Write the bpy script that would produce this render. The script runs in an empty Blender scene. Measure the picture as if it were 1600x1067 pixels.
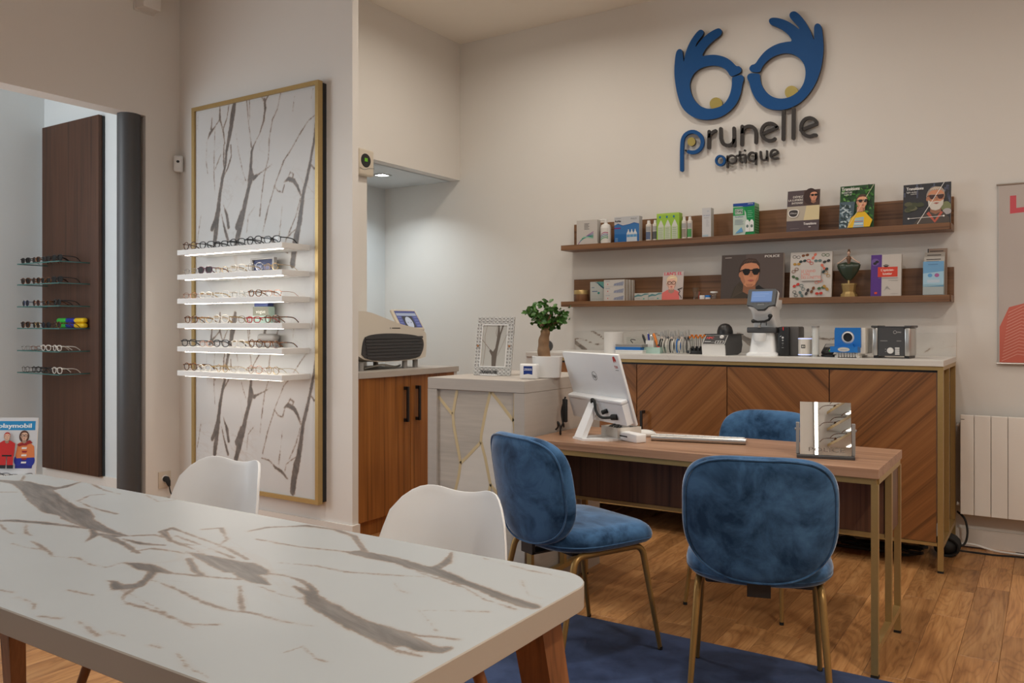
import bpy, bmesh, math, random
import numpy as np
from mathutils import Vector, Matrix
from math import sin, cos, pi, radians, sqrt, atan2, hypot

# ------------------------------------------------------------------ camera, world, lights, exposure
SC = bpy.context.scene
COL = SC.collection
cam_d = bpy.data.cameras.new('camera'); cam = bpy.data.objects.new('camera', cam_d); COL.objects.link(cam)
cam_d.sensor_fit = 'HORIZONTAL'; cam_d.sensor_width = 36.0
cam_d.lens = 36.0 * 1296.15 / 1600.0
cam_d.shift_y = -25.5 / 1600.0
cam_d.clip_start = 0.02
cam.location = (0, 0, 1.26); cam.rotation_euler = (pi / 2, 0, radians(32.946))
SC.camera = cam
SC.view_settings.view_transform = 'Standard'; SC.view_settings.look = 'None'
SC.view_settings.gamma = 1.0; SC.view_settings.use_curve_mapping = False
SC.view_settings.exposure = 0.10
SC.cycles.use_denoising = True
SC.cycles.max_bounces = 8; SC.cycles.diffuse_bounces = 5
SC.cycles.caustics_reflective = False; SC.cycles.caustics_refractive = False
W = bpy.data.worlds.new('world'); SC.world = W; W.use_nodes = True
W.node_tree.nodes['Background'].inputs[0].default_value = (0.55, 0.65, 0.8, 1)
W.node_tree.nodes['Background'].inputs[1].default_value = 0.15

def area(name, loc, power, col, size, rot=(0, 0, 0), shape='DISK', size_y=None, spread=pi):
    d = bpy.data.lights.new(name, 'AREA'); d.energy = power; d.color = col; d.shape = shape; d.size = size
    if size_y: d.size_y = size_y
    d.spread = spread
    o = bpy.data.objects.new(name, d); COL.objects.link(o); o.location = loc; o.rotation_euler = rot
    return o
WARM = (1.0, 0.93, 0.82); NEUT = (1.0, 0.97, 0.93); COOL = (0.86, 0.94, 1.0)
for (x, y, p, c, sp) in [(-3.5, 1.8, 11, NEUT, 120), (-2.2, 2.8, 8, WARM, 132), (-0.8, 2.5, 16, NEUT, 160), (1.1, 1.3, 44, WARM, 172),
                     (-2.9, 4.3, 12, WARM, 170), (-1.5, 4.3, 7, WARM, 168), (0.7, 3.8, 9, WARM, 168)]:
    area('ceiling_lamp', (x, y, 3.46), p, c, 0.25, spread=radians(sp))
area('front_fill_light', (-1.9, -1.5, 1.9), 14, COOL, 3.0, (radians(90), 0, 0), 'RECTANGLE', 2.0)  # soft cool fill added in front of the solid front wall
area('street_daylight', (-6.0, 0.2, 2.0), 62, COOL, 1.6, (radians(90), 0, 0), 'RECTANGLE', 2.2)

# ------------------------------------------------------------------ helpers: geometry
def lin(c):
    return tuple(((x / 255.0) / 12.92 if x / 255.0 <= 0.04045 else ((x / 255.0 + 0.055) / 1.055) ** 2.4) for x in c)

class MB:
    def __init__(s): s.v = []; s.f = []; s.c = []
    def add(s, vs, fs, M=None, col=None):
        o = len(s.v)
        s.v += [tuple(M @ Vector(p)) for p in vs] if M is not None else [tuple(p) for p in vs]
        s.f += [tuple(i + o for i in f) for f in fs]; s.c += [col] * len(fs)
        return s
    def box(s, x0, x1, y0, y1, z0, z1, M=None, col=None):
        vs = [(x0, y0, z0), (x1, y0, z0), (x1, y1, z0), (x0, y1, z0), (x0, y0, z1), (x1, y0, z1), (x1, y1, z1), (x0, y1, z1)]
        return s.add(vs, [(0, 3, 2, 1), (4, 5, 6, 7), (0, 1, 5, 4), (1, 2, 6, 5), (2, 3, 7, 6), (3, 0, 4, 7)], M, col)
    def rbox(s, x0, x1, y0, y1, z0, z1, r=0.005, seg=2, M=None, col=None):
        bm = bmesh.new(); bmesh.ops.create_cube(bm, size=1.0)
        for v in bm.verts:
            v.co = Vector(((x0 + x1) / 2 + v.co.x * (x1 - x0), (y0 + y1) / 2 + v.co.y * (y1 - y0), (z0 + z1) / 2 + v.co.z * (z1 - z0)))
        r = min(r, 0.49 * min(x1 - x0, y1 - y0, z1 - z0))
        bmesh.ops.bevel(bm, geom=list(bm.edges), offset=r, segments=seg, affect='EDGES', profile=0.5)
        bm.verts.index_update()
        vs = [tuple(v.co) for v in bm.verts]; fs = [tuple(v.index for v in f.verts) for f in bm.faces]; bm.free()
        return s.add(vs, fs, M, col)
    def tube(s, pts, r, n=8, caps=True, closed=False, M=None, col=None, sq=None):
        pts = [Vector(p) for p in pts]; m = len(pts)
        rs = r if isinstance(r, (list, tuple)) else [r] * m
        vs = []; up = None
        for i in range(m):
            a = pts[(i - 1) % m] if (closed or i > 0) else pts[i]; b = pts[(i + 1) % m] if (closed or i < m - 1) else pts[i]
            t = (b - a)
            t = t.normalized() if t.length > 1e-9 else Vector((0, 0, 1))
            if up is None:
                up = t.orthogonal().normalized()
            up = (up - t * up.dot(t))
            up = up.normalized() if up.length > 1e-6 else t.orthogonal().normalized()
            w = t.cross(up)
            for k in range(n):
                an = 2 * pi * k / n
                vs.append(pts[i] + (up * cos(an) + w * sin(an)) * rs[i])
        fs = []
        for i in range(m if closed else m - 1):
            j = (i + 1) % m
            for k in range(n):
                l = (k + 1) % n
                fs.append((i * n + k, i * n + l, j * n + l, j * n + k))
        if caps and not closed:
            fs.append(tuple(range(n - 1, -1, -1))); fs.append(tuple((m - 1) * n + k for k in range(n)))
        return s.add(vs, fs, M, col)
    def cyl(s, x, y, z0, z1, r0, r1=None, n=24, M=None, col=None):
        r1 = r0 if r1 is None else r1
        return s.lathe([(0, z0), (r0, z0), (r1, z1), (0, z1)], x, y, n, M, col)
    def lathe(s, prof, x=0, y=0, n=24, M=None, col=None):
        vs = []; idx = []
        for (r, z) in prof:
            if r < 1e-6:
                idx.append([len(vs)]); vs.append((x, y, z))
            else:
                idx.append(list(range(len(vs), len(vs) + n)))
                vs += [(x + r * cos(2 * pi * k / n), y + r * sin(2 * pi * k / n), z) for k in range(n)]
        fs = []
        for a, b in zip(idx, idx[1:]):
            for k in range(n):
                l = (k + 1) % n
                if len(a) == 1 and len(b) == 1: continue
                if len(a) == 1: fs.append((a[0], b[l], b[k]))
                elif len(b) == 1: fs.append((a[k], a[l], b[0]))
                else: fs.append((a[k], a[l], b[l], b[k]))
        return s.add(vs, fs, M, col)
    def ball(s, c, rx, ry=None, rz=None, n=16, m=10, M=None, col=None):
        ry = rx if ry is None else ry; rz = rx if rz is None else rz
        vs = [(c[0], c[1], c[2] - rz)]
        for i in range(1, m):
            t = -pi / 2 + pi * i / m
            for k in range(n):
                vs.append((c[0] + rx * cos(t) * cos(2 * pi * k / n), c[1] + ry * cos(t) * sin(2 * pi * k / n), c[2] + rz * sin(t)))
        vs.append((c[0], c[1], c[2] + rz)); L = len(vs) - 1
        fs = [(0, 1 + (k + 1) % n, 1 + k) for k in range(n)]
        for i in range(m - 2):
            for k in range(n):
                l = (k + 1) % n
                fs.append((1 + i * n + k, 1 + i * n + l, 1 + (i + 1) * n + l, 1 + (i + 1) * n + k))
        fs += [(1 + (m - 2) * n + k, 1 + (m - 2) * n + (k + 1) % n, L) for k in range(n)]
        return s.add(vs, fs, M, col)
    def prism(s, poly, y0, y1, M=None, col=None):
        # poly in x,z ; extruded along y
        a = sum(p[0] * q[1] - q[0] * p[1] for p, q in zip(poly, poly[1:] + poly[:1]))
        if a < 0: poly = poly[::-1]
        n = len(poly)
        vs = [(p[0], y0, p[1]) for p in poly] + [(p[0], y1, p[1]) for p in poly]
        fs = [tuple(range(n)), tuple(range(2 * n - 1, n - 1, -1))]
        fs += [(i, i + n, (i + 1) % n + n, (i + 1) % n) for i in range(n)]
        return s.add(vs, fs, M, col)
    def hprism(s, poly, z0, z1, M=None, col=None):
        a = sum(p[0] * q[1] - q[0] * p[1] for p, q in zip(poly, poly[1:] + poly[:1]))
        if a < 0: poly = poly[::-1]
        n = len(poly)
        vs = [(p[0], p[1], z0) for p in poly] + [(p[0], p[1], z1) for p in poly]
        fs = [tuple(range(n - 1, -1, -1)), tuple(range(n, 2 * n))]
        fs += [(i, (i + 1) % n, (i + 1) % n + n, i + n) for i in range(n)]
        return s.add(vs, fs, M, col)
    def grid(s, fn, nu, nv, M=None, col=None, flip=False):
        vs = [fn(i / nu, j / nv) for j in range(nv + 1) for i in range(nu + 1)]
        q = lambda i, j: j * (nu + 1) + i
        fs = [(q(i, j), q(i + 1, j), q(i + 1, j + 1), q(i, j + 1)) for j in range(nv) for i in range(nu)]
        if flip: fs = [f[::-1] for f in fs]
        return s.add(vs, fs, M, col)
    def mesh(s, name, mat, smooth=False):
        me = bpy.data.meshes.new(name); me.from_pydata(s.v, [], s.f)
        if mat is not None: me.materials.append(mat)
        if smooth:
            me.polygons.foreach_set('use_smooth', [True] * len(me.polygons))
            if smooth != 'all':
                try: me.set_sharp_from_angle(angle=radians(40))
                except Exception: pass
        if any(c is not None for c in s.c):
            a = me.color_attributes.new('Col', 'FLOAT_COLOR', 'CORNER')
            arr = []
            for f, c in zip(s.f, s.c):
                c = lin(c or (200, 200, 200)); arr += [c[0], c[1], c[2], 1.0] * len(f)
            a.data.foreach_set('color', arr)
        me.update(); return me

def link(name, me, parent=None, kind=None, label=None):
    o = bpy.data.objects.new(name, me); COL.objects.link(o)
    if parent is not None: o.parent = parent
    if kind: o['kind'] = kind
    if label: o['label'] = label
    return o
def part(name, mb, mat, parent=None, smooth=True, kind=None, label=None):
    return link(name, mb.mesh(name, mat, smooth), parent, kind, label)
def thing(name, label, cat, loc=(0, 0, 0), rz=0.0, group=None, rot=None):
    o = bpy.data.objects.new(name, None); COL.objects.link(o); o.empty_display_size = 0.05
    o.location = loc; o.rotation_euler = rot if rot else (0, 0, rz)
    o['label'] = label; o['category'] = cat
    if group: o['group'] = group
    return o
def solo(name, label, cat, mb, mat, loc=(0, 0, 0), rz=0.0, group=None, smooth=True, kind=None):
    o = part(name, mb, mat, None, smooth); o.location = loc; o.rotation_euler = (0, 0, rz)
    o['label'] = label; o['category'] = cat
    if group: o['group'] = group
    if kind: o['kind'] = kind
    return o
def struct(name, mb, mat, parent=None, smooth=False):
    o = part(name, mb, mat, parent, smooth); o['kind'] = 'structure'; return o
def copy_thing(root, loc, rz, label):
    r = root.copy(); COL.objects.link(r); r.location = loc; r.rotation_euler = (0, 0, rz); r['label'] = label
    for ch in list(root.children):
        c = ch.copy(); COL.objects.link(c); c.parent = r
        for g in ch.children:
            d = g.copy(); COL.objects.link(d); d.parent = c
    return r
def smooth_path(pts, k=6, closed=False):
    P = [Vector(p) for p in pts]; n = len(P); out = []
    rng = range(n) if closed else range(n - 1)
    for i in rng:
        a = P[(i - 1) % n] if (closed or i > 0) else P[i]; b = P[i]; c = P[(i + 1) % n]
        d = P[(i + 2) % n] if (closed or i + 2 < n) else c
        for j in range(k):
            t = j / k
            out.append(0.5 * ((2 * b) + (c - a) * t + (2 * a - 5 * b + 4 * c - d) * t * t + (3 * b - a - 3 * c + d) * t ** 3))
    if not closed: out.append(P[-1])
    return out
def chaikin(poly, it=2):
    for _ in range(it):
        out = []
        for i in range(len(poly)):
            a = poly[i]; b = poly[(i + 1) % len(poly)]
            out += [(a[0] * .75 + b[0] * .25, a[1] * .75 + b[1] * .25), (a[0] * .25 + b[0] * .75, a[1] * .25 + b[1] * .75)]
        poly = out
    return poly
def super_outline(a, bu, bl, nu, nl, N=56, cx=0, cz=0):
    out = []
    for k in range(N):
        t = 2 * pi * k / N; c, s_ = cos(t), sin(t); n = nu if s_ >= 0 else nl; b = bu if s_ >= 0 else bl
        out.append((cx + a * math.copysign(abs(c) ** (2 / n), c), cz + b * math.copysign(abs(s_) ** (2 / n), s_)))
    return out

# ------------------------------------------------------------------ helpers: materials
class NT:
    def __init__(s, name):
        s.m = bpy.data.materials.new(name); s.m.use_nodes = True; s.t = s.m.node_tree
        s.b = s.t.nodes['Principled BSDF']
    def n(s, typ, **kw):
        o = s.t.nodes.new(typ)
        for k, v in kw.items(): setattr(o, k, v)
        return o
    def l(s, a, b): s.t.links.new(a, b)
    def set(s, **kw):
        for k, v in kw.items(): s.b.inputs[k.replace('_', ' ')].default_value = v
    def mth(s, op, a, b=None, clamp=False):
        o = s.n('ShaderNodeMath', operation=op, use_clamp=clamp)
        for i, x in enumerate((a, b)):
            if x is None: continue
            if hasattr(x, 'is_linked'): s.l(x, o.inputs[i])
            else: o.inputs[i].default_value = x
        return o.outputs[0]
    def mix(s, f, a, b, mode='MIX'):
        o = s.n('ShaderNodeMix', data_type='RGBA', blend_type=mode)
        for sock, x in ((o.inputs[0], f), (o.inputs[6], a), (o.inputs[7], b)):
            if hasattr(x, 'is_linked'): s.l(x, sock)
            else: sock.default_value = x if isinstance(x, (int, float)) else (*x[:3], 1)
        return o.outputs[2]
    def ramp(s, f, stops, interp='LINEAR'):
        o = s.n('ShaderNodeValToRGB'); o.color_ramp.interpolation = interp
        e = o.color_ramp.elements
        while len(e) < len(stops): e.new(0.5)
        for i, (p, c) in enumerate(stops):
            e[i].position = p; e[i].color = (*c[:3], 1) if len(c) > 1 else (c[0], c[0], c[0], 1)
        s.l(f, o.inputs[0]); return o.outputs[0]
    def noise(s, vec, scale, detail=3, rough=.5, dist=0):
        o = s.n('ShaderNodeTexNoise'); o.inputs['Scale'].default_value = scale; o.inputs['Detail'].default_value = detail
        o.inputs['Roughness'].default_value = rough; o.inputs['Distortion'].default_value = dist
        if vec is not None: s.l(vec, o.inputs['Vector'])
        return o.outputs['Fac']
    def coord(s, scale=(1, 1, 1), rot=(0, 0, 0), rnd=0.0, which='Object'):
        tc = s.n('ShaderNodeTexCoord'); v = tc.outputs[which]
        if rnd:
            oi = s.n('ShaderNodeObjectInfo')
            r = s.mth('MULTIPLY', oi.outputs['Random'], rnd)
            va = s.n('ShaderNodeVectorMath', operation='ADD'); s.l(v, va.inputs[0])
            cb = s.n('ShaderNodeCombineXYZ')
            for i in range(3): s.l(r, cb.inputs[i])
            s.l(cb.outputs[0], va.inputs[1]); v = va.outputs[0]
        m1 = s.n('ShaderNodeMapping'); m1.inputs['Rotation'].default_value = rot; s.l(v, m1.inputs['Vector'])
        m2 = s.n('ShaderNodeMapping'); m2.inputs['Scale'].default_value = scale; s.l(m1.outputs[0], m2.inputs['Vector'])
        return m2.outputs[0]
    def bump(s, h, strength=.2, dist=.002):
        o = s.n('ShaderNodeBump'); o.inputs['Strength'].default_value = strength; o.inputs['Distance'].default_value = dist
        s.l(h, o.inputs['Height']); s.l(o.outputs[0], s.b.inputs['Normal'])

def plain(name, col, rough=.5, metal=0.0, spec=.5, var=0.04, sc=30, coat=0.0, bump=0.0):
    t = NT(name); c = col
    v = t.noise(t.coord(), sc, 3)
    t.l(t.mix(v, tuple(x * (1 - var) for x in c), tuple(min(1, x * (1 + var)) for x in c)), t.b.inputs['Base Color'])
    t.set(Roughness=rough, Metallic=metal, Specular_IOR_Level=spec, Coat_Weight=coat)
    if bump: t.bump(t.noise(t.coord(), sc * 8, 2), bump, .001)
    return t.m
def emit(name, col, strength):
    t = NT(name); t.set(Base_Color=(*col, 1), Emission_Color=(*col, 1), Emission_Strength=strength); return t.m
def wood(name, dark, mid, light, axis='X', rot=None, rnd=7.0, rough=.42, band=14.0, fine=150.0, stretch=1.0, contrast=1.0, strips=0.0):
    t = NT(name)
    r = rot if rot else {'X': (0, 0, 0), 'Y': (0, 0, radians(90)), 'Z': (0, radians(90), 0)}[axis]
    v1 = t.coord((0.7 * stretch, band, band), r, rnd); n1 = t.noise(v1, 1.0, 4, .55, 0.35)
    v2 = t.coord((3.0 * stretch, fine, fine), r, rnd); n2 = t.noise(v2, 1.0, 3, .6)
    v3 = t.coord((0.9 * stretch, band * 3.2, band * 3.2), r, rnd); n3 = t.noise(v3, 1.0, 2, .5, 0.6)
    s = t.mth('ADD', t.mth('MULTIPLY', n1, .5), t.mth('ADD', t.mth('MULTIPLY', n2, .22), t.mth('MULTIPLY', n3, .28)))
    k = .17 / contrast
    c = t.ramp(s, [(.5 - k, dark), (.5, mid), (.5 + k, light)])
    line = t.ramp(n3, [(.30, (.55,)), (.40, (1.0,))])
    c = t.mix(.75, c, line, 'MULTIPLY')
    oi = t.n('ShaderNodeObjectInfo')
    hs = t.n('ShaderNodeHueSaturation'); t.l(c, hs.inputs['Color'])
    t.l(t.mth('ADD', t.mth('MULTIPLY', oi.outputs['Random'], strips), 1.0 - strips / 2), hs.inputs['Value'])
    t.l(hs.outputs[0], t.b.inputs['Base Color'])
    t.set(Roughness=rough); t.bump(n2, .12, .0006)
    return t.m
def marble(name, base=(.80, .79, .765), vein=(.21, .185, .165), rough=.32, scale=1.0, attr=True):
    t = NT(name)
    cd = t.coord()
    cloud = t.noise(cd, 2.2 * scale, 4)
    c = t.mix(t.ramp(cloud, [(.35, (0.0,)), (.75, (1.0,))]), base, tuple(x * .93 for x in base))
    # fine hairline veins: ridged noise, stretched
    def hair(sc, rot, wd, strength, colv):
        nonlocal c
        w = t.coord((sc * .45, sc, sc), rot)
        nn = t.noise(w, 1.0, 5, .55, .8)
        rdg = t.mth('ABSOLUTE', t.mth('SUBTRACT', nn, .5))
        msk = t.ramp(rdg, [(0.0, (1.0,)), (wd, (0.0,))])
        gate = t.ramp(t.noise(cd, 1.7 * scale, 2), [(.48, (0.0,)), (.66, (1.0,))])
        c = t.mix(t.mth('MULTIPLY', t.mth('MULTIPLY', msk, gate), strength), c, colv)
    hair(1.6 * scale, (0, .2, .5), .012, .30, (.45, .34, .26))
    hair(3.4 * scale, (.3, 0, -.4), .010, .22, (.40, .33, .28))
    if attr:
        a = t.n('ShaderNodeAttribute', attribute_name='vein')
        n1 = t.mth('SUBTRACT', t.noise(cd, 70, 5, .65), .5)
        n2 = t.mth('SUBTRACT', t.noise(cd, 11, 4, .6, .6), .5)
        d = t.mth('ADD', a.outputs['Fac'], t.mth('ADD', t.mth('MULTIPLY', n1, .013), t.mth('MULTIPLY', n2, .015)))
        halo = t.ramp(t.mth('MULTIPLY', t.mth('ADD', d, .006), 45.0), [(.0, (1.0,)), (.7, (0.0,))])
        patch = t.ramp(t.noise(cd, 16, 3), [(.40, (0.15,)), (.65, (1.0,))])
        c = t.mix(t.mth('MULTIPLY', t.mth('MULTIPLY', halo, patch), .42), c, (.42, .31, .235))
        core = t.ramp(t.mth('MULTIPLY', t.mth('ADD', d, .0030), 170.0), [(.15, (1.0,)), (.85, (0.0,))])
        deep = t.ramp(t.mth('MULTIPLY', d, -140.0), [(.15, (0.0,)), (.9, (1.0,))])
        streak = t.noise(t.coord((5, 42, 18), (0, 0, .3)), 1.0, 5, .65, .4)
        tone = t.ramp(streak, [(.30, tuple(x * .60 for x in vein)), (.50, tuple(x * 1.25 for x in vein)), (.72, tuple(x * 2.3 for x in vein))])
        c = t.mix(t.mth('MULTIPLY', core, .9), c, t.mix(deep, (.30, .225, .175), tone))
    t.l(c, t.b.inputs['Base Color']); t.set(Roughness=rough, Specular_IOR_Level=.4)
    return t.m
def vein_field(xy, strokes):
    best = np.full(len(xy), 9.0)
    for st in strokes:
        s = np.array(st)
        for a, b in zip(s[:-1], s[1:]):
            ab = b[:2] - a[:2]; L = max((ab ** 2).sum(), 1e-9)
            t = np.clip(((xy - a[:2]) @ ab) / L, 0, 1)
            d = np.hypot(*(xy - a[:2] - t[:, None] * ab).T) - (a[2] + (b[2] - a[2]) * t)
            best = np.minimum(best, d)
    return best
def set_vein(me, strokes, ix, iy, off=(0, 0)):
    co = np.empty(len(me.vertices) * 3); me.vertices.foreach_get('co', co); co = co.reshape(-1, 3)
    d = vein_field(co[:, [ix, iy]] + np.array(off), strokes)
    a = me.attributes.new('vein', 'FLOAT', 'POINT'); a.data.foreach_set('value', np.clip(d, -.08, .3).astype(np.float32))

M = {}
M['wall'] = plain('painted_plaster', (.74, .71, .67), .85, var=.015, sc=3)
M['ceil'] = plain('ceiling_paint', (.86, .81, .73), .9, var=.015, sc=3)
M['farwall'] = plain('cool_plaster', (.65, .68, .69), .85, var=.02, sc=3)
M['white'] = plain('white_lacquer', (.76, .75, .73), .35, var=.015)
M['radiator'] = plain('radiator_enamel', (.88, .85, .80), .45, var=.01)
M['skirt'] = plain('skirting_paint', (.74, .70, .65), .5, var=.02)
M['plastic'] = plain('white_plastic', (.86, .875, .885), .38, var=.01)
M['beige'] = plain('beige_plastic', (.62, .55, .45), .4, var=.02)
M['grey'] = plain('grey_plastic', (.30, .29, .28), .45)
M['dgrey'] = plain('dark_grey_plastic', (.055, .055, .058), .45)
M['black'] = plain('black_plastic', (.012, .012, .013), .4)
M['rubber'] = plain('black_rubber', (.01, .01, .01), .7)
M['gold'] = plain('brushed_gold_frame', (.46, .32, .13), .38, .55, var=.06, sc=60)
M['goldflat'] = plain('gold_paint_strip', (.62, .49, .28), .5, .15)
M['ivory'] = plain('ivory_gloss_plastic', (.70, .65, .565), .22, var=.01)
M['brass'] = plain('bronze_chair_leg', (.36, .215, .07), .36, .55, var=.05)
M['steel'] = plain('brushed_steel', (.55, .54, .52), .3, .9)
M['chrome'] = plain('polished_chrome', (.75, .75, .74), .15, 1.0)
M['matgrey'] = plain('frame_backing_grey', (.40, .39, .37), .7)
M['mint'] = plain('mint_plastic', (.40, .56, .50), .5)
M['blueplastic'] = plain('bright_blue_plastic', (.01, .16, .52), .4)
M['orange'] = plain('orange_plastic', (.75, .22, .03), .45)
M['char'] = plain('charcoal_case', (.075, .07, .068), .5)
M['bezel'] = plain('blue_grey_bezel', (.075, .085, .095), .45)
M['red'] = plain('red_plastic', (.6, .02, .02), .45)
M['yellow'] = plain('yellow_plastic', (.85, .55, .01), .4)
M['green'] = plain('green_plastic', (.03, .42, .04), .4)
M['royal'] = plain('royal_blue_plastic', (.005, .02, .30), .4)
M['paper'] = plain('white_paper', (.72, .71, .69), .8, var=.02)
M['card'] = plain('printed_card', (.70, .69, .67), .6, var=.02)
M['logoblue'] = plain('logo_blue_acrylic', (.006, .075, .25), .55, spec=.25)
M['logodark'] = plain('logo_charcoal_acrylic', (.035, .03, .028), .4)
M['logogold'] = plain('logo_gold_acrylic', (.42, .34, .10), .35, .3)
M['logoedge'] = plain('logo_edge_black', (.012, .014, .02), .5)
M['walnut'] = wood('walnut_shelf', (.12, .054, .024), (.20, .095, .043), (.27, .135, .065), 'X')
M['walnutz'] = wood('walnut_upright', (.095, .042, .018), (.19, .085, .036), (.27, .13, .06), 'Z', contrast=.9)
M['walnutd'] = wood('dark_walnut_panel', (.040, .015, .006), (.068, .026, .012), (.098, .040, .019), 'Z', contrast=.9, rough=.62)
M['walnutr'] = wood('walnut_reddish', (.17, .058, .013), (.33, .122, .026), (.45, .18, .044), 'Z', band=12)
M['desk'] = wood('walnut_desk_top', (.25, .13, .074), (.37, .205, .122), (.47, .28, .18), 'X', rough=.38)
M['deskside'] = wood('walnut_desk_box', (.07, .030, .017), (.14, .060, .030), (.20, .09, .045), 'Z')
M['chev_a'] = wood('walnut_chevron_rising', (.12, .050, .016), (.25, .100, .031), (.36, .160, .054), rot=(0, radians(45), 0), band=16, stretch=.6, contrast=.95)
M['chev_b'] = wood('walnut_chevron_falling', (.12, .050, .016), (.25, .100, .031), (.36, .160, .054), rot=(0, radians(-45), 0), band=16, stretch=.6, contrast=.95)
def oak():
    t = NT('oak_plank'); cd = t.coord((1, 1, 1), rnd=23.0)
    mp = t.n('ShaderNodeMapping'); mp.inputs['Scale'].default_value = (7.0, 1.1, 1); t.l(cd, mp.inputs['Vector'])
    n1 = t.noise(mp.outputs[0], 1.0, 3, .5, .9)
    ring = t.mth('ABSOLUTE', t.mth('SINE', t.mth('MULTIPLY', n1, 44.0)))
    mf = t.n('ShaderNodeMapping'); mf.inputs['Scale'].default_value = (160, 5, 1); t.l(cd, mf.inputs['Vector'])
    fine = t.noise(mf.outputs[0], 1.0, 3, .6)
    mb_ = t.n('ShaderNodeMapping'); mb_.inputs['Scale'].default_value = (16, 1.3, 1); t.l(cd, mb_.inputs['Vector'])
    band = t.noise(mb_.outputs[0], 1.0, 4, .6, .5)
    v = t.mth('ADD', t.mth('MULTIPLY', band, .55), t.mth('ADD', t.mth('MULTIPLY', fine, .25), t.mth('MULTIPLY', ring, .10)))
    c = t.ramp(v, [(.30, (.24, .100, .032)), (.46, (.41, .195, .070)), (.62, (.55, .295, .120))])
    c = t.mix(t.mth('MULTIPLY', t.ramp(ring, [(.0, (1.0,)), (.22, (0.0,))]), .30), c, (.20, .085, .03))
    vo = t.n('ShaderNodeTexVoronoi'); mv = t.n('ShaderNodeMapping'); mv.inputs['Scale'].default_value = (4.6, 1.6, 1); t.l(cd, mv.inputs['Vector']); t.l(mv.outputs[0], vo.inputs['Vector']); vo.inputs['Scale'].default_value = 1.0
    knot = t.ramp(vo.outputs['Distance'], [(.02, (1.0,)), (.075, (0.0,))])
    c = t.mix(t.mth('MULTIPLY', knot, .75), c, (.10, .042, .018))
    oi = t.n('ShaderNodeObjectInfo'); hs = t.n('ShaderNodeHueSaturation'); t.l(c, hs.inputs['Color'])
    t.l(t.mth('ADD', t.mth('MULTIPLY', oi.outputs['Random'], .50), .74), hs.inputs['Value'])
    t.l(hs.outputs[0], t.b.inputs['Base Color']); t.set(Roughness=.36); t.bump(fine, .12, .0006); return t.m
M['oak'] = oak()
M['tleg'] = wood('walnut_table_leg', (.12, .042, .015), (.21, .078, .028), (.30, .12, .045), 'Z')
M['marble_table'] = marble('marble_table_top', (.465, .495, .51), (.115, .103, .096))
M['marble_panel'] = marble('marble_display_panel', (.62, .615, .605), (.075, .060, .052), .35)
M['marble_plain'] = marble('marble_counter', (.70, .68, .645), rough=.4, scale=1.6, attr=False)
M['marble_splash'] = marble('marble_backsplash', (.70, .68, .645), (.17, .15, .13), rough=.4, scale=1.6)
M['marble_edge_shaded'] = marble('marble_table_edge_shaded', (.45, .40, .345), rough=.4, attr=False)  # same marble as the top; dimmer, warmer light on the edge is in the colour
def fabric(name, a, b, sheen, big=7.0):
    t = NT(name); cd = t.coord((1, 1, 1), rnd=9.0)
    n = t.noise(cd, big, 5, .62, .5); n2 = t.noise(cd, 420, 2)
    c = t.mix(t.ramp(n, [(.36, (0.0,)), (.60, (1.0,))]), a, b)
    t.l(c, t.b.inputs['Base Color']); t.set(Roughness=.8, Sheen_Weight=sheen, Sheen_Roughness=.32, Specular_IOR_Level=.2)
    t.b.inputs['Sheen Tint'].default_value = (.75, .82, .92, 1)
    t.bump(t.mth('ADD', t.mth('MULTIPLY', n, .8), t.mth('MULTIPLY', n2, .2)), .35, .003); return t.m
M['velvet'] = fabric('blue_velvet', (.012, .042, .100), (.066, .165, .33), 1.0)  # paler patches in the base colour stand in for sheen highlights
M['rug'] = fabric('navy_rug_pile', (.032, .050, .112), (.046, .071, .155), .12, 11.0)
def laminate(name, base, k):
    t = NT(name)
    n = t.noise(t.coord((3, 3, 45), rnd=3.0), 1.0, 4, .6); n2 = t.noise(t.coord((2.0, 2.0, 4)), 1.0, 3)
    s = t.mth('ADD', t.mth('MULTIPLY', n, .55), t.mth('MULTIPLY', n2, .45))
    t.l(t.ramp(s, [(.32, tuple(x * (1 - k) for x in base)), (.68, base)]), t.b.inputs['Base Color']); t.set(Roughness=.55); return t.m
M['taupe'] = laminate('taupe_linen_laminate', (.49, .44, .39), .14)
M['pale'] = laminate('pale_wallpaper_wood', (.58, .515, .44), .32)
M['cream'] = laminate('cream_wallpaper_wood', (.70, .645, .57), .10)
def glass(name, tint=(1, 1, 1), gl=.08, fres=.6):
    t = NT(name); nt = t.t
    tb = t.n('ShaderNodeBsdfTransparent'); tb.inputs[0].default_value = (*tint, 1)
    g = t.n('ShaderNodeBsdfGlossy'); g.inputs['Roughness'].default_value = .05
    lw = t.n('ShaderNodeLayerWeight'); lw.inputs[0].default_value = .25
    mx = t.n('ShaderNodeMixShader'); t.l(t.mth('ADD', t.mth('MULTIPLY', lw.outputs['Fresnel'], fres), gl), mx.inputs[0])
    t.l(tb.outputs[0], mx.inputs[1]); t.l(g.outputs[0], mx.inputs[2])
    t.l(mx.outputs[0], nt.nodes['Material Output'].inputs['Surface']); return t.m
M['clear'] = glass('clear_lens', (1, 1, 1), .018, 0.0)
M['glass'] = glass('clear_glass', (.97, .985, .98), .03, .15)
M['smoke'] = glass('smoked_lens', (.06, .06, .065), .06)
M['brownlens'] = glass('brown_lens', (.16, .07, .05), .06)
M['redlens'] = glass('rose_lens', (.30, .10, .11), .06)
M['bluelens'] = glass('blue_lens', (.08, .10, .22), .06)
M['glassedge'] = plain('green_glass_edge', (.04, .13, .12), .15)
t = NT('mirror_glass'); t.set(Base_Color=(.93, .93, .92, 1), Metallic=1.0, Roughness=.01); M['mirror'] = t.m
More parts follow.
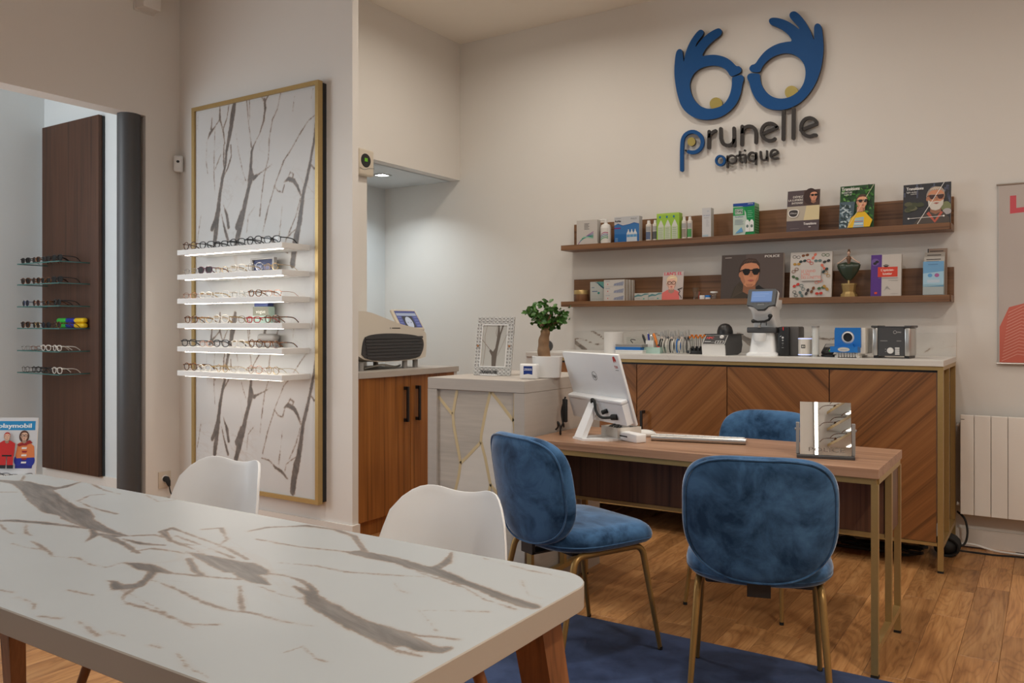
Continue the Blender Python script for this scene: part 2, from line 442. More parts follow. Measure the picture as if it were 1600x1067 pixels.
def tort():
    t = NT('tortoiseshell'); n = t.noise(t.coord((1, 1, 1), rnd=5), 130, 3)
    t.l(t.ramp(n, [(.42, (.02, .008, .004)), (.62, (.26, .09, .02))]), t.b.inputs['Base Color']); t.set(Roughness=.2); return t.m
M['tort'] = tort()
M['clearframe'] = plain('pale_clear_acetate', (.70, .66, .60), .15)
M['purple'] = plain('plum_acetate', (.10, .025, .05), .2)
M['bluef'] = plain('blue_metal_frame', (.03, .05, .18), .3, .4)
M['goldw'] = plain('thin_gold_wire', (.50, .34, .14), .25, .9)
M['silverw'] = plain('thin_silver_wire', (.42, .41, .40), .25, .9)
M['copperw'] = plain('thin_copper_wire', (.42, .18, .09), .25, .85)
M['redf'] = plain('red_black_frame', (.35, .02, .02), .25)
t = NT('print_ink'); a_ = t.n('ShaderNodeVertexColor', layer_name='Col'); t.l(a_.outputs[0], t.b.inputs['Base Color']); t.set(Roughness=.42, Specular_IOR_Level=.35); M['print'] = t.m
t = NT('screen_glow'); a_ = t.n('ShaderNodeVertexColor', layer_name='Col'); t.l(a_.outputs[0], t.b.inputs['Emission Color']); t.set(Base_Color=(.01, .01, .01, 1), Emission_Strength=.60, Roughness=.4, Specular_IOR_Level=.15); M['screen'] = t.m
M['led'] = emit('led_strip', (1.0, .90, .78), 15.0)
M['ledsoft'] = emit('led_strip_soft', (1.0, .94, .84), 3.5)
M['ledcool'] = emit('led_downlight', (.9, .97, 1.0), 14.0)
M['ledblue'] = emit('indicator_ring', (.45, .55, 1.0), 1.2)
M['leaf'] = plain('ficus_leaf', (.045, .13, .018), .35, var=.5, sc=25)
M['bark'] = plain('ficus_bark', (.25, .145, .075), .8, var=.3, sc=40, bump=.4)

# ------------------------------------------------------------------ helpers: flat print (ink shapes on card)
_txt = {}
def text_tris(s):
    if s in _txt: return _txt[s]
    c = bpy.data.curves.new('lettering', 'FONT'); c.body = s; c.size = 1.0; c.resolution_u = 2
    o = bpy.data.objects.new('lettering', c); COL.objects.link(o)
    me = o.to_mesh(depsgraph=None) if False else bpy.data.meshes.new_from_object(o.evaluated_get(bpy.context.evaluated_depsgraph_get()))
    vs = [(v.co.x, v.co.y) for v in me.vertices]; fs = [tuple(p.vertices) for p in me.polygons]
    bpy.data.objects.remove(o); bpy.data.meshes.remove(me); bpy.data.curves.remove(c)
    w = max([v[0] for v in vs], default=1); x0 = min([v[0] for v in vs], default=0)
    vs = [(v[0] - x0, v[1]) for v in vs]
    _txt[s] = (vs, fs, w - x0); return _txt[s]
class Ink:
    """flat shapes in x (right) and z (up), stacked in thin layers towards -y"""
    def __init__(s, step=.00012): s.mb = MB(); s.k = 0; s.step = step
    def poly(s, pts, col):
        s.k += 1; y = -s.k * s.step
        a = sum(p[0] * q[1] - q[0] * p[1] for p, q in zip(pts, pts[1:] + pts[:1]))
        if a < 0: pts = pts[::-1]
        s.mb.add([(p[0], y, p[1]) for p in pts], [tuple(range(len(pts)))], None, col); return s
    def rect(s, x0, x1, z0, z1, col): return s.poly([(x0, z0), (x1, z0), (x1, z1), (x0, z1)], col)
    def ell(s, cx, cz, rx, rz, col, rot=0, n=20):
        return s.poly([(cx + rx * cos(a) * cos(rot) - rz * sin(a) * sin(rot), cz + rx * cos(a) * sin(rot) + rz * sin(a) * cos(rot)) for a in [2 * pi * k / n for k in range(n)]], col)
    def line(s, p, q, w, col):
        dx, dz = q[0] - p[0], q[1] - p[1]; L = hypot(dx, dz) or 1; nx, nz = -dz / L * w / 2, dx / L * w / 2
        return s.poly([(p[0] + nx, p[1] + nz), (p[0] - nx, p[1] - nz), (q[0] - nx, q[1] - nz), (q[0] + nx, q[1] + nz)], col)
    def curve(s, pts, w, col):
        for p, q in zip(pts, pts[1:]): s.line(p, q, w, col); s.k -= 1
        s.k += 1; return s
    def ring(s, cx, cz, rx, rz, w, col, n=20):
        return s.curve([(cx + rx * cos(2 * pi * k / n), cz + rz * sin(2 * pi * k / n)) for k in range(n + 1)], w, col)
    def text(s, st, x, z, h, col, width=None, align='l', bold=0.0):
        vs, fs, w = text_tris(st); k = h / .72
        kx = k if width is None else width / w
        ox = x - (w * kx if align == 'r' else w * kx / 2 if align == 'c' else 0)
        for dx in ((0,) if not bold else (-bold, 0, bold)):
            s.k += 1; y = -s.k * s.step
            s.mb.add([(ox + dx + v[0] * kx, y, z + v[1] * k) for v in vs], fs, None, col)
        return s
    def face(s, cx, cz, r, skin=(205, 150, 120), hair=(60, 40, 30), long=False, shades=None, clear=None, beard=None, turn=0.0, top=(70, 60, 55), lips=(165, 90, 80), body=True):
        dk = tuple(int(x * .72) for x in skin); mid = tuple(int(x * .87) for x in skin)
        if body:
            s.poly([(cx - 2.0 * r, cz - 3.0 * r), (cx - 1.7 * r, cz - 1.9 * r), (cx - .6 * r, cz - 1.45 * r), (cx + .6 * r, cz - 1.45 * r), (cx + 1.7 * r, cz - 1.9 * r), (cx + 2.0 * r, cz - 3.0 * r)], top)
        if long: s.ell(cx - .1 * r, cz - .1 * r, 1.25 * r, 1.55 * r, hair)
        s.poly([(cx - .5 * r, cz - .5 * r), (cx + .5 * r, cz - .5 * r), (cx + .55 * r, cz - 1.55 * r), (cx, cz - 1.85 * r), (cx - .55 * r, cz - 1.55 * r)], dk)
        s.ell(cx - .03 * r, cz + .25 * r, .92 * r, 1.0 * r, hair)
        s.ell(cx - .86 * r + turn * .2 * r, cz - .08 * r, .14 * r, .24 * r, mid)
        s.poly([(cx + p[0] * r, cz + p[1] * r) for p in [(-.8, .55), (-.82, 0), (-.76, -.5), (-.5, -.95), (-.18, -1.17), (.18, -1.17), (.5, -.95), (.76, -.5), (.82, 0), (.8, .55), (.5, .95), (0, 1.05), (-.5, .95)]], skin)
        s.poly([(cx + p[0] * r, cz + p[1] * r) for p in [(-.82, .5), (-.82, 0), (-.76, -.5), (-.5, -.95), (-.35, -.7), (-.52, -.2), (-.55, .3)]], mid)
        s.poly([(cx + p[0] * r, cz + p[1] * r) for p in [(-.88, .20), (-.84, .75), (-.55, 1.16), (-.1, 1.34), (.5, 1.24), (.84, .8), (.86, .35), (.74, .62), (.55, .84), (.1, .93), (-.45, .86), (-.72, .62)]], hair)
        hl = tuple(min(255, int(x * 1.35 + 14)) for x in hair)
        for q in range(4): s.curve([(cx + (-.55 + .22 * q) * r, cz + (.92 + .02 * q) * r), (cx + (-.38 + .22 * q) * r, cz + (1.10 + .02 * q) * r), (cx + (-.08 + .2 * q) * r, cz + (1.20 - .03 * q) * r)], .035 * r, hl)
        tx = turn * .35 * r
        s.poly([(cx + p[0] * r, cz + p[1] * r) for p in [(.82, .4), (.82, 0), (.76, -.5), (.5, -.95), (.52, -.6), (.68, -.2), (.70, .3)]], mid)
        s.poly([(cx + p[0] * r, cz + p[1] * r) for p in [(-.3, -.88), (.3, -.88), (.18, -1.17), (-.18, -1.17)]], mid)
        if beard:
            s.poly([(cx + p[0] * r, cz + p[1] * r) for p in [(-.78, -.2), (-.72, -.8), (-.4, -1.3), (0, -1.42), (.4, -1.3), (.72, -.8), (.78, -.2), (.45, -.42), (0, -.36), (-.45, -.42)]], beard)
        for sg in (-1, 1):
            s.line((cx + tx + sg * .16 * r, cz + .36 * r), (cx + tx + sg * .58 * r, cz + .40 * r), .09 * r, hair)
            s.ell(cx + tx + sg * .36 * r, cz + .17 * r, .15 * r, .075 * r, (235, 230, 225)); s.ell(cx + tx + sg * .36 * r, cz + .17 * r, .06 * r, .07 * r, (40, 30, 25))
        s.poly([(cx + tx - .05 * r, cz + .15 * r), (cx + tx + .06 * r, cz + .15 * r), (cx + tx + .17 * r, cz - .25 * r), (cx + tx - .12 * r, cz - .27 * r)], mid)
        s.poly([(cx + tx - .30 * r, cz - .58 * r), (cx + tx - .08 * r, cz - .52 * r), (cx + tx + .08 * r, cz - .52 * r), (cx + tx + .30 * r, cz - .58 * r), (cx + tx, cz - .71 * r)], lips)
        if shades:
            for sg in (-1, 1):
                s.poly([(cx + tx + sg * x * r, cz + z * r) for x, z in [(.08, .34), (.70, .38), (.72, .15), (.55, -.12), (.25, -.12), (.1, .08)]], shades)
            s.line((cx + tx - .12 * r, cz + .27 * r), (cx + tx + .12 * r, cz + .27 * r), .09 * r, shades)
            s.line((cx - .66 * r + tx, cz + .3 * r), (cx - .86 * r, cz + .22 * r), .08 * r, shades)
        if clear:
            for sg in (-1, 1): s.ring(cx + tx + sg * .42 * r, cz + .14 * r, .34 * r, .30 * r, .085 * r, clear)
            s.line((cx + tx - .1 * r, cz + .2 * r), (cx + tx + .1 * r, cz + .2 * r), .08 * r, clear)
        return s
    def build(s, parent, name='print', M_=None, mat='print', label=None):
        if M_ is not None: s.mb.v = [tuple(M_ @ Vector(v)) for v in s.mb.v]
        o = part(name, s.mb, M[mat], parent, False, label=label); return o

# ------------------------------------------------------------------ measured outlines: marble veins (table x,y / panel x,z with half width), gold lines, sign
VT=[[(-2.952,1.361,0.0109),(-2.889,1.370,0.0133),(-2.795,1.389,0.0281),(-2.650,1.360,0.0399),(-2.449,1.290,0.0450),(-2.293,1.245,0.0450),(-2.239,1.249,0.0450),(-2.109,1.204,0.0304),(-2.013,1.187,0.0194),(-1.933,1.177,0.0127),(-1.874,1.178,0.0054)],
[(-2.778,1.387,0.0228),(-2.612,1.385,0.0256),(-2.606,1.421,0.0142),(-2.648,1.505,0.0038)],
[(-2.813,1.398,0.0078),(-2.920,1.463,0.0042)],
[(-2.309,1.075,0.0067),(-2.296,1.089,0.0117),(-2.273,1.109,0.0134),(-2.182,1.136,0.0120),(-2.092,1.157,0.0092),(-2.014,1.171,0.0059),(-1.949,1.142,0.0083),(-1.903,1.091,0.0020)],
[(-2.255,1.069,0.0032),(-2.173,1.045,0.0038),(-2.128,1.038,0.0022)],
[(-2.211,1.111,0.0032),(-2.111,1.061,0.0044),(-2.073,1.054,0.0021)],
[(-1.945,1.152,0.0084),(-1.892,1.162,0.0109),(-1.870,1.181,0.0041),(-1.828,1.220,0.0034),(-1.776,1.219,0.0033),(-1.713,1.203,0.0031),(-1.665,1.212,0.0030)],
[(-2.019,1.027,0.0034),(-1.965,1.018,0.0052),(-1.882,0.998,0.0030),(-1.848,0.984,0.0023),(-1.790,1.008,0.0023),(-1.710,0.994,0.0027),(-1.666,1.001,0.0021),(-1.672,1.037,0.0027),(-1.664,1.046,0.0043)],
[(-2.031,0.990,0.0033),(-1.984,0.990,0.0019),(-1.928,0.999,0.0025),(-1.878,1.001,0.0018)],
[(-1.665,1.042,0.0032),(-1.636,1.048,0.0147),(-1.606,1.047,0.0205),(-1.571,1.048,0.0180),(-1.537,1.049,0.0097),(-1.510,1.050,0.0033),(-1.466,1.068,0.0019)],
[(-1.566,1.043,0.0109),(-1.519,0.997,0.0111),(-1.498,0.964,0.0150),(-1.509,0.949,0.0202),(-1.516,0.936,0.0149),(-1.562,0.953,0.0074),(-1.580,0.950,0.0028)],
[(-1.489,0.954,0.0061),(-1.471,0.921,0.0050),(-1.447,0.901,0.0024),(-1.419,0.892,0.0016),(-1.353,0.895,0.0015),(-1.266,0.889,0.0017),(-1.212,0.882,0.0013)],
[(-1.514,1.001,0.0018),(-1.456,0.999,0.0026),(-1.407,0.992,0.0025),(-1.346,0.980,0.0016)],
[(-2.375,1.337,0.0030),(-2.264,1.311,0.0037),(-2.179,1.303,0.0044),(-2.115,1.300,0.0025)],
[(-2.370,1.341,0.0040),(-2.416,1.399,0.0032),(-2.394,1.431,0.0032)],
[(-1.625,0.800,0.0017),(-1.590,0.801,0.0029),(-1.555,0.797,0.0032),(-1.532,0.783,0.0016)],
[(-1.696,0.804,0.0014),(-1.661,0.810,0.0018)],
[(-1.585,0.876,0.0010),(-1.544,0.881,0.0013),(-1.515,0.885,0.0017)],
[(-1.486,0.770,0.0011),(-1.443,0.783,0.0014)],
[(-1.393,0.788,0.0010),(-1.345,0.779,0.0020),(-1.311,0.773,0.0016)],
[(-1.315,0.793,0.0010),(-1.274,0.797,0.0012)],
[(-1.203,0.796,0.0010),(-1.175,0.799,0.0011)],
[(-2.585,1.503,0.0037),(-2.455,1.467,0.0034),(-2.352,1.459,0.0021)],
[(-2.275,1.491,0.0031),(-2.164,1.457,0.0029),(-2.139,1.508,0.0019)],
[(-2.691,1.276,0.0035),(-2.648,1.304,0.0034)],
[(-1.313,1.374,0.0082),(-1.303,1.377,0.0132),(-1.254,1.374,0.0167),(-1.197,1.375,0.0161),(-1.120,1.360,0.0195),(-1.063,1.355,0.0204),(-0.985,1.331,0.0134),(-0.916,1.314,0.0125),(-0.881,1.302,0.0142),(-0.848,1.293,0.0158),(-0.800,1.285,0.0152),(-0.782,1.284,0.0130)],
[(-1.082,1.376,0.0158),(-1.087,1.416,0.0119),(-1.104,1.450,0.0067),(-1.127,1.491,0.0015)],
[(-1.098,1.333,0.0021),(-1.024,1.318,0.0024),(-0.955,1.303,0.0019),(-0.883,1.267,0.0017),(-0.805,1.254,0.0019)],
[(-0.991,1.046,0.0123),(-0.955,1.042,0.0170),(-0.918,1.040,0.0208),(-0.872,1.034,0.0209),(-0.832,1.026,0.0175),(-0.802,1.031,0.0108),(-0.796,1.044,0.0074)],
[(-1.045,1.045,0.0025),(-0.969,1.023,0.0034),(-0.914,1.007,0.0037),(-0.856,0.992,0.0034),(-0.813,0.997,0.0024)],
[(-0.914,1.058,0.0028),(-0.872,1.059,0.0048),(-0.841,1.072,0.0027),(-0.804,1.083,0.0013)],
[(-1.195,1.262,0.0013),(-1.145,1.278,0.0021),(-1.104,1.297,0.0021),(-1.066,1.314,0.0012)],
[(-1.085,1.248,0.0012),(-1.047,1.222,0.0015),(-1.028,1.217,0.0011)],
[(-0.953,1.158,0.0013),(-0.912,1.132,0.0010),(-0.856,1.091,0.0010)],
[(-0.937,1.160,0.0013),(-0.908,1.179,0.0010),(-0.839,1.216,0.0010)],
[(-1.040,1.491,0.0014),(-0.968,1.476,0.0018),(-0.914,1.469,0.0022),(-0.866,1.467,0.0017),(-0.826,1.462,0.0012)],
[(-0.884,1.401,0.0016),(-0.849,1.357,0.0015),(-0.825,1.332,0.0014),(-0.797,1.329,0.0010)],
[(-1.632,1.169,0.0052),(-1.569,1.164,0.0149),(-1.494,1.155,0.0265),(-1.431,1.154,0.0387),(-1.371,1.153,0.0241),(-1.345,1.152,0.0056)],
[(-1.393,1.131,0.0198),(-1.332,1.115,0.0200),(-1.286,1.109,0.0051)],
[(-1.355,1.156,0.0035),(-1.310,1.167,0.0034),(-1.259,1.162,0.0046),(-1.208,1.143,0.0075),(-1.176,1.119,0.0107)],
[(-1.239,1.128,0.0050),(-1.179,1.112,0.0130),(-1.133,1.086,0.0222),(-1.090,1.074,0.0243),(-1.032,1.054,0.0227),(-0.992,1.043,0.0245),(-0.935,1.036,0.0276),(-0.878,1.029,0.0244)],
[(-1.465,1.203,0.0055),(-1.577,1.237,0.0044),(-1.697,1.259,0.0039),(-1.853,1.286,0.0065),(-1.841,1.252,0.0095),(-1.747,1.209,0.0058),(-1.659,1.196,0.0036),(-1.574,1.176,0.0034)],
[(-1.579,1.137,0.0073),(-1.491,1.089,0.0081),(-1.448,1.075,0.0056)],
[(-1.567,1.040,0.0037),(-1.503,1.055,0.0036),(-1.445,1.072,0.0035),(-1.363,1.100,0.0040),(-1.333,1.114,0.0033)],
[(-1.491,1.000,0.0027),(-1.414,0.992,0.0032),(-1.310,0.972,0.0029),(-1.236,0.969,0.0027),(-1.203,0.977,0.0021)],
[(-1.327,1.071,0.0051),(-1.265,1.022,0.0047),(-1.205,0.979,0.0032),(-1.181,0.983,0.0026),(-1.105,0.984,0.0020),(-1.043,0.998,0.0014)],
[(-1.296,1.091,0.0038),(-1.211,1.078,0.0023),(-1.167,1.085,0.0017)],
[(-1.855,1.156,0.0040),(-1.778,1.155,0.0085),(-1.722,1.175,0.0037)],
[(-1.915,1.153,0.0125),(-1.796,1.127,0.0075),(-1.710,1.103,0.0044)],
[(-1.734,1.103,0.0036),(-1.722,1.142,0.0054),(-1.650,1.157,0.0035),(-1.604,1.157,0.0034)],
[(-1.506,0.932,0.0020),(-1.372,0.911,0.0017),(-1.225,0.883,0.0015)],
[(-1.427,0.896,0.0018),(-1.333,0.897,0.0022),(-1.231,0.888,0.0015),(-1.188,0.913,0.0020)],
[(-1.776,1.317,0.0042),(-1.749,1.353,0.0053),(-1.646,1.291,0.0038),(-1.606,1.234,0.0036)],
[(-1.774,1.244,0.0040),(-1.648,1.222,0.0036),(-1.501,1.194,0.0040)],
[(-1.664,1.371,0.0061),(-1.655,1.422,0.0063),(-1.587,1.486,0.0085),(-1.498,1.497,0.0061),(-1.414,1.477,0.0086),(-1.316,1.405,0.0068),(-1.277,1.378,0.0072)],
[(-1.589,1.328,0.0028),(-1.448,1.336,0.0035),(-1.343,1.362,0.0041),(-1.299,1.366,0.0113),(-1.252,1.367,0.0157),(-1.171,1.373,0.0179)],
[(-1.391,1.222,0.0015),(-1.306,1.249,0.0022),(-1.217,1.253,0.0021),(-1.106,1.297,0.0013)],
[(-1.001,0.891,0.0012),(-0.995,0.925,0.0017),(-0.941,0.901,0.0011),(-0.916,0.903,0.0011)],
[(-1.141,0.800,0.0012),(-1.073,0.774,0.0015),(-1.021,0.768,0.0011)],
[(-1.404,0.794,0.0016),(-1.314,0.775,0.0024)],
]
VP=[[(-4.356,2.706,0.0155),(-4.372,2.647,0.0232),(-4.380,2.607,0.0258),(-4.395,2.536,0.0233),(-4.419,2.457,0.0182),(-4.443,2.376,0.0117),(-4.451,2.294,0.0104),(-4.480,2.214,0.0157),(-4.507,2.112,0.0170),(-4.524,2.008,0.0236),(-4.545,1.884,0.0223),(-4.561,1.790,0.0210)],
[(-4.507,2.708,0.0078),(-4.507,2.593,0.0092),(-4.475,2.516,0.0052),(-4.459,2.430,0.0078)],
[(-4.507,2.593,0.0052),(-4.556,2.552,0.0059),(-4.605,2.516,0.0145),(-4.630,2.477,0.0033)],
[(-4.587,2.609,0.0033),(-4.597,2.521,0.0119)],
[(-4.416,2.684,0.0052),(-4.435,2.594,0.0052),(-4.475,2.526,0.0052)],
[(-4.400,2.413,0.0052),(-4.395,2.340,0.0065),(-4.427,2.271,0.0078),(-4.467,2.223,0.0065)],
[(-4.467,2.421,0.0065),(-4.470,2.317,0.0052),(-4.459,2.232,0.0052)],
[(-4.082,2.661,0.0088),(-4.074,2.604,0.0125),(-4.089,2.526,0.0088),(-4.126,2.451,0.0050),(-4.179,2.387,0.0044),(-4.200,2.349,0.0114),(-4.209,2.248,0.0140),(-4.206,2.197,0.0292),(-4.225,2.128,0.0191),(-4.255,2.049,0.0191),(-4.286,1.949,0.0243),(-4.317,1.869,0.0257),(-4.348,1.779,0.0232)],
[(-4.247,2.680,0.0051),(-4.232,2.556,0.0045),(-4.214,2.452,0.0051),(-4.202,2.379,0.0063)],
[(-4.221,2.686,0.0038),(-4.217,2.554,0.0038)],
[(-4.179,2.182,0.0190),(-4.149,2.194,0.0088),(-4.082,2.220,0.0050),(-4.016,2.248,0.0025)],
[(-4.126,2.692,0.0050),(-4.085,2.651,0.0075)],
[(-4.040,2.684,0.0037),(-4.074,2.646,0.0063)],
[(-3.936,2.673,0.0037),(-3.965,2.579,0.0043),(-4.008,2.525,0.0043),(-4.037,2.410,0.0050),(-4.045,2.291,0.0037),(-4.082,2.195,0.0038),(-4.111,2.037,0.0031),(-4.126,1.938,0.0025)],
[(-3.624,2.488,0.0143),(-3.644,2.362,0.0143),(-3.678,2.232,0.0120),(-3.712,2.120,0.0156),(-3.739,2.045,0.0157),(-3.760,1.950,0.0157),(-3.781,1.855,0.0182),(-3.802,1.749,0.0219)],
[(-3.907,2.129,0.0049),(-3.865,2.146,0.0171),(-3.822,2.130,0.0170),(-3.788,2.093,0.0121),(-3.760,2.037,0.0048)],
[(-3.862,2.168,0.0049),(-3.851,2.184,0.0049),(-3.822,2.169,0.0049),(-3.829,2.150,0.0037)],
[(-3.994,2.112,0.0050),(-3.957,2.079,0.0043),(-3.919,2.069,0.0055),(-3.900,2.118,0.0049)],
[(-3.624,2.507,0.0036),(-3.698,2.474,0.0036),(-3.767,2.406,0.0048),(-3.837,2.327,0.0037),(-3.907,2.261,0.0055),(-3.979,2.135,0.0037),(-4.052,1.972,0.0056),(-4.097,1.835,0.0050)],
[(-3.674,2.212,0.0060),(-3.647,2.184,0.0084),(-3.620,2.197,0.0048)],
[(-3.764,2.018,0.0036),(-3.802,1.915,0.0049),(-3.865,1.811,0.0037)],
[(-4.491,1.974,0.0052),(-4.459,1.878,0.0091),(-4.427,1.804,0.0130)],
[(-4.348,2.479,0.0032),(-4.325,2.363,0.0032),(-4.286,2.236,0.0032),(-4.255,2.171,0.0038)],
[(-4.731,2.645,0.0020),(-4.739,2.560,0.0027)],
[(-4.700,1.979,0.0027),(-4.739,1.821,0.0033)],
[(-4.171,2.002,0.0025),(-4.232,1.945,0.0032),(-4.247,1.845,0.0025)],
[(-3.815,2.636,0.0018),(-3.829,2.550,0.0018)],
[(-3.657,2.660,0.0036),(-3.671,2.604,0.0030)],
[(-3.922,1.982,0.0018),(-3.936,1.875,0.0031),(-3.950,1.777,0.0025)],
[(-4.556,2.536,0.0026),(-4.564,2.390,0.0026),(-4.568,2.243,0.0033),(-4.556,2.116,0.0026)],
[(-4.499,2.362,0.0033),(-4.556,2.273,0.0033)],
[(-4.638,2.473,0.0020),(-4.647,2.336,0.0020),(-4.630,2.249,0.0026)],
[(-3.744,2.012,0.0151),(-3.764,1.892,0.0186),(-3.798,1.782,0.0304),(-3.818,1.709,0.0270),(-3.831,1.625,0.0258)],
[(-3.764,1.855,0.0058),(-3.831,1.822,0.0047),(-3.886,1.787,0.0047),(-3.899,1.741,0.0030)],
[(-4.110,1.805,0.0036),(-4.039,1.796,0.0048),(-3.983,1.760,0.0107),(-3.927,1.738,0.0130),(-3.872,1.697,0.0047)],
[(-3.941,1.867,0.0024),(-3.955,1.782,0.0030)],
[(-4.475,2.042,0.0038),(-4.437,1.959,0.0150),(-4.421,1.888,0.0125)],
[(-4.522,2.006,0.0252),(-4.553,1.937,0.0215),(-4.585,1.888,0.0191)],
[(-4.293,1.969,0.0247),(-4.338,1.883,0.0248)],
]
GL=[[(-2.389,0.970),(-2.401,0.897),(-2.414,0.832),(-2.410,0.782),(-2.396,0.718),(-2.374,0.626),(-2.369,0.598)],[(-2.507,0.912),(-2.419,0.831)],[(-2.369,0.598),(-2.378,0.540),(-2.401,0.459)],[(-2.369,0.598),(-2.316,0.645),(-2.251,0.707)],[(-2.195,0.962),(-2.221,0.857),(-2.247,0.743),(-2.249,0.707)],[(-2.191,0.958),(-2.145,0.903),(-2.066,0.819)],[(-2.030,0.965),(-2.046,0.894),(-2.065,0.819),(-2.056,0.757),(-2.048,0.696)],[(-2.247,0.708),(-2.225,0.639),(-2.195,0.516),(-2.153,0.475),(-2.120,0.434)],[(-2.195,0.516),(-2.204,0.470),(-2.212,0.402)],]
INL=[[(-2.195,0.959),(-2.145,0.900),(-2.069,0.818),(-2.059,0.756),(-2.052,0.695),(-2.052,0.510),(-2.120,0.437),(-2.153,0.475),(-2.195,0.516),(-2.225,0.639),(-2.247,0.708),(-2.244,0.743),(-2.218,0.857)],[(-2.369,0.595),(-2.316,0.641),(-2.251,0.702),(-2.225,0.632),(-2.198,0.516),(-2.206,0.469),(-2.214,0.405),(-2.414,0.381),(-2.401,0.459),(-2.376,0.540)],]
HA=[(-1.953,3.241),(-1.981,3.246),(-2.038,3.184),(-2.076,3.105),(-2.086,3.032),(-2.092,3.108),(-2.098,3.134),(-2.122,3.144),(-2.143,3.123),(-2.153,3.027),(-2.152,2.946),(-2.134,2.840),(-2.104,2.744),(-2.044,2.678),(-1.979,2.644),(-1.914,2.630),(-1.839,2.633),(-1.771,2.663),(-1.721,2.711),(-1.693,2.773),(-1.682,2.843),(-1.673,2.858),(-1.676,2.886),(-1.693,2.897),(-1.749,2.890),(-1.753,2.882),(-1.753,2.826),(-1.771,2.763),(-1.811,2.713),(-1.874,2.700),(-1.926,2.707),(-1.979,2.737),(-2.026,2.801),(-2.044,2.872),(-2.038,2.916),(-2.014,2.958),(-1.973,2.983),(-1.920,2.992),(-1.862,2.986),(-1.811,2.963),(-1.780,2.930),(-1.766,2.900),(-1.749,2.894),(-1.693,2.910),(-1.688,2.935),(-1.704,2.956),(-1.724,2.956),(-1.760,3.002),(-1.805,3.035),(-1.868,3.059),(-1.926,3.065),(-1.959,3.062),(-1.938,3.103),(-1.885,3.150),(-1.828,3.178),(-1.817,3.204),(-1.834,3.229),(-1.862,3.229),(-1.920,3.207),(-1.973,3.166),(-2.005,3.126),(-1.996,3.159),(-1.953,3.202),(-1.943,3.222)]
HB=[(-1.513,3.210),(-1.502,3.186),(-1.465,3.166),(-1.423,3.136),(-1.386,3.097),(-1.362,3.052),(-1.402,3.058),(-1.465,3.055),(-1.529,3.029),(-1.572,2.988),(-1.599,2.949),(-1.624,2.950),(-1.640,2.931),(-1.632,2.908),(-1.605,2.898),(-1.567,2.893),(-1.561,2.910),(-1.542,2.940),(-1.502,2.971),(-1.454,2.986),(-1.402,2.987),(-1.350,2.967),(-1.308,2.926),(-1.286,2.880),(-1.282,2.827),(-1.296,2.771),(-1.329,2.728),(-1.381,2.702),(-1.433,2.699),(-1.486,2.718),(-1.529,2.757),(-1.559,2.807),(-1.568,2.852),(-1.568,2.882),(-1.605,2.893),(-1.638,2.896),(-1.653,2.882),(-1.649,2.856),(-1.638,2.841),(-1.627,2.785),(-1.594,2.714),(-1.545,2.664),(-1.486,2.637),(-1.423,2.627),(-1.360,2.637),(-1.303,2.666),(-1.252,2.717),(-1.212,2.784),(-1.187,2.863),(-1.174,2.965),(-1.179,3.050),(-1.187,3.119),(-1.212,3.140),(-1.232,3.128),(-1.232,3.081),(-1.232,3.028),(-1.252,3.095),(-1.288,3.170),(-1.329,3.226),(-1.355,3.244),(-1.381,3.237),(-1.383,3.211),(-1.360,3.180),(-1.329,3.142),(-1.317,3.116),(-1.344,3.145),(-1.391,3.186),(-1.444,3.216),(-1.486,3.229),(-1.508,3.225)]
DOTS=[[(-1.818,2.725),(-1.819,2.714),(-1.824,2.705),(-1.830,2.697),(-1.839,2.691),(-1.850,2.689),(-1.861,2.689),(-1.873,2.692),(-1.883,2.698),(-1.892,2.706),(-1.899,2.716),(-1.904,2.726),(-1.905,2.738),(-1.904,2.749),(-1.899,2.758),(-1.892,2.766),(-1.883,2.771),(-1.873,2.774),(-1.861,2.774),(-1.850,2.771),(-1.839,2.765),(-1.830,2.757),(-1.824,2.747),(-1.819,2.736)],[(-1.329,2.726),(-1.330,2.716),(-1.334,2.706),(-1.341,2.698),(-1.350,2.693),(-1.360,2.690),(-1.370,2.690),(-1.381,2.693),(-1.391,2.699),(-1.400,2.707),(-1.407,2.717),(-1.411,2.728),(-1.412,2.739),(-1.411,2.750),(-1.407,2.759),(-1.400,2.767),(-1.391,2.773),(-1.381,2.775),(-1.370,2.775),(-1.360,2.772),(-1.350,2.766),(-1.341,2.758),(-1.334,2.748),(-1.330,2.737)],[(-2.003,2.497),(-2.004,2.489),(-2.007,2.483),(-2.012,2.477),(-2.018,2.473),(-2.024,2.471),(-2.032,2.471),(-2.039,2.473),(-2.046,2.476),(-2.052,2.482),(-2.057,2.488),(-2.059,2.496),(-2.060,2.504),(-2.059,2.511),(-2.057,2.518),(-2.052,2.524),(-2.046,2.528),(-2.039,2.530),(-2.032,2.530),(-2.024,2.528),(-2.018,2.524),(-2.012,2.519),(-2.007,2.512),(-2.004,2.505)]]
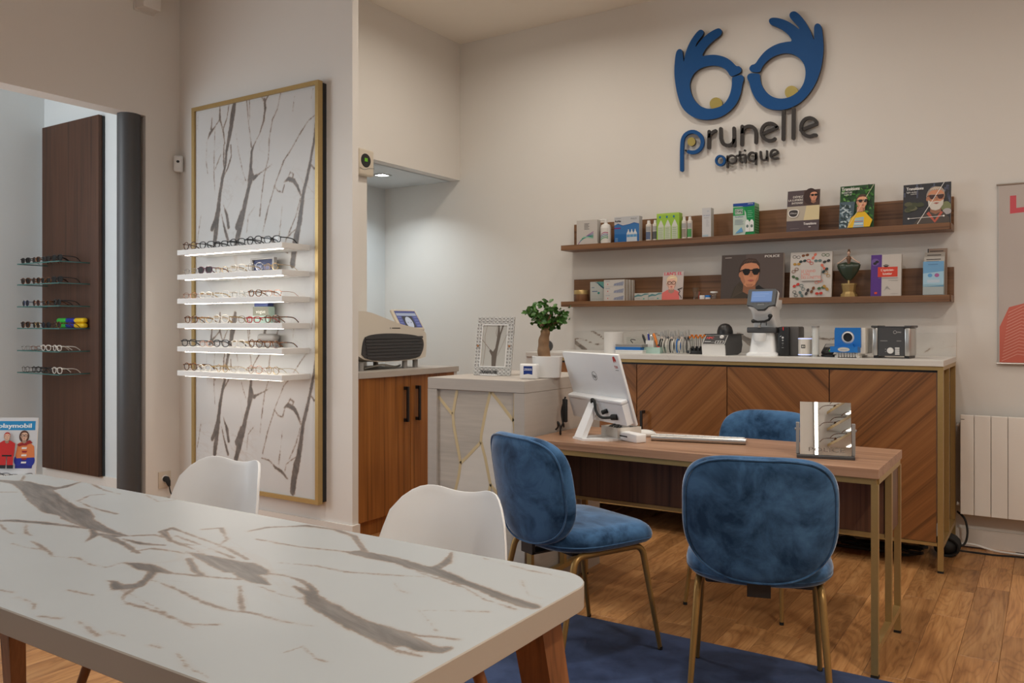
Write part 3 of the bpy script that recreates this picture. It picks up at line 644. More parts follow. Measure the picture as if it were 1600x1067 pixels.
LET=[('p','blue',0.0258,[[(-2.101,2.317),(-2.101,2.446),(-2.098,2.506),(-2.095,2.523),(-2.089,2.538),(-2.079,2.551),(-2.066,2.560),(-2.051,2.566),(-2.034,2.568),(-2.017,2.566),(-2.001,2.560),(-1.986,2.550),(-1.973,2.537),(-1.963,2.522),(-1.957,2.506),(-1.955,2.489),(-1.955,2.489),(-1.956,2.478),(-1.958,2.468),(-1.962,2.459),(-1.967,2.451),(-1.974,2.443),(-1.982,2.437),(-1.991,2.432),(-2.000,2.429),(-2.011,2.427),(-2.021,2.426),(-2.032,2.428),(-2.042,2.431),(-2.053,2.435)]]),
('r','dark',0.0238,[[(-1.909,2.553),(-1.911,2.446)],[(-1.910,2.502),(-1.903,2.535),(-1.880,2.549),(-1.866,2.553)]]),
('u','dark',0.0238,[[(-1.830,2.562),(-1.828,2.498),(-1.825,2.487),(-1.819,2.470),(-1.809,2.457),(-1.794,2.448),(-1.778,2.445),(-1.763,2.447),(-1.750,2.456),(-1.742,2.469),(-1.740,2.493)],[(-1.741,2.554),(-1.739,2.440)]]),
('n','dark',0.0238,[[(-1.686,2.558),(-1.688,2.440)],[(-1.686,2.503),(-1.683,2.526),(-1.678,2.540),(-1.667,2.550),(-1.652,2.555),(-1.636,2.554),(-1.620,2.548),(-1.608,2.537),(-1.599,2.523),(-1.596,2.508),(-1.596,2.443)]]),
('e','dark',0.0218,[[(-1.559,2.492),(-1.459,2.523),(-1.460,2.522),(-1.468,2.534),(-1.479,2.544),(-1.491,2.551),(-1.504,2.555),(-1.517,2.556),(-1.529,2.554),(-1.541,2.548),(-1.550,2.539),(-1.556,2.527),(-1.560,2.514),(-1.560,2.500),(-1.557,2.486),(-1.551,2.473),(-1.542,2.462),(-1.531,2.453),(-1.518,2.446),(-1.505,2.444),(-1.492,2.444),(-1.480,2.448),(-1.476,2.452)]]),
('l','dark',0.0238,[[(-1.420,2.619),(-1.422,2.443)]]),
('l','dark',0.0238,[[(-1.358,2.627),(-1.360,2.442)]]),
('e','dark',0.0218,[[(-1.313,2.488),(-1.212,2.515),(-1.217,2.522),(-1.225,2.535),(-1.235,2.545),(-1.246,2.552),(-1.259,2.557),(-1.271,2.557),(-1.283,2.555),(-1.294,2.548),(-1.302,2.539),(-1.309,2.527),(-1.312,2.514),(-1.312,2.499),(-1.309,2.485),(-1.303,2.472),(-1.295,2.460),(-1.284,2.450),(-1.272,2.444),(-1.260,2.441),(-1.247,2.442),(-1.236,2.446),(-1.222,2.444)]]),
('o','blue',0.0169,[[(-1.804,2.348),(-1.805,2.340),(-1.808,2.333),(-1.813,2.327),(-1.819,2.323),(-1.827,2.321),(-1.835,2.322),(-1.842,2.324),(-1.849,2.329),(-1.855,2.335),(-1.859,2.342),(-1.861,2.350),(-1.861,2.359),(-1.859,2.366),(-1.855,2.373),(-1.849,2.378),(-1.842,2.381),(-1.835,2.382),(-1.827,2.380),(-1.819,2.377),(-1.813,2.371),(-1.808,2.364),(-1.805,2.357),(-1.804,2.348)]]),
('p','dark',0.0149,[[(-1.784,2.374),(-1.785,2.303)],[(-1.727,2.348),(-1.729,2.339),(-1.733,2.332),(-1.740,2.327),(-1.749,2.324),(-1.758,2.325),(-1.767,2.328),(-1.775,2.333),(-1.780,2.341),(-1.783,2.350),(-1.783,2.358),(-1.780,2.366),(-1.775,2.373),(-1.767,2.376),(-1.758,2.378),(-1.749,2.376),(-1.740,2.371),(-1.733,2.365),(-1.729,2.357),(-1.727,2.348)]]),
('t','dark',0.0149,[[(-1.702,2.395),(-1.703,2.340),(-1.688,2.324)],[(-1.724,2.370),(-1.678,2.374)]]),
('i','dark',0.0149,[[(-1.666,2.369),(-1.667,2.322)],[(-1.669,2.401),(-1.669,2.399)]]),
('q','dark',0.0149,[[(-1.594,2.350),(-1.595,2.341),(-1.599,2.333),(-1.606,2.327),(-1.614,2.324),(-1.622,2.325),(-1.631,2.328),(-1.638,2.334),(-1.643,2.342),(-1.646,2.351),(-1.646,2.360),(-1.643,2.369),(-1.638,2.375),(-1.631,2.380),(-1.622,2.381),(-1.614,2.379),(-1.606,2.375),(-1.599,2.368),(-1.595,2.359),(-1.594,2.350)],[(-1.595,2.375),(-1.597,2.303)]]),
('u','dark',0.0149,[[(-1.566,2.379),(-1.565,2.346),(-1.564,2.344),(-1.562,2.336),(-1.557,2.329),(-1.550,2.324),(-1.543,2.323),(-1.536,2.324),(-1.531,2.329),(-1.527,2.336),(-1.526,2.348)],[(-1.526,2.380),(-1.525,2.320)]]),
('e','dark',0.0139,[[(-1.503,2.345),(-1.453,2.363),(-1.456,2.365),(-1.461,2.373),(-1.467,2.378),(-1.475,2.382),(-1.483,2.382),(-1.490,2.380),(-1.497,2.375),(-1.501,2.367),(-1.503,2.359),(-1.503,2.350),(-1.500,2.341),(-1.495,2.333),(-1.488,2.328),(-1.480,2.324),(-1.472,2.324),(-1.465,2.326),(-1.456,2.326)]]),
]

# ------------------------------------------------------------------ the room
def bx(*a): return MB().box(*a)
fl = struct('floor', bx(-7.1, 2.1, -1.6, 5.5, -.12, -.011), M['oak'])
rng = random.Random(7)
PW = 0.137
pm = {}
for L in (.42, .60, .78, .98):
    b = MB(); e = .0005
    b.rbox(e, PW - e, e, L - e, -.0105, 0, r=.0009, seg=1); pm[L] = b.mesh('plank', M['oak'])
x = -3.72
while x < .42:
    y = 1.05 - rng.random() * .5
    while y < 5.4:
        L = rng.choice(list(pm))
        if y + L > 5.4: L = .42
        if y + L > 5.46: break
        vis = not (x < -3.45 and y > 3.45) and not (x > -2.3 and y + L < 2.0)
        if vis:
            p = link('plank', pm[L], fl); p.location = (x, y, 0)
        y += L
    x += PW
struct('ceiling', bx(-7.1, 2.1, -1.6, 5.5, 3.53, 3.65), M['ceil'])
struct('wall_back', bx(-4.9, 2.1, 5.40, 5.52, 0, 3.6), M['wall'])
struct('wall_display', bx(-5.12, -3.39, 3.53, 3.58, 0, 3.6), M['wall'])
wn = MB(); wn.box(-4.1, -4.0, 3.58, 4.31, 0, 3.55); wn.box(-4.1, -4.0, 4.31, 5.41, 2.43, 3.55)
struct('wall_niche', wn, M['wall'])
struct('ceiling_niche', bx(-4.9, -4.09, 4.2, 5.41, 2.43, 2.5), M['farwall'])
nw = MB(); nw.box(-4.9, -4.8, 4.2, 5.41, 0, 2.44); nw.box(-4.8, -4.1, 4.2, 4.3, 0, 2.44)
struct('wall_niche_inner', nw, M['farwall'])
wl = MB(); wl.box(-5.14, -5.0, 3.275, 3.54, 0, 3.55); wl.box(-5.14, -5.0, -1.6, 3.275, 2.64, 3.55); wl.box(-5.14, -5.0, -1.6, .3, 0, 2.64)
struct('wall_left', wl, M['wall'])
struct('wall_far_back', bx(-7.1, -5.12, 3.65, 3.75, 0, 3.6), M['farwall'])
struct('wall_far_left', bx(-7.1, -6.97, -1.6, 3.66, 0, 3.6), M['farwall'])
struct('wall_right', bx(1.75, 1.9, -1.6, 5.5, 0, 3.6), M['wall'])
struct('wall_front', bx(-5.1, 1.9, -1.75, -1.6, 0, 3.6), M['dgrey'])  # unseen wall, coloured dark to cut bounce light on the table edge
struct('wall_far_front', bx(-7.1, -5.1, -1.75, -1.6, 0, 3.6), M['farwall'])
cl = MB(); cl.lathe([(0, 0), (.072, 0), (.072, 2.64), (0, 2.64)], 0, 0, 40)
o = struct('trim_column', cl, M['dgrey'], smooth=True); o.location = (-5.066, 3.198, 0)
def base(name, poly):
    struct(name, MB().hprism(poly, 0, .10), M['skirt'])
base('baseboard_display', [(-5.0, 3.53), (-3.39, 3.53), (-3.39, 3.58), (-3.376, 3.58), (-3.376, 3.516), (-5.0, 3.516)])
base('baseboard_back', [(-4.0, 5.40), (1.75, 5.40), (1.75, 5.386), (-4.0, 5.386)])
base('baseboard_left', [(-5.0, 3.275), (-5.0, 3.53), (-4.986, 3.516), (-4.986, 3.275)])
base('baseboard_far', [(-6.97, 3.65), (-5.14, 3.65), (-5.14, 3.636), (-6.97, 3.636)])
# niche downlight
d = thing('recessed_downlight', 'small square recessed downlight shining in the niche ceiling', 'light', (-4.358, 4.866, 2.43))
b = MB()
for x0, x1, y0, y1 in ((-.055, .055, -.055, -.04), (-.055, .055, .04, .055), (-.055, -.04, -.04, .04), (.04, .055, -.04, .04)): b.box(x0, x1, y0, y1, -.006, 0)
part('bezel', b, M['steel'], d, False)
part('lens', MB().lathe([(0, -.006), (.03, -.004), (.04, 0), (0, 0)], n=20), M['ledcool'], d)
area('downlight_beam', (-4.358, 4.866, 2.415), 5, (.85, .95, 1.0), .08, spread=radians(130))
# wall fittings
d = thing('wall_thermostat', 'beige wall thermostat with a round dark display beside the niche', 'thermostat', (-4.0, 4.262, 2.29))
part('body', MB().rbox(0, .045, -.075, .075, 0, .185, r=.015, seg=3), M['beige'], d)
MM = Matrix.Translation((.045, -.012, .105)) @ Matrix.Rotation(pi / 2, 4, 'Y')
part('display', MB().lathe([(0, .004), (.045, .004), (.048, 0), (0, 0)], n=28, M=MM), M['black'], d)
ik = Ink(); ik.rect(-.012, .0, -.008, .016, (120, 190, 40)).rect(.003, .016, -.008, .016, (120, 190, 40))
ik.build(d, 'digits', Matrix.Translation((.0495, -.015, .105)) @ Matrix.Rotation(pi / 2, 4, 'Z'), 'screen')
b = MB(); b.tube(smooth_path([(.046, -.07, .05), (.046, -.03, .04), (.046, .02, .055), (.046, .07, .06)]), .002, 6); part('seam', b, M['grey'], d)
d = thing('motion_sensor', 'small white motion sensor in the wall corner above the outlet', 'sensor', (-4.985, 3.515, 2.30), radians(45))
part('body', MB().rbox(-.03, .03, -.045, 0, 0, .11, r=.012, seg=3), M['white'], d)
part('lens', MB().ball((0, -.044, .068), .011, .006, .009), M['black'], d)
d = thing('alarm_box', 'plain beige box high on the wall above the round column', 'box', (-5.0, 3.27, 3.318))
part('cover', MB().rbox(0, .10, -.075, .055, 0, .21, r=.012), M['wall'], d)
part('backplate', MB().rbox(0, .012, -.082, .062, -.006, .212, r=.003), M['wall'], d)
d = thing('wall_outlet', 'grey square wall outlet with a black plug low beside the column', 'outlet', (-5.0, 3.411, .167))
part('plate', MB().rbox(0, .010, -.046, .046, 0, .11, r=.003), M['beige'], d)
part('socket_ring', MB().lathe([(0, .003), (.025, .003), (.027, 0), (0, 0)], n=24, M=Matrix.Translation((.010, 0, .06)) @ Matrix.Rotation(pi / 2, 4, 'Y')), M['white'], d)
b = MB(); b.tube([(.0, 0, .06), (.03, 0, .06), (.045, 0, .045), (.05, .004, .015)], [.02, .02, .016, .009], 12)
b.tube(smooth_path([(.05, .004, .02), (.055, .012, -.03), (.07, .035, -.08), (.10, .06, -.12), (.16, .06, -.158)]), .0042, 8)
solo('power_plug', 'black plug and cable running down from the grey wall outlet', 'plug', b, M['rubber'], (-5.0, 3.411, .167))
# sliding sign lamp rail etc. are out of view

# ------------------------------------------------------------------ far room: walnut panel with glass shelves
d = thing('eyewear_wall', 'tall dark walnut wall panel seen through the doorway', 'panel', (-6.5, 3.649, .10))
part('veneer_board', MB().rbox(-.406, .404, -.05, -.02, 0, 2.77, r=.002), M['walnutd'], d)
part('black_backing', MB().box(-.40, .408, -.0205, 0, .004, 2.766), M['black'], d, False)
SH = (1.743, 1.580, 1.408, 1.238, 1.064, .892); ORD = ('topmost', 'second', 'third', 'fourth', 'fifth', 'lowest')
for z, nm in zip(SH, ORD):
    d = thing('glass_shelf', f'{nm} clear glass shelf on the walnut panel in the doorway', 'shelf', (-6.515, 3.48, z), group='glass shelves on the walnut panel')
    part('pane', MB().box(-.305, .305, -.118, .1195, -.008, 0), M['glass'], d, False)
    b = MB(); b.box(-.305, .305, -.1195, -.118, -.008, 0); b.box(.305, .3065, -.1195, .118, -.008, 0); b.box(-.3065, -.305, -.1195, .118, -.008, 0)
    part('polished_edge', b, M['glassedge'], d, False)

# ------------------------------------------------------------------ eyeglasses
_gm = {}
SHP = {'round': (.0235, .0225, .0225, 2.0, 2.0), 'rect': (.026, .0165, .0175, 3.4, 2.8), 'square': (.0265, .020, .0205, 3.2, 2.4), 'oval': (.0255, .018, .0195, 2.3, 2.0), 'big': (.028, .0225, .0235, 2.7, 2.1)}
def gmesh(key, fn):
    if key not in _gm: _gm[key] = fn()
    return _gm[key]
def glasses(label, loc, rz, shape, fm, lm='clear', r=.0019, tm=None, group=None, sc=1.0):
    a, bu, bl, nu, nl = SHP[shape]; zc = bl + r; tm = tm or fm; cx = a + .0095
    def front():
        b = MB()
        for s in (-1, 1):
            ol = super_outline(a, bu, bl, nu, nl, 26, s * cx, zc)
            b.tube([(p[0], .0012 * ((p[0] - s * cx) / a) * s * 2, p[1]) for p in ol], r, 6, closed=True)
            b.box(min(s * (cx + a - .001), s * (cx + a + .007)), max(s * (cx + a - .001), s * (cx + a + .007)), -r, r * 1.6, zc + bu * .35, zc + bu * .35 + 2.6 * r)
        b.tube(smooth_path([(-.0105, 0, zc + bu * .32), (0, -.002, zc + bu * .52), (.0105, 0, zc + bu * .32)], 4), r * .95, 6)
        for s in (-1, 1): b.tube([(s * .0095, .002, zc - .002), (s * .0075, .007, zc - .007)], .0011, 5)
        return b.mesh('front_frame', M[fm], True)
    def lens():
        ol = super_outline(a - r * .6, bu - r * .6, bl - r * .6, nu, nl, 26)
        b = MB(); b.prism([(p[0], p[1]) for p in ol], -.0007, .0007); return b.mesh('lens', M[lm], False)
    def temple(s):
        b = MB(); x0 = s * (cx + a + .006); zt = zc + bu * .35 + 1.3 * r
        b.tube(smooth_path([(x0, .001, zt), (x0 + s * .002, .05, zt + .001), (x0 + s * .001, .095, zt - .003), (x0 - s * .002, .12, zt - .014), (x0 - s * .006, .142, r + .001)], 4),
               [r * (1.0 if r < .0015 else 1.15)] * 17, 6); return b.mesh('temple', M[tm], True)
    g = thing('eyeglasses' if lm == 'clear' else 'sunglasses', label, 'glasses', loc, rz, group); g.scale = (sc,) * 3
    link('front_frame', gmesh(('f', shape, fm, r), front), g)
    for s in (-1, 1):
        o = link('lens', gmesh(('l', shape, lm, r), lens), g); o.location = (s * cx, 0, zc)
        link('temple', gmesh(('t', shape, tm, r, s), lambda: temple(s)), g)
    return g
NTH = ('first', 'second', 'third', 'fourth', 'fifth', 'sixth', 'seventh')
NICE = {'black': 'black', 'tort': 'tortoiseshell', 'clearframe': 'pale clear', 'purple': 'plum', 'goldw': 'thin gold', 'silverw': 'thin silver', 'copperw': 'thin copper', 'bluef': 'blue', 'redf': 'red', 'dgrey': 'dark grey'}
TH, TN = .0029, .0014
far_rows = [
    [('square', 'black', 'smoke', TH), ('square', 'tort', 'smoke', TH), ('square', 'black', 'smoke', TH), ('big', 'black', 'smoke', TH)],
    [('big', 'tort', 'brownlens', TH), ('round', 'tort', 'brownlens', TH), ('square', 'tort', 'smoke', TH), ('big', 'black', 'smoke', TH)],
    [('round', 'bluef', 'bluelens', TN), ('round', 'copperw', 'redlens', TN), ('oval', 'tort', 'brownlens', TH), ('round', 'black', 'smoke', TH)],
    [('big', 'tort', 'brownlens', TH), ('round', 'goldw', 'smoke', TN), ('round', 'black', 'bluelens', TN), ('round', 'tort', 'redlens', TH)],
    [('rect', 'silverw', 'clear', TN), ('rect', 'copperw', 'clear', TN), ('square', 'clearframe', 'clear', TH), ('square', 'clearframe', 'clear', TH)],
    [('round', 'black', 'clear', TN), ('round', 'black', 'clear', TH), ('square', 'black', 'clear', TH), ('big', 'clearframe', 'clear', TH)]]
for z, nm, row in zip(SH, ORD, far_rows):
    for i, (s, f, l, r) in enumerate(row):
        kind = 'eyeglasses' if l == 'clear' else 'sunglasses'
        glasses(f'{NICE[f]} {kind}, {NTH[i]} pair from the far wall on the {nm} glass shelf', (-6.74 + .15 * i, 3.385 + .004 * (i % 2), z), radians(rng.uniform(-6, 6)), s, f, l, r, group='eyewear on the glass shelves')
for i, (mn, cname) in enumerate((('green', 'green'), ('royal', 'blue'), ('yellow', 'yellow'))):
    d = thing('glasses_case', f'{cname} hard glasses case on the fourth glass shelf', 'case', (-6.535 + .125 * i, (3.570, 3.570, 3.568)[i], 1.238), radians(-3))
    part('lower_shell', MB().rbox(-.072, .072, -.025, .025, 0, .038, r=.018, seg=4), M[mn], d)
    part('lid', MB().rbox(-.072, .072, -.025, .025, .039, .078, r=.022, seg=4), M[mn], d)
# poster on a low display counter
d = thing('display_counter', 'low white counter behind the marble table by the doorway', 'counter', (-4.49, 2.06, 0), radians(33))
part('worktop', MB().rbox(-.42, .20, -.30, .10, .465, .50, r=.004), M['white'], d)
part('body', MB().box(-.40, .16, -.28, .08, 0, .465), M['white'], d, False)
d = thing('toy_poster', 'stand-up poster with a blue banner and costumed children on the low counter', 'poster', (-4.435, 2.13, .505), radians(33), rot=(radians(-5), 0, radians(33)))
part('board', MB().box(-.15, .15, 0, .006, 0, .285), M['card'], d, False)
ik = Ink(); ik.rect(-.149, .149, .001, .284, (203, 205, 208)).rect(-.149, .139, .222, .268, (40, 135, 190))
ik.text('playmobil', -.046, .234, .023, (225, 232, 236), .165, bold=.0018)
ik.poly([(.045, .03), (.13, .03), (.14, .09), (.045, .09)], (45, 50, 130)).ell(.058, .07, .02, .028, (45, 55, 150)).ell(.12, .07, .024, .03, (45, 55, 150))
ik.poly([(.045, .095), (.055, .155), (.085, .168), (.115, .16), (.138, .14), (.142, .085), (.05, .08)], (215, 125, 75))
for q in range(6): ik.poly([(.075 + .004 * (q % 2), .055 + q * .018), (.10, .055 + q * .018), (.102 + .003 * (q % 2), .064 + q * .018), (.076, .064 + q * .018)], (150, 40, 45) if q % 2 else (225, 220, 215))
ik.poly([(.05, .15), (.115, .172), (.13, .158), (.062, .140)], (150, 45, 45))
ik.face(.087, .192, .020, (225, 185, 160), (85, 55, 45), long=True, clear=(60, 45, 45), body=False)
ik.poly([(-.145, .03), (-.06, .03), (-.03, .08), (-.06, .10), (-.145, .075)], (200, 60, 50)).poly([(-.145, .085), (-.09, .085), (-.07, .12), (-.10, .15), (-.145, .15)], (45, 70, 65)).face(-.13, .165, .016, (220, 180, 155), (80, 55, 40), body=False)
ik.poly([(-.035, .09), (-.04, .155), (-.015, .17), (.02, .17), (.045, .155), (.04, .09)], (190, 45, 45)).rect(-.02, .03, .09, .098, (40, 35, 35)).rect(-.03, .002, .045, .09, (190, 45, 45)).rect(.008, .038, .045, .09, (190, 45, 45)).rect(-.032, .002, .03, .047, (40, 40, 45)).rect(.008, .04, .03, .047, (40, 40, 45)).face(.003, .188, .018, (222, 180, 155), (170, 50, 45), body=False)
ik.build(d)
b = MB(); b.prism([(-.04, 0), (.04, 0), (.02, .2), (-.02, .2)], .006, .01)
part('strut', b, M['card'], d, False)
glasses('thin black child eyeglasses lying in front of the toy poster', (-4.27, 2.06, .50), radians(30), 'rect', 'black', 'clear', .0017, sc=.9)
glasses('thin dark grey child eyeglasses beside those in front of the poster', (-4.40, 1.98, .50), radians(35), 'rect', 'dgrey', 'clear', .0017, sc=.9)

# ------------------------------------------------------------------ marble display panel and lit shelves
d = thing('framed_panel', 'gold framed veined marble panel on the wall behind the lit shelves', 'panel', (0, 0, 0))
X0, X1, Z0, Z1 = -4.78, -3.60, .205, 2.70
b = MB()
for (a0, a1, c0, c1) in ((X0, X0 + .025, Z0, Z1), (X1 - .025, X1, Z0, Z1), (X0 + .025, X1 - .025, Z1 - .025, Z1), (X0 + .025, X1 - .025, Z0, Z0 + .025)):
    b.box(a0, a1, 3.463, 3.500, c0, c1)
part('gold_frame', b, M['gold'], d, False)
part('black_back', MB().box(X0 + .01, X1 + .001, 3.5005, 3.53, Z0 + .01, Z1 - .01), M['black'], d, False)
nu, nv = 150, 310
b = MB().grid(lambda u, v: (X0 + .025 + u * (X1 - X0 - .05), 3.478, Z0 + .025 + v * (Z1 - Z0 - .05)), nu, nv)
o = part('marble_slab', b, M['marble_panel'], d, False)
per = 1.37
strokes = [[(p[0], p[1], p[2] * .9) for p in st] for st in VP]
strokes = strokes + [[(p[0], p[1] - per, p[2]) for p in st] for st in strokes]
set_vein(o.data, strokes, 0, 2)
LX0, LX1 = -4.65, -3.682
LZ = (1.7356, 1.580, 1.428, 1.273, 1.126, .973)
for z, nm in zip(LZ, ORD):
    d = thing('lit_shelf', f'{nm} white lit display shelf on the marble panel', 'shelf', ((LX0 + LX1) / 2, 3.37, z), group='lit shelves on the marble panel')
    w = (LX1 - LX0) / 2
    part('shelf_board', MB().rbox(-w, w, -.106, .108, -.033, 0, r=.002), M['white'], d, False)
    part('led_strip', MB().box(-w + .05, w - .03, -.084, -.068, -.0355, -.0330), M['led'], d, False)
lit_rows = [
    [('round', 'tort', TH), ('square', 'black', TH), ('rect', 'black', TH), ('square', 'black', TH), ('big', 'black', TH), ('square', 'black', TH)],
    [('rect', 'silverw', TN), ('square', 'purple', TH), ('rect', 'goldw', TN), ('square', 'clearframe', TH), ('big', 'silverw', TN), ('oval', 'goldw', TN)],
    [('rect', 'copperw', TN), ('rect', 'clearframe', TH), ('square', 'clearframe', TN), ('rect', 'silverw', TN), ('oval', 'tort', TH), ('rect', 'copperw', TN)],
    [('square', 'tort', TH), ('oval', 'goldw', TN), ('big', 'clearframe', TH), ('square', 'tort', TN), ('rect', 'redf', TH), ('square', 'tort', TH)],
    [('square', 'black', TH), ('rect', 'copperw', TN), ('square', 'black', TH), ('square', 'clearframe', TH), ('round', 'tort', TH), ('oval', 'tort', TH)],
    [('round', 'tort', TH), ('oval', 'clearframe', TH), ('round', 'goldw', TN), ('rect', 'clearframe', TN), ('round', 'copperw', TN), ('round', 'goldw', TN)]]
for z, nm, row in zip(LZ, ORD, lit_rows):
    for i, (s, f, r) in enumerate(row):
        lm = 'brownlens' if f == 'purple' else 'clear'
        kind = 'eyeglasses' if lm == 'clear' else 'sunglasses'
        tm = {'black': 'black', 'clearframe': 'goldw'}.get(f)
        glasses(f'{NICE[f]} {s if s != "big" else "large"} {kind}, {NTH[i]} pair from the doorway on the {nm} lit shelf', (-4.555 + .152 * i + rng.uniform(-.006, .006), 3.285 + rng.uniform(0, .012), z), radians(rng.uniform(-7, 5)), s, f, lm, r, tm, group='eyewear on the lit shelves')
d = thing('picture_stand', 'small silver framed blue picture standing on the second lit shelf', 'picture', (-4.02, 3.42, 1.580))
b = MB()
for a in ((-.105, .105, .08, .09), (-.105, .105, 0, .01), (-.105, -.09, .01, .08), (.09, .105, .01, .08)): b.box(a[0], a[1], -.012, .012, a[2], a[3])
part('frame', b, M['grey'], d, False)
ik = Ink(); ik.rect(-.09, .09, .01, .08, (60, 70, 105)).poly([(-.09, .06), (-.04, .05), (0, .065), (.05, .05), (.09, .07), (.09, .08), (-.09, .08)], (35, 45, 85)).rect(-.07, -.02, .02, .045, (150, 155, 180)).rect(.0, .06, .02, .04, (120, 125, 160))
ik.build(d)
part('backing', MB().box(-.09, .09, .0005, .008, .01, .08), M['dgrey'], d, False)
d = thing('brand_block', 'small two-tone block reading vogue on the fourth lit shelf', 'sign', (-4.03, 3.43, 1.273))
part('block', MB().rbox(-.07, .07, -.025, .025, 0, .10, r=.002), M['mint'], d, False)
part('cap', MB().rbox(-.062, .062, -.022, .022, .10, .122, r=.002), M['bluef'], d, False)
ik = Ink(); ik.rect(-.07, .07, .045, .098, (140, 140, 125)).text('vogue', 0, .06, .022, (240, 240, 232), .085, 'c', .0008); ik.build(d, M_=Matrix.Translation((0, -.0252, 0)))
d = thing('glasses_case', 'grey rounded hard glasses case on the fifth lit shelf', 'case', (-3.985, 3.425, 1.126))
part('lower_shell', MB().rbox(-.08, .08, -.028, .028, 0, .036, r=.016, seg=4), M['grey'], d)
part('lid', MB().rbox(-.08, .08, -.028, .028, .037, .082, r=.027, seg=5), M['grey'], d)

# ------------------------------------------------------------------ niche cabinet and edging machine
d = thing('niche_cabinet', 'reddish walnut two-door cabinet in the niche beside the marble panel', 'cabinet', (-3.40, 3.59, 0))
part('carcass', MB().box(-.56, -.025, 0, .945, .0, .945), M['white'], d, False)
part('plinth', MB().box(-.04, -.022, .0, .93, 0, .09), M['walnutr'], d, False)
for k, (y0, y1) in enumerate(((.0, .472), (.476, .93))):
    q = part('door', MB().rbox(-.022, 0, y0, y1, .095, .945, r=.0015), M['walnutr'], d, False)
    h = .415 if k == 0 else .53
    b = MB(); b.box(.0, .03, h - .008, h + .008, .655, .675); b.box(.0, .03, h - .008, h + .008, .855, .875); b.box(.022, .034, h - .008, h + .008, .655, .875)
    part('handle', b, M['black'], q, False)
part('end_panel', MB().box(-.56, 0, .932, .965, 0, .945), M['white'], d, False)
pts = [(-.56, -.0), (0.005, 0)] + [(.012 + .016 * sin(pi * t), .97 * t) for t in (.2, .4, .6, .8, 1.0)] + [(-.56, .97)]
solo('niche_worktop', 'beige worktop with a bowed front edge on the niche cabinet', 'worktop', MB().hprism(pts, .945, .98), M['taupe'], (-3.40, 3.59, 0), smooth=False)
d = thing('lens_edger', 'beige lens edging machine with a dark louvred window on the niche cabinet', 'machine', (-3.50, 4.0, .98))
prof = [(-.385, .05), (.33, .05), (.348, .10), (.350, .18), (.345, .232), (.29, .256), (.08, .286), (-.10, .335), (-.22, .365), (-.34, .365), (-.385, .36)]
prof = chaikin(prof, 2)
b = MB(); MR = Matrix.Rotation(pi / 2, 4, 'Z')
b.prism(prof, .0, .46, MR); part('shell', b, M['ivory'], d)
wp = [(-.285, .055), (.255, .055), (.305, .11), (.315, .165), (.295, .20), (.20, .218), (.05, .228), (-.12, .228), (-.24, .215), (-.27, .18)]
part('louvre_window', MB().prism(chaikin(wp, 2), -.006, .004, MR), M['dgrey'], d, False)
for k in range(7):
    zz = .075 + k * .02
    b = MB(); b.box(-.235 - .003 * k, .262 + .006 * k, -.0105, -.004, zz, zz + .013, MR); part('slat', b, M['dgrey'], d, False)
b = MB()
for (xx, yy) in ((-.25, .03), (.16, .03), (.29, .05), (.0, .4), (.29, .4)): b.cyl(xx, yy, 0, .052, .018, n=12, M=MR)
part('foot', b, M['grey'], d, kind='stuff')
b = MB(); b.tube(smooth_path([(-.2, .05, .012), (-.05, .04, .03), (.08, .05, .012), (.15, .06, .02)]), .006, 6, M=MR); part('cable', b, M['steel'], d)
b = MB(); b.prism([(-.02, .296), (.10, .278), (.25, .256), (.25, .268), (.10, .292), (0, .314)], .04, .36, MR); part('lid_trim', b, M['clearframe'], d, False)
ik = Ink(); ik.rect(-.03, .05, 0, .006, (70, 65, 60)).ell(-.045, .003, .006, .006, (150, 150, 150)); ik.build(d, 'nameplate', MR @ Matrix.Translation((.03, -.001, .258)))
d = thing('control_tablet', 'beige tilted touch screen mounted above the lens edging machine', 'screen', (-3.60, 4.345, 1.228), rot=(radians(-36), 0, radians(84)))
MT = Matrix.Identity(4)
part('bezel', MB().rbox(-.125, .105, 0, .022, .0, .175, r=.012, seg=3, M=MT), M['beige'], d)
ik = Ink(); ik.rect(-.105, .088, .02, .158, (95, 100, 150)).rect(-.10, .083, .118, .14, (185, 190, 205)).rect(-.06, .035, .022, .115, (80, 78, 80)).ell(-.012, .06, .032, .05, (215, 218, 228)).ell(-.025, .062, .004, .004, (90, 90, 100)).ell(.004, .062, .004, .004, (90, 90, 100))
for q in range(4): ik.rect(-.1, -.068, .03 + q * .022, .044 + q * .022, (125, 130, 180)); ik.rect(.045, .08, .03 + q * .022, .044 + q * .022, (125, 130, 180))
ik.build(d, 'display', MT @ Matrix.Translation((0, -.0005, 0)), 'screen')
part('arm', MB().tube([(0, .02, .03), (0, .06, -.02), (0, .05, -.12)], .014, 10), M['beige'], d)

# ------------------------------------------------------------------ marble meeting table
TX0, TX1, TY0, TY1, TZ = -2.97, -.765, .755, 1.505, .75
d = thing('meeting_table', 'large white marble table with rounded corners and walnut legs', 'table', ((TX0 + TX1) / 2, (TY0 + TY1) / 2, 0))
cx, cy, hw, hd, rc = (TX0 + TX1) / 2, (TY0 + TY1) / 2, (TX1 - TX0) / 2, (TY1 - TY0) / 2, .085
def corner(x, y, rr=rc, W_=hw, D_=hd):
    ax, ay = abs(x) - (W_ - rr), abs(y) - (D_ - rr)
    if ax > 0 and ay > 0:
        k = max(ax, ay) / hypot(ax, ay); ax *= k; ay *= k
        x = math.copysign(W_ - rr + ax, x); y = math.copysign(D_ - rr + ay, y)
    return x, y
b = MB().grid(lambda u, v: (*corner((2 * u - 1) * (hw - .002), (2 * v - 1) * (hd - .002)), TZ), 440, 150)
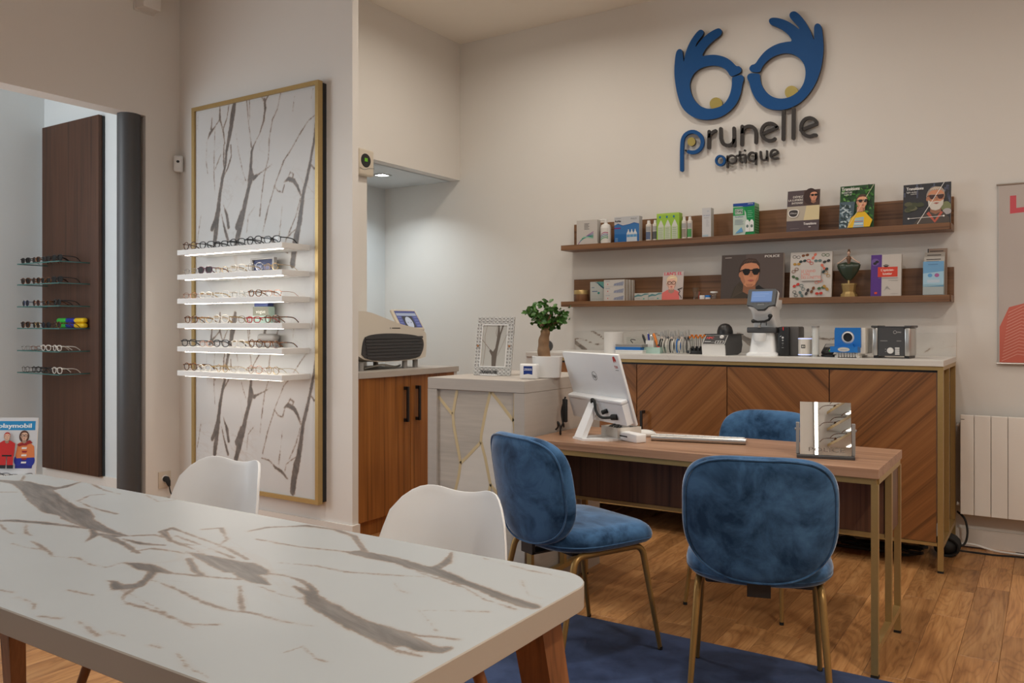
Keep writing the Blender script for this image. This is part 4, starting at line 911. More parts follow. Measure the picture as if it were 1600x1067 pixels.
o = part('marble_top', b, M['marble_table'], d, False); set_vein(o.data, VT, 0, 1, (cx, cy))
ring = []
for sx, sy, a0 in ((1, 1, 0), (-1, 1, 90), (-1, -1, 180), (1, -1, 270)):
    for k in range(9):
        a = radians(a0 + 90 * k / 8); ring.append((sx * (hw - rc) + rc * cos(a), sy * (hd - rc) + rc * sin(a)))
b = MB(); n = len(ring)
inset = [(p[0] * (1 - .002 / hw), p[1] * (1 - .002 / hd)) for p in ring]
vs = [(*p, TZ) for p in inset] + [(*p, TZ - .002) for p in ring] + [(*p, TZ - .046) for p in ring] + [(*p, TZ - .048) for p in inset]
fs = [(k * n + i, k * n + (i + 1) % n, (k - 1) * n + (i + 1) % n, (k - 1) * n + i) for k in (1, 2, 3) for i in range(n)] + [tuple(range(4 * n - 1, 3 * n - 1, -1))]
b.add(vs, fs); part('marble_edge_shaded', b, M['marble_edge_shaded'], d, True)
for sx in (-1, 1):
    for sy in (-1, 1):
        b = MB(); zt = TZ - .048
        tx, ty = sx * (hw - .085), sy * (hd - .115); bx_, by_ = sx * (hw + .005), sy * (hd - .045)
        w0, d0, w1, d1 = .036, .036, .026, .024
        vs = [(bx_ - w1, by_ - d1, 0), (bx_ + w1, by_ - d1, 0), (bx_ + w1, by_ + d1, 0), (bx_ - w1, by_ + d1, 0),
              (tx - w0, ty - d0, zt), (tx + w0, ty - d0, zt), (tx + w0, ty + d0, zt), (tx - w0, ty + d0, zt)]
        b.add(vs, [(3, 2, 1, 0), (4, 5, 6, 7), (0, 1, 5, 4), (1, 2, 6, 5), (2, 3, 7, 6), (3, 0, 4, 7)])
        part('leg', b, M['tleg'], d, False)

# ------------------------------------------------------------------ white shell chairs at the marble table
def shell_chair(label, loc, rz):
    c = thing('shell_chair', label, 'chair', loc, rz, 'white shell chairs at the marble table')
    prof = smooth_path([(0, .215, .430), (0, .16, .455), (0, 0, .440), (0, -.12, .448), (0, -.185, .51), (0, -.215, .60), (0, -.245, .72), (0, -.27, .795)], 6)
    L = [0]
    for p, q in zip(prof, prof[1:]): L.append(L[-1] + (q - p).length)
    tot = L[-1]
    def at(v):
        s = v * tot
        for i in range(len(L) - 1):
            if L[i + 1] >= s:
                t = (s - L[i]) / max(L[i + 1] - L[i], 1e-9); p = prof[i].lerp(prof[i + 1], t); tg = (prof[i + 1] - prof[i]).normalized(); return p, tg
        return prof[-1], (prof[-1] - prof[-2]).normalized()
    hwid = [(0, .175), (.1, .215), (.3, .235), (.48, .235), (.62, .225), (.8, .195), (.92, .168), (.97, .155), (1, .135)]
    def half(v):
        for (a, x), (b_, y) in zip(hwid, hwid[1:]):
            if v <= b_: 
                t = (v - a) / (b_ - a); return x + (y - x) * t
        return hwid[-1][1]
    def surf(off):
        def f(u, v):
            # round the top corners by pulling v down at the sides
            e = abs(2 * u - 1); vv = v
            if v > .74: vv = v - (v - .74) * .55 * e ** 6
            p, tg = at(vv); h = half(vv); nrm = Vector((0, -tg.z, tg.y)) if True else None
            curl = (.030 + .055 * min(1, max(0, (vv - .35) / .3)) * (1 - .55 * max(0, (vv - .7) / .3))) * e ** 2.6
            nfront = Vector((0, tg.z, -tg.y)) if vv > .5 else Vector((0, tg.z, -tg.y))
            nup = Vector((0, tg.z, -tg.y)); nup = nup if nup.dot(Vector((0, .7, .7))) > 0 else -nup
            q = p + nup * (curl + off); return (h * (2 * u - 1), q.y, q.z + .040 * min(1, max(0, (vv - .6) / .3)) * e ** 2.2)
        return f
    b = MB(); nu, nv = 28, 44
    b.grid(surf(.0), nu, nv); b.grid(surf(.012), nu, nv, flip=True)
    N = (nu + 1) * (nv + 1); idx = lambda i, j: j * (nu + 1) + i
    edge = [idx(i, 0) for i in range(nu)] + [idx(nu, j) for j in range(nv)] + [idx(i, nv) for i in range(nu, 0, -1)] + [idx(0, j) for j in range(nv, 0, -1)]
    for a_, b_ in zip(edge, edge[1:] + edge[:1]): b.f.append((a_, a_ + N, b_ + N, b_)); b.c.append(None)
    o = part('shell', b, M['plastic'], c, 'all')
    m = o.modifiers.new('smooth', 'BEVEL'); m.width = .004; m.segments = 2; m.limit_method = 'ANGLE'
    bc = MB().rbox(-.18, .18, -.13, .17, .447, .475, r=.014, seg=3); part('seat_cushion', bc, M['plastic'], c)
    for sx in (-1, 1):
        for sy in (-1, 1):
            part('leg', MB().tube([(sx * .13, .02 + sy * .11, .43), (sx * .225, .02 + sy * .215, 0)], [.017, .011], 10), M['tleg'], c)
    b = MB()
    b.tube([(-.16, -.125, .30), (.16, .165, .30)], .005, 6); b.tube([(.16, -.125, .30), (-.16, .165, .30)], .005, 6); part('brace', b, M['black'], c)
    return c
shell_chair('white shell chair tucked under the marble table in front of the walnut niche cabinet', (-1.345, 1.60, 0), pi + radians(4))
shell_chair('white shell chair tucked under the marble table in front of the gold framed panel', (-2.285, 1.60, 0), pi + radians(4))

# ------------------------------------------------------------------ rug
b = MB().rbox(-2.9, -.30, 1.9, 3.168, 0, .009, r=.004)
solo('rug', 'dark navy blue rug on the oak floor under two velvet chairs', 'rug', b, M['rug'])

# ------------------------------------------------------------------ blue velvet chairs
def pad(outline, hth, place, rings=(0, .25, .5, .72, .86, .93, .97, .99, 1.0)):
    N = len(outline); mx = sum(p[0] for p in outline) / N; mz = sum(p[1] for p in outline) / N
    b = MB(); vs = []; rows = []
    seq = [(s, 1) for s in rings] + [(s, -1) for s in rings[-2::-1]]
    for s, sg in seq:
        h = hth * sqrt(max(0, 1 - max(0, (s - .82) / .18) ** 2))
        row = []
        if s == 0:
            row = [len(vs)]; vs.append(place(mx, mz, sg * h, s))
        else:
            for p in outline:
                row.append(len(vs)); vs.append(place(mx + (p[0] - mx) * s, mz + (p[1] - mz) * s, sg * h, s))
        rows.append(row)
    fs = []
    for a, c in zip(rows, rows[1:]):
        for k in range(N):
            l = (k + 1) % N
            if len(a) == 1: fs.append((a[0], c[k], c[l]))
            elif len(c) == 1: fs.append((a[k], c[0], a[l]))
            else: fs.append((a[k], c[k], c[l], a[l]))
    return b.add(vs, fs)
BO = super_outline(.240, .200, .212, 3.9, 2.5, 80, 0, .646)
def back_place(x, z, t, s):
    y = -.215 - (z - .44) * .17 + .95 * x * x - .12 * (max(0, .50 - z)) + t + .012 * (1 - s * s) * (1 if t < 0 else -.4) * -1
    return (x, y, z)
SO = super_outline(.238, .245, .228, 5.0, 2.7, 80, 0, .0)
def seat_place(x, y, t, s):
    return (x, y, .456 + t + (.012 * (1 - s * s) if t > 0 else 0) - .02 * max(0, (y - .12) / .1) ** 2 * (.4))
vc = thing('velvet_chair', 'x', 'chair', (0, 0, 0), 0, 'blue velvet chairs around the desk')
part('backrest', pad(BO, .029, back_place), M['velvet'], vc, 'all')
part('seat', pad(SO, .039, lambda x, z, t, s: seat_place(x, z, t, s)), M['velvet'], vc, 'all')
b = MB(); mx, mz = 0, .64
b.tube([back_place(mx + (p[0] - mx) * .955, mz + (p[1] - mz) * .955, -.0235, .955) for p in BO], .0035, 6, closed=True)
part('piping', b, M['velvet'], vc)
b = MB(); b.tube([seat_place(p[0] * .985, p[1] * .985, -.012, 1) for p in SO], .0032, 6, closed=True); part('seat_seam', b, M['velvet'], vc)
for s in (-1, 1):
    for f in (-1, 1):
        top = (s * .190, f * .165 + .01, .405); foot = (s * .2175, f * .2445, 0)
        bend = [(s * .190, .01, .408), (s * .190, f * .12 + .01, .408)]
        for k in range(1, 6):
            a = k / 5 * radians(78); bend.append((s * (.190 + .004 * k / 5), f * (.125 + .045 * sin(a)) + .01, .408 - .045 * (1 - cos(a))))
        path = bend + [(s * .2165, f * .2415, .02), foot]
        rr = [.0125] * (len(path) - 2) + [.0088, .0088]
        lg_ = part('leg', MB().tube(path, rr, 12), M['brass'], vc)
        part('foot_cap', MB().cyl(foot[0], foot[1], 0, .012, .0095, n=10), M['rubber'], lg_)
b = MB(); b.box(-.036, .036, -.232, -.218, .395, .455); b.box(-.036, .036, -.232, -.05, .395, .402); part('bracket', b, M['black'], vc, False)
b = MB(); b.tube([(-.19, .01, .405), (.19, .01, .405)], .010, 8); b.rbox(-.17, .17, -.15, .16, .405, .425, r=.008); part('under_frame', b, M['black'], vc)
def fc(label, x, y, ang, first=[True]):
    if first[0]:
        first[0] = False; vc.location = (x, y, z0); vc.rotation_euler = (0, 0, ang); vc['label'] = label; return vc
    return copy_thing(vc, (x, y, z0), ang, label)
z0 = .0092
fc('blue velvet chair on the rug turned sideways beside the marble table corner', -1.558, 2.86, radians(66.6 - 90))
fc('blue velvet chair on the rug with its back square to the viewer before the mirror', -.834, 2.83, radians(107 - 90))
z0 = 0
fc('blue velvet chair behind the desk in front of the chevron cabinet', -1.150, 3.80, radians(-93 - 90))

# ------------------------------------------------------------------ reception block
d = thing('reception_block', 'taupe reception block with a pale front panel crossed by gold lines', 'counter', (-2.0, 3.19, 0))
part('top_slab', MB().rbox(-.56, 0, 0, .75, .950, 1.005, r=.0015), M['taupe'], d, False)
part('end_panel', MB().box(-.056, 0, 0, .75, 0, .949), M['taupe'], d, False)
part('end_panel', MB().box(-.56, -.504, 0, .75, 0, .949), M['taupe'], d, False)
part('front_panel', MB().box(-.504, -.056, .012, .03, 0, .95), M['pale'], d, False)
for st in INL:
    part('inlay', MB().prism([(min(-.057, p[0] + 2.0), min(.949, p[1])) for p in st], .0112, .0122), M['cream'], d, False)
for st in GL:
    b = MB(); pts = [(p[0] + 2.0, p[1]) for p in st]
    pts = [(min(-.058, max(-.502, x)), min(.948, z)) for x, z in pts]
    for p, q in zip(pts, pts[1:]):
        dx, dz = q[0] - p[0], q[1] - p[1]; L_ = hypot(dx, dz) or 1; nx, nz = -dz / L_ * .0075, dx / L_ * .0075
        b.prism([(p[0] + nx, p[1] + nz), (p[0] - nx, p[1] - nz), (q[0] - nx, q[1] - nz), (q[0] + nx, q[1] + nz)], .0105, .0125)
    part('gold_line', b, M['goldflat'], d, False)
part('back_panel', MB().box(-.504, -.056, .70, .72, 0, .95), M['white'], d, False)

# ------------------------------------------------------------------ desk
d = thing('desk', 'walnut desk on a gold steel frame with a drawer box', 'desk', (-1.249, 3.46, 0))
X0, X1, Y0, Y1 = -.738, .739, -.28, .28
part('desk_top', MB().rbox(X0, X1, Y0, Y1, .712, .747, r=.0012), M['desk'], d, False)
part('modesty_panel', MB().rbox(X0 + .03, X1 - .03, .035, .0525, .447, .711, r=.001), M['deskside'], d, False)
part('drawer_pedestal', MB().rbox(X1 - .299, X1 - .010, .053, Y1 - .031, .447, .689, r=.001), M['deskside'], d, False)
part('box_rail', MB().box(X0 + .03, X1 - .028, .03, .05, .432, .447), M['gold'], d, False)
q = .024
for sx in (-1, 1):
    xa = X1 - .002 - q if sx > 0 else X0 + .002
    for yy in (Y0 + .006, .028, Y1 - .006 - q):
        zb = .0 if yy != .028 else .112
        lg_ = part('leg', MB().box(xa, xa + q, yy, yy + q, zb + .008 * (zb == 0), .690), M['gold'], d, False)
        if zb == 0: part('foot_cap', MB().box(xa - .001, xa + q + .001, yy - .001, yy + q + .001, 0, .010), M['rubber'], lg_, False)
    part('end_rail', MB().box(xa, xa + q, Y0 + .006 + q, Y1 - .006 - q, .088, .112), M['gold'], d, False)
    part('end_rail', MB().box(xa, xa + q, Y0 + .006 + q, Y1 - .006 - q, .690, .712), M['gold'], d, False)
part('front_rail', MB().box(X0 + .008, X1 - .008, Y0 + .006, Y0 + .006 + q, .690, .712), M['gold'], d, False)
part('back_rail', MB().box(X0 + .008, X1 - .008, Y1 - .006 - q, Y1 - .006, .690, .712), M['gold'], d, False)

# ------------------------------------------------------------------ back cabinet with chevron doors, worktop and shelves
d = thing('back_cabinet', 'long walnut cabinet with chevron doors and gold legs along the back wall', 'cabinet', (-1.6, 4.71, 0))
part('carcass', MB().box(-1.14, 1.08, .03, .67, .17, 1.02), M['walnutz'], d, False)
part('gold_top_rail', MB().box(-1.12, 1.15, .004, .028, 1.030, 1.050), M['gold'], d, False)
part('gold_base_rail', MB().box(-1.12, 1.12, .004, .028, .135, .150), M['gold'], d, False)
part('painted_gap_shadow', MB().box(-1.12, 1.12, .022, .03, 1.018, 1.030), M['black'], d, False)  # black strip stands in for the shade above the doors
part('end_panel', MB().box(-1.34, -1.125, .006, .67, 0, 1.05), M['white'], d, False)
XS = (-1.122, -.541, .028, .595, 1.118)
for xg in XS[1:4]: part('painted_door_shadow', MB().box(xg - .0035, xg + .0035, .020, .0285, .152, 1.018), M['black'], d, False)  # black strips paint the shadow in the joints between doors
for i in range(4):
    q_ = part('door', MB().rbox(XS[i] + .0026, XS[i + 1] - .0026, .010, .028, .152, 1.018, r=.001), M['chev_a' if i % 2 else 'chev_b'], d, False)
    if i in (0, 1):
        xh = XS[i + 1] - .05 if i == 0 else XS[i] + .05
        b = MB(); b.box(xh - .007, xh + .007, -.03, .010, .72, .738); b.box(xh - .007, xh + .007, -.03, .010, .60, .618); b.box(xh - .007, xh + .007, -.04, -.028, .60, .738)
        part('handle', b, M['black'], q_, False)
for yy, zb in ((.004, 0), (.30, .15), (.645, 0)):
    lg_ = part('leg', MB().box(1.122, 1.148, yy, yy + .026, zb + .009 * (zb == 0), 1.030), M['gold'], d, False)
    if zb == 0: part('foot_cap', MB().box(1.121, 1.149, yy - .001, yy + .027, 0, .011), M['rubber'], lg_, False)
part('end_rail', MB().box(1.122, 1.148, .03, .645, .125, .150), M['gold'], d, False)
part('end_rail', MB().box(1.122, 1.148, .03, .67, 1.0295, 1.0497), M['gold'], d, False)
solo('back_worktop', 'long pale marble worktop on the chevron cabinet', 'worktop', MB().rbox(-2.94, -.45, 4.705, 5.40, 1.05, 1.08, r=.0015), M['marble_plain'], smooth=False)
b = MB().grid(lambda u, v: (-2.94 + 2.49 * u, 5.3875, 1.0801 + .137 * v), 160, 10)
b.box(-2.94, -.45, 5.388, 5.3995, 1.0801, 1.217)
o = solo('backsplash', 'low marble backsplash with dark veins above the back worktop', 'backsplash', b, M['marble_splash'], smooth=False)
BS = [[(-2.94, 1.165, .001), (-2.90, 1.16, .004), (-2.86, 1.155, .004), (-2.80, 1.13, .004), (-2.76, 1.12, .003), (-2.70, 1.13, .003)], [(-2.95, 1.145, .012), (-2.90, 1.11, .012), (-2.85, 1.08, .012)], [(-2.80, 1.22, .01), (-2.74, 1.19, .008), (-2.70, 1.16, .003)], [(-2.35, 1.19, .004), (-2.3, 1.2, .006), (-2.22, 1.17, .006), (-2.10, 1.19, .003)], [(-1.72, 1.2, .012), (-1.64, 1.15, .022), (-1.56, 1.09, .02)], [(-1.58, 1.19, .01), (-1.54, 1.16, .02), (-1.50, 1.1, .03)], [(-1.25, 1.19, .008), (-1.15, 1.17, .006), (-1.05, 1.19, .003)], [(-.62, 1.10, .003), (-.57, 1.13, .002)]]
set_vein(o.data, BS, 0, 2)
for z, h, nm in ((1.835, .165, 'upper'), (1.430, .165, 'lower')):
    d = thing('wall_shelf', f'{nm} long walnut wall shelf above the back worktop', 'shelf', (-1.7, 5.40, z))
    part('shelf_board', MB().rbox(-1.262, 1.232, -.18, 0, -.037, 0, r=.001), M['walnut'], d, False)
    part('back_board', MB().box(-1.242, 1.238, -.018, 0, 0, h), M['walnut'], d, False)
    part('end_block', MB().box(1.2325, 1.238, -.16, 0, -.037, -.0005), M['walnut'], d, False)

# ------------------------------------------------------------------ wall sign
d = thing('wall_sign', 'blue and charcoal raised shop sign with two hands above the shelves', 'sign', (-1.65, 5.40, 2.80))
off = lambda ps: [(p[0] + 1.65, p[1] - 2.80) for p in ps]
def plate(name, poly, y0, y1, face, edge=True):
    b = MB().prism(poly, y0, y1); o = part(name, b, M[face], d, False)
    if edge:
        o.data.materials.append(M['logoedge']); n = len(poly)
        for i, p in enumerate(o.data.polygons): p.material_index = 0 if i == 0 else 1
    return o
for hn in (HA, HB): plate('hand', chaikin(off(hn), 2), -.038, -.016, 'logoblue')
for k, dt in enumerate(DOTS): plate('gold_dot', off(dt), -.034 - .002 * (k == 2), -.016, 'logogold')
def stroke_poly(pts, w):
    # one outline with round ends; closed loops become a ring strip
    pts = [Vector(p) for p in pts]; closed = (pts[0] - pts[-1]).length < 1e-4
    if closed: pts = pts[:-1]
    n = len(pts); L, R_ = [], []
    for i in range(n):
        a = pts[(i - 1) % n] if (closed or i > 0) else pts[i]; c = pts[(i + 1) % n] if (closed or i < n - 1) else pts[i]
        t = (c - a).normalized(); nr = Vector((-t.y, t.x)) * w / 2
        L.append(pts[i] + nr); R_.append(pts[i] - nr)
    return L, R_, closed, pts
for ch, cn, w, sts in LET:
    b = MB()
    for st in sts:
        w = w * (.86 if w < .02 else .95); L, R_, closed, ps = stroke_poly(st, w); y0, y1 = -.036, -.016
        n = len(ps); m = n if closed else n - 1
        vs = [(p.x, y0, p.y) for p in L] + [(p.x, y0, p.y) for p in R_] + [(p.x, y1, p.y) for p in L] + [(p.x, y1, p.y) for p in R_]
        fs = []
        for i in range(m):
            j = (i + 1) % n
            fs += [(i, j, n + j, n + i)[::-1], (2 * n + i, 2 * n + j, j, i)[::-1], (n + i, n + j, 3 * n + j, 3 * n + i)[::-1]]
        b.add(vs, fs)
        if not closed:
            for e in (ps[0], ps[-1]):
                b.prism([(e.x + w / 2 * cos(2 * pi * k / 14), e.y + w / 2 * sin(2 * pi * k / 14)) for k in range(14)], y0 - .0001, y1)
    b.v = [(v[0] + 1.65, v[1], v[2] - 2.80) for v in b.v]
    part('letter', b, M['logoblue' if cn == 'blue' else 'logodark'], d, False)
b = MB()
for (x_, z_) in ((-2.06, 2.85), (-1.25, 3.0), (-2.08, 2.45), (-1.55, 2.47), (-1.25, 2.56)): b.tube([(x_ + 1.65, -.02, z_ - 2.8), (x_ + 1.65, 0, z_ - 2.8)], .006, 6)
part('standoff', b, M['logoedge'], d, kind='stuff')

# ------------------------------------------------------------------ goods on the upper wall shelf
def carton(name, label, cat, x0, x1, y, z, h, dep, face, side=(200, 198, 194), group=None, rz=0.0, gap=.0):
    d = thing(name, label, cat, ((x0 + x1) / 2, y, z), rz, group); w = (x1 - x0) / 2
    b = MB().rbox(-w, w, 0, dep, 0, h, r=.0012, seg=1); b.c = [side] * len(b.f)
    part('carton', b, M['print'], d, False)
    ik = Ink(); face(ik, w, h); ik.build(d, 'printed_front', Matrix.Translation((0, -.0003, 0)))
    return d
SZ = 1.835
def f_swirl(k, w, h):
    k.rect(-w, w, 0, h, (196, 191, 186))
    for i, c in enumerate(((150, 90, 150), (120, 120, 165), (70, 140, 135), (60, 145, 115), (150, 190, 175))):
        k.curve([(w * (-.85 + .12 * i) + (w * 1.5 - .01 * i) * t, .006 + .012 * i * (1 - t) + (.085 - .012 * i) * (t ** .7)) for t in [q / 8 for q in range(9)]], .005 + .001 * i, c)
    for q in range(5): k.rect(-w * .25, w * .25 - .008 * (q % 2), h * (.62 + .055 * q), h * (.62 + .055 * q) + .004, (120, 118, 118))
carton('solution_box', 'white contact lens solution box with a coloured swirl at the shelf end', 'box', -2.86, -2.695, 5.27, SZ, .176, .055, f_swirl)
d = thing('pump_bottle', 'white pump bottle with a coloured swirl on the upper wall shelf', 'bottle', (-2.637, 5.29, SZ))
part('body', MB().lathe([(0, 0), (.036, 0), (.037, .01), (.037, .115), (.030, .135), (.013, .142), (.013, .15), (0, .15)]), M['white'], d)
b = MB(); b.cyl(0, 0, .15, .172, .010, n=14); b.tube([(0, 0, .170), (-.02, -.008, .172), (-.035, -.012, .168)], .005, 8); part('pump', b, M['white'], d)
def wrap(k, R):
    k.mb.v = [((R - v[1]) * sin(v[0] / R), -(R - v[1]) * cos(v[0] / R), v[2]) for v in k.mb.v]
def wrect(k, R, x0, x1, z0, z1, c, n=8):
    for q in range(n):
        k.rect(x0 + (x1 - x0) * q / n, x0 + (x1 - x0) * (q + 1) / n, z0, z1, c); k.k -= 1
    k.k += 1
ik = Ink(); wrect(ik, .037, -.035, .035, .012, .11, (215, 212, 208))
for i, c in enumerate(((165, 60, 110), (110, 120, 165), (60, 145, 130), (60, 150, 100))): ik.curve([(-.034 + .068 * q / 8, .02 + .012 * (3 - i) + .022 * sin(q / 8 * 2.2)) for q in range(9)], .006, c)
wrap(ik, .0372); ik.build(d, 'label_print')
def f_renu(k, w, h):
    k.rect(-w, w, 0, h, (190, 192, 196))
    k.poly([(-w, 0), (w, 0), (w, h * .68), (w * .6, h * .73), (w * .2, h * .68), (-w * .3, h * .64), (-w * .7, h * .72), (-w, h * .66)], (60, 115, 175))
    k.poly([(-w, 0), (w, 0), (w, h * .3), (-w, h * .34)], (35, 100, 165)); k.poly([(-w, h * .66), (-w * .7, h * .72), (-w * .3, h * .64), (w * .2, h * .68), (w * .6, h * .73), (w, h * .68), (w, h * .70), (w * .6, h * .755), (w * .2, h * .70), (-w * .3, h * .665), (-w * .7, h * .745), (-w, h * .68)], (40, 80, 150))
    k.text('ReNu', -w * .93, h * .80, .014, (50, 50, 60), w * .46, bold=.0012).rect(-w * .95, -w * .45, h * .93, h * .945, (130, 130, 135)).rect(-w, -w * .48, h * .54, h * .59, (130, 60, 120))
    for q in range(3):
        x = w * (.15 + .27 * q); k.rect(x - .014, x + .014, .004, h * .34, (195, 205, 215)).poly([(x - .014, h * .34), (x + .014, h * .34), (x + .004, h * .44), (x + .003, h * .5), (x - .003, h * .5), (x - .004, h * .44)], (210, 215, 220)).rect(x - .012, x + .012, h * .2, h * .3, (90, 150, 200))
    for q in range(3): k.rect(-w * .92, -w * .7, h * (.06 + .05 * q), h * (.08 + .05 * q), (140, 175, 210))
    k.text('MULTI', w * .35, h * .88, .009, (90, 90, 95), w * .45)
carton('solution_box', 'blue and white contact lens solution box with three bottles pictured', 'box', -2.56, -2.372, 5.27, SZ, .180, .055, f_renu, (185, 187, 190))
def vial(x, lab, cap=(205, 205, 205), h=.142, r=.020, band=(95, 110, 140), y=5.285):
    d = thing('saline_bottle', lab, 'bottle', (x, y, SZ))
    part('body', MB().lathe([(0, 0), (r, 0), (r, h * .80), (r * .55, h * .86), (0, h * .86)], n=18), M['clearframe'], d)
    part('cap', MB().lathe([(0, h * .86), (r * .6, h * .86), (r * .5, h), (0, h)], n=16), M['white'], d)
    k = Ink(); wrect(k, r, -r, r, h * .08, h * .45, band); wrect(k, r, -r, r, h * .48, h * .7, (165, 165, 165)); wrap(k, r + .0003); k.build(d, 'label_print')
vial(-2.307, 'clear saline bottle with a slate label beside the blue solution box')
vial(-2.258, 'clear saline bottle with a dark label touching the green solution box', band=(90, 90, 95))
def f_green(k, w, h):
    k.rect(-w, w, 0, h, (150, 190, 70)).rect(-w, w, h * .93, h, (165, 200, 85))
    for q in range(3):
        x = w * (-.62 + .62 * q); k.rect(x - w * .27, x + w * .27, .004, h * .5, (190, 200, 175)).poly([(x - w * .27, h * .5), (x + w * .27, h * .5), (x + w * .12, h * .66), (x, h * .76), (x - w * .12, h * .66)], (205, 208, 200))
        k.ell(x - w * .08, h * .86, .006, .008, (35, 110, 165))
        for r_ in range(6): k.rect(x - w * .2, x + w * (.18 - .05 * (r_ % 2)), h * (.08 + .07 * r_), h * (.095 + .07 * r_), (140, 165, 130))
carton('solution_box', 'lime green contact lens solution box with three bottles pictured', 'box', -2.238, -2.078, 5.26, SZ, .180, .06, f_green, (150, 190, 70))
vial(-2.052, 'small clear bottle with a grey label right beside the lime box', h=.150, r=.0175, band=(150, 140, 130))
vial(-2.012, 'small clear bottle with a green label second from the lime box', h=.148, r=.0175, band=(80, 150, 90))
def f_slim(k, w, h):
    k.rect(-w, w, 0, h, (196, 196, 198)).text('EYE DROPS', 0, h * .72, .008, (90, 110, 150), w * 1.5, 'c').rect(-w * .6, w * .6, h * .66, h * .672, (130, 130, 135)).rect(w * .1, w * .6, h * .88, h * .89, (110, 140, 180))
    for q in range(6): k.rect(-w * .1, w * (.6 - .1 * (q % 3)), h * (.38 + .04 * q), h * (.392 + .04 * q), (170, 172, 178))
    k.rect(-w * .9, w * .4, h * .04, h * .10, (165, 185, 195))
carton('eye_drop_box', 'slim tall white eye drop carton alone on the upper shelf', 'box', -1.922, -1.862, 5.27, SZ, .196, .055, f_slim, (188, 186, 184))
def f_opti(k, w, h):
    k.rect(-w, w, 0, h, (25, 135, 75)).poly([(-w, 0), (w * .1, 0), (w * .35, h * .3), (w * .2, h * .7), (-w * .1, h * .9), (-w, h * .9)], (185, 200, 190)).poly([(-w, h * .62), (w * .1, h * .62), (w * .05, h * .88), (-w, h * .88)], (45, 150, 85))
    k.poly([(-w, h), (w, h), (w, h * .90), (w * .2, h * .88), (-w, h * .93)], (35, 70, 150)).rect(-w * .80, -w * .1, h * .66, h * .82, (235, 240, 235)).rect(-w * .77, -w * .13, h * .67, h * .81, (10, 80, 50))
    k.text('OPTI', -w * .45, h * .745, .010, (235, 240, 235), w * .5, 'c', .0006).text('FREE', -w * .45, h * .68, .010, (235, 240, 235), w * .5, 'c', .0006).text('PureMoist', -w * .42, h * .56, .009, (50, 90, 160), w * .75, 'c')
    k.text('SPECIAL', w * .9, h * .95, .006, (230, 235, 240), w * .5, 'r')
    for q in range(4): k.rect(w * .35, w * (.85 - .1 * (q % 2)), h * (.55 + .06 * q), h * (.57 + .06 * q), (120, 190, 150)); k.rect(-w * .85, w * (.0 - .1 * (q % 2)), h * (.34 + .045 * q), h * (.355 + .045 * q), (140, 155, 165))
    for x in (w * .35, w * .75): k.rect(x - .013, x + .013, h * .1, h * .4, (225, 228, 226)).poly([(x - .013, h * .4), (x + .013, h * .4), (x + .005, h * .47), (x - .005, h * .47)], (225, 228, 226)).ell(x, h * .27, .008, .01, (100, 120, 115))
    k.poly([(-w * .8, h * .06), (-w * .2, h * .25), (-w * .05, h * .1)], (100, 160, 205))
d = carton('solution_box', 'green and white contact lens solution box with a dark blue top edge', 'box', -1.708, -1.570, 5.25, SZ, .205, .10, f_opti, (120, 175, 125))
ik = Ink()
for q in range(11): ik.rect(-.045, .045, .012 + .016 * q, .021 + .016 * q, (40, 130, 75))
ik.build(d, 'side_print', Matrix.Translation((.0693, .05, 0)) @ Matrix.Rotation(pi / 2, 4, 'Z'))

def placard(name, label, cat, x0, x1, y, z, h, face, lean=9, th=.004, rz=0.0, backc=(60, 58, 56), group=None):
    d = thing(name, label, cat, ((x0 + x1) / 2, y, z), group=group, rot=(radians(-lean), 0, rz)); w = (x1 - x0) / 2
    b = MB().box(-w, w, 0, th, 0, h); b.c = [backc] * 6
    part('board', b, M['print'], d, False)
    ik = Ink(); face(ik, w, h); ik.build(d, 'print', Matrix.Translation((0, -.0002, 0)))
    b = MB().prism([(-w * .25, h * .02), (w * .25, h * .02), (w * .15, h * .7), (-w * .15, h * .7)], th, th + .002)
    part('easel_back', b, M['dgrey'], d, False)
    return d
def f_defiez(k, w, h):
    k.rect(-w, w, 0, h, (80, 68, 72)).rect(-w, w, h * .27, h * .62, (175, 165, 150)).poly([(w * .05, h * .27), (w, h * .27), (w, h * .66), (w * .55, h * .74), (w * .2, h * .62)], (205, 190, 150))
    k.poly([(w * .02, h * .62), (w, h * .62), (w, h), (w * .02, h)], (75, 55, 50)).ell(w * .42, h * .84, w * .42, h * .20, (55, 35, 32))
    k.face(w * .62, h * .85, w * .27, (215, 150, 120), (55, 35, 32), long=True, shades=(25, 22, 22), body=False, turn=.4)
    k.text('DÉFIEZ', -w * .02, h * .82, .013, (215, 208, 200), w * .62, 'r', .0005).text('LA LUMIÈRE', -w * .02, h * .745, .013, (215, 208, 200), w * .90, 'r', .0005).text('INTENSE', -w * .02, h * .67, .013, (215, 208, 200), w * .68, 'r', .0005)
    k.poly(chaikin([(-w * .92, h * .52), (-w * .9, h * .40), (-w * .7, h * .34), (-w * .35, h * .35), (-w * .25, h * .44), (-w * .24, h * .53), (-w * .6, h * .55)], 2), (225, 220, 215)).poly(chaikin([(-w * .87, h * .51), (-w * .85, h * .41), (-w * .68, h * .36), (-w * .39, h * .37), (-w * .31, h * .44), (-w * .3, h * .515), (-w * .6, h * .535)], 2), (55, 50, 52))
    k.text('XTRActive', -w * .58, h * .43, .010, (220, 215, 212), w * .42, 'c').rect(-w * .75, -w * .2, h * .07, h * .075, (160, 150, 150))
    k.text('Transitions', w * .85, h * .15, .016, (238, 232, 230), w * .78, 'r', .0005).ell(w * .45, h * .10, .008, .004, (170, 160, 160))
placard('advert_placard', 'mauve counter placard with a woman in dark sunglasses and white slogan', 'placard', -1.372, -1.178, 5.245, SZ, .262, f_defiez)
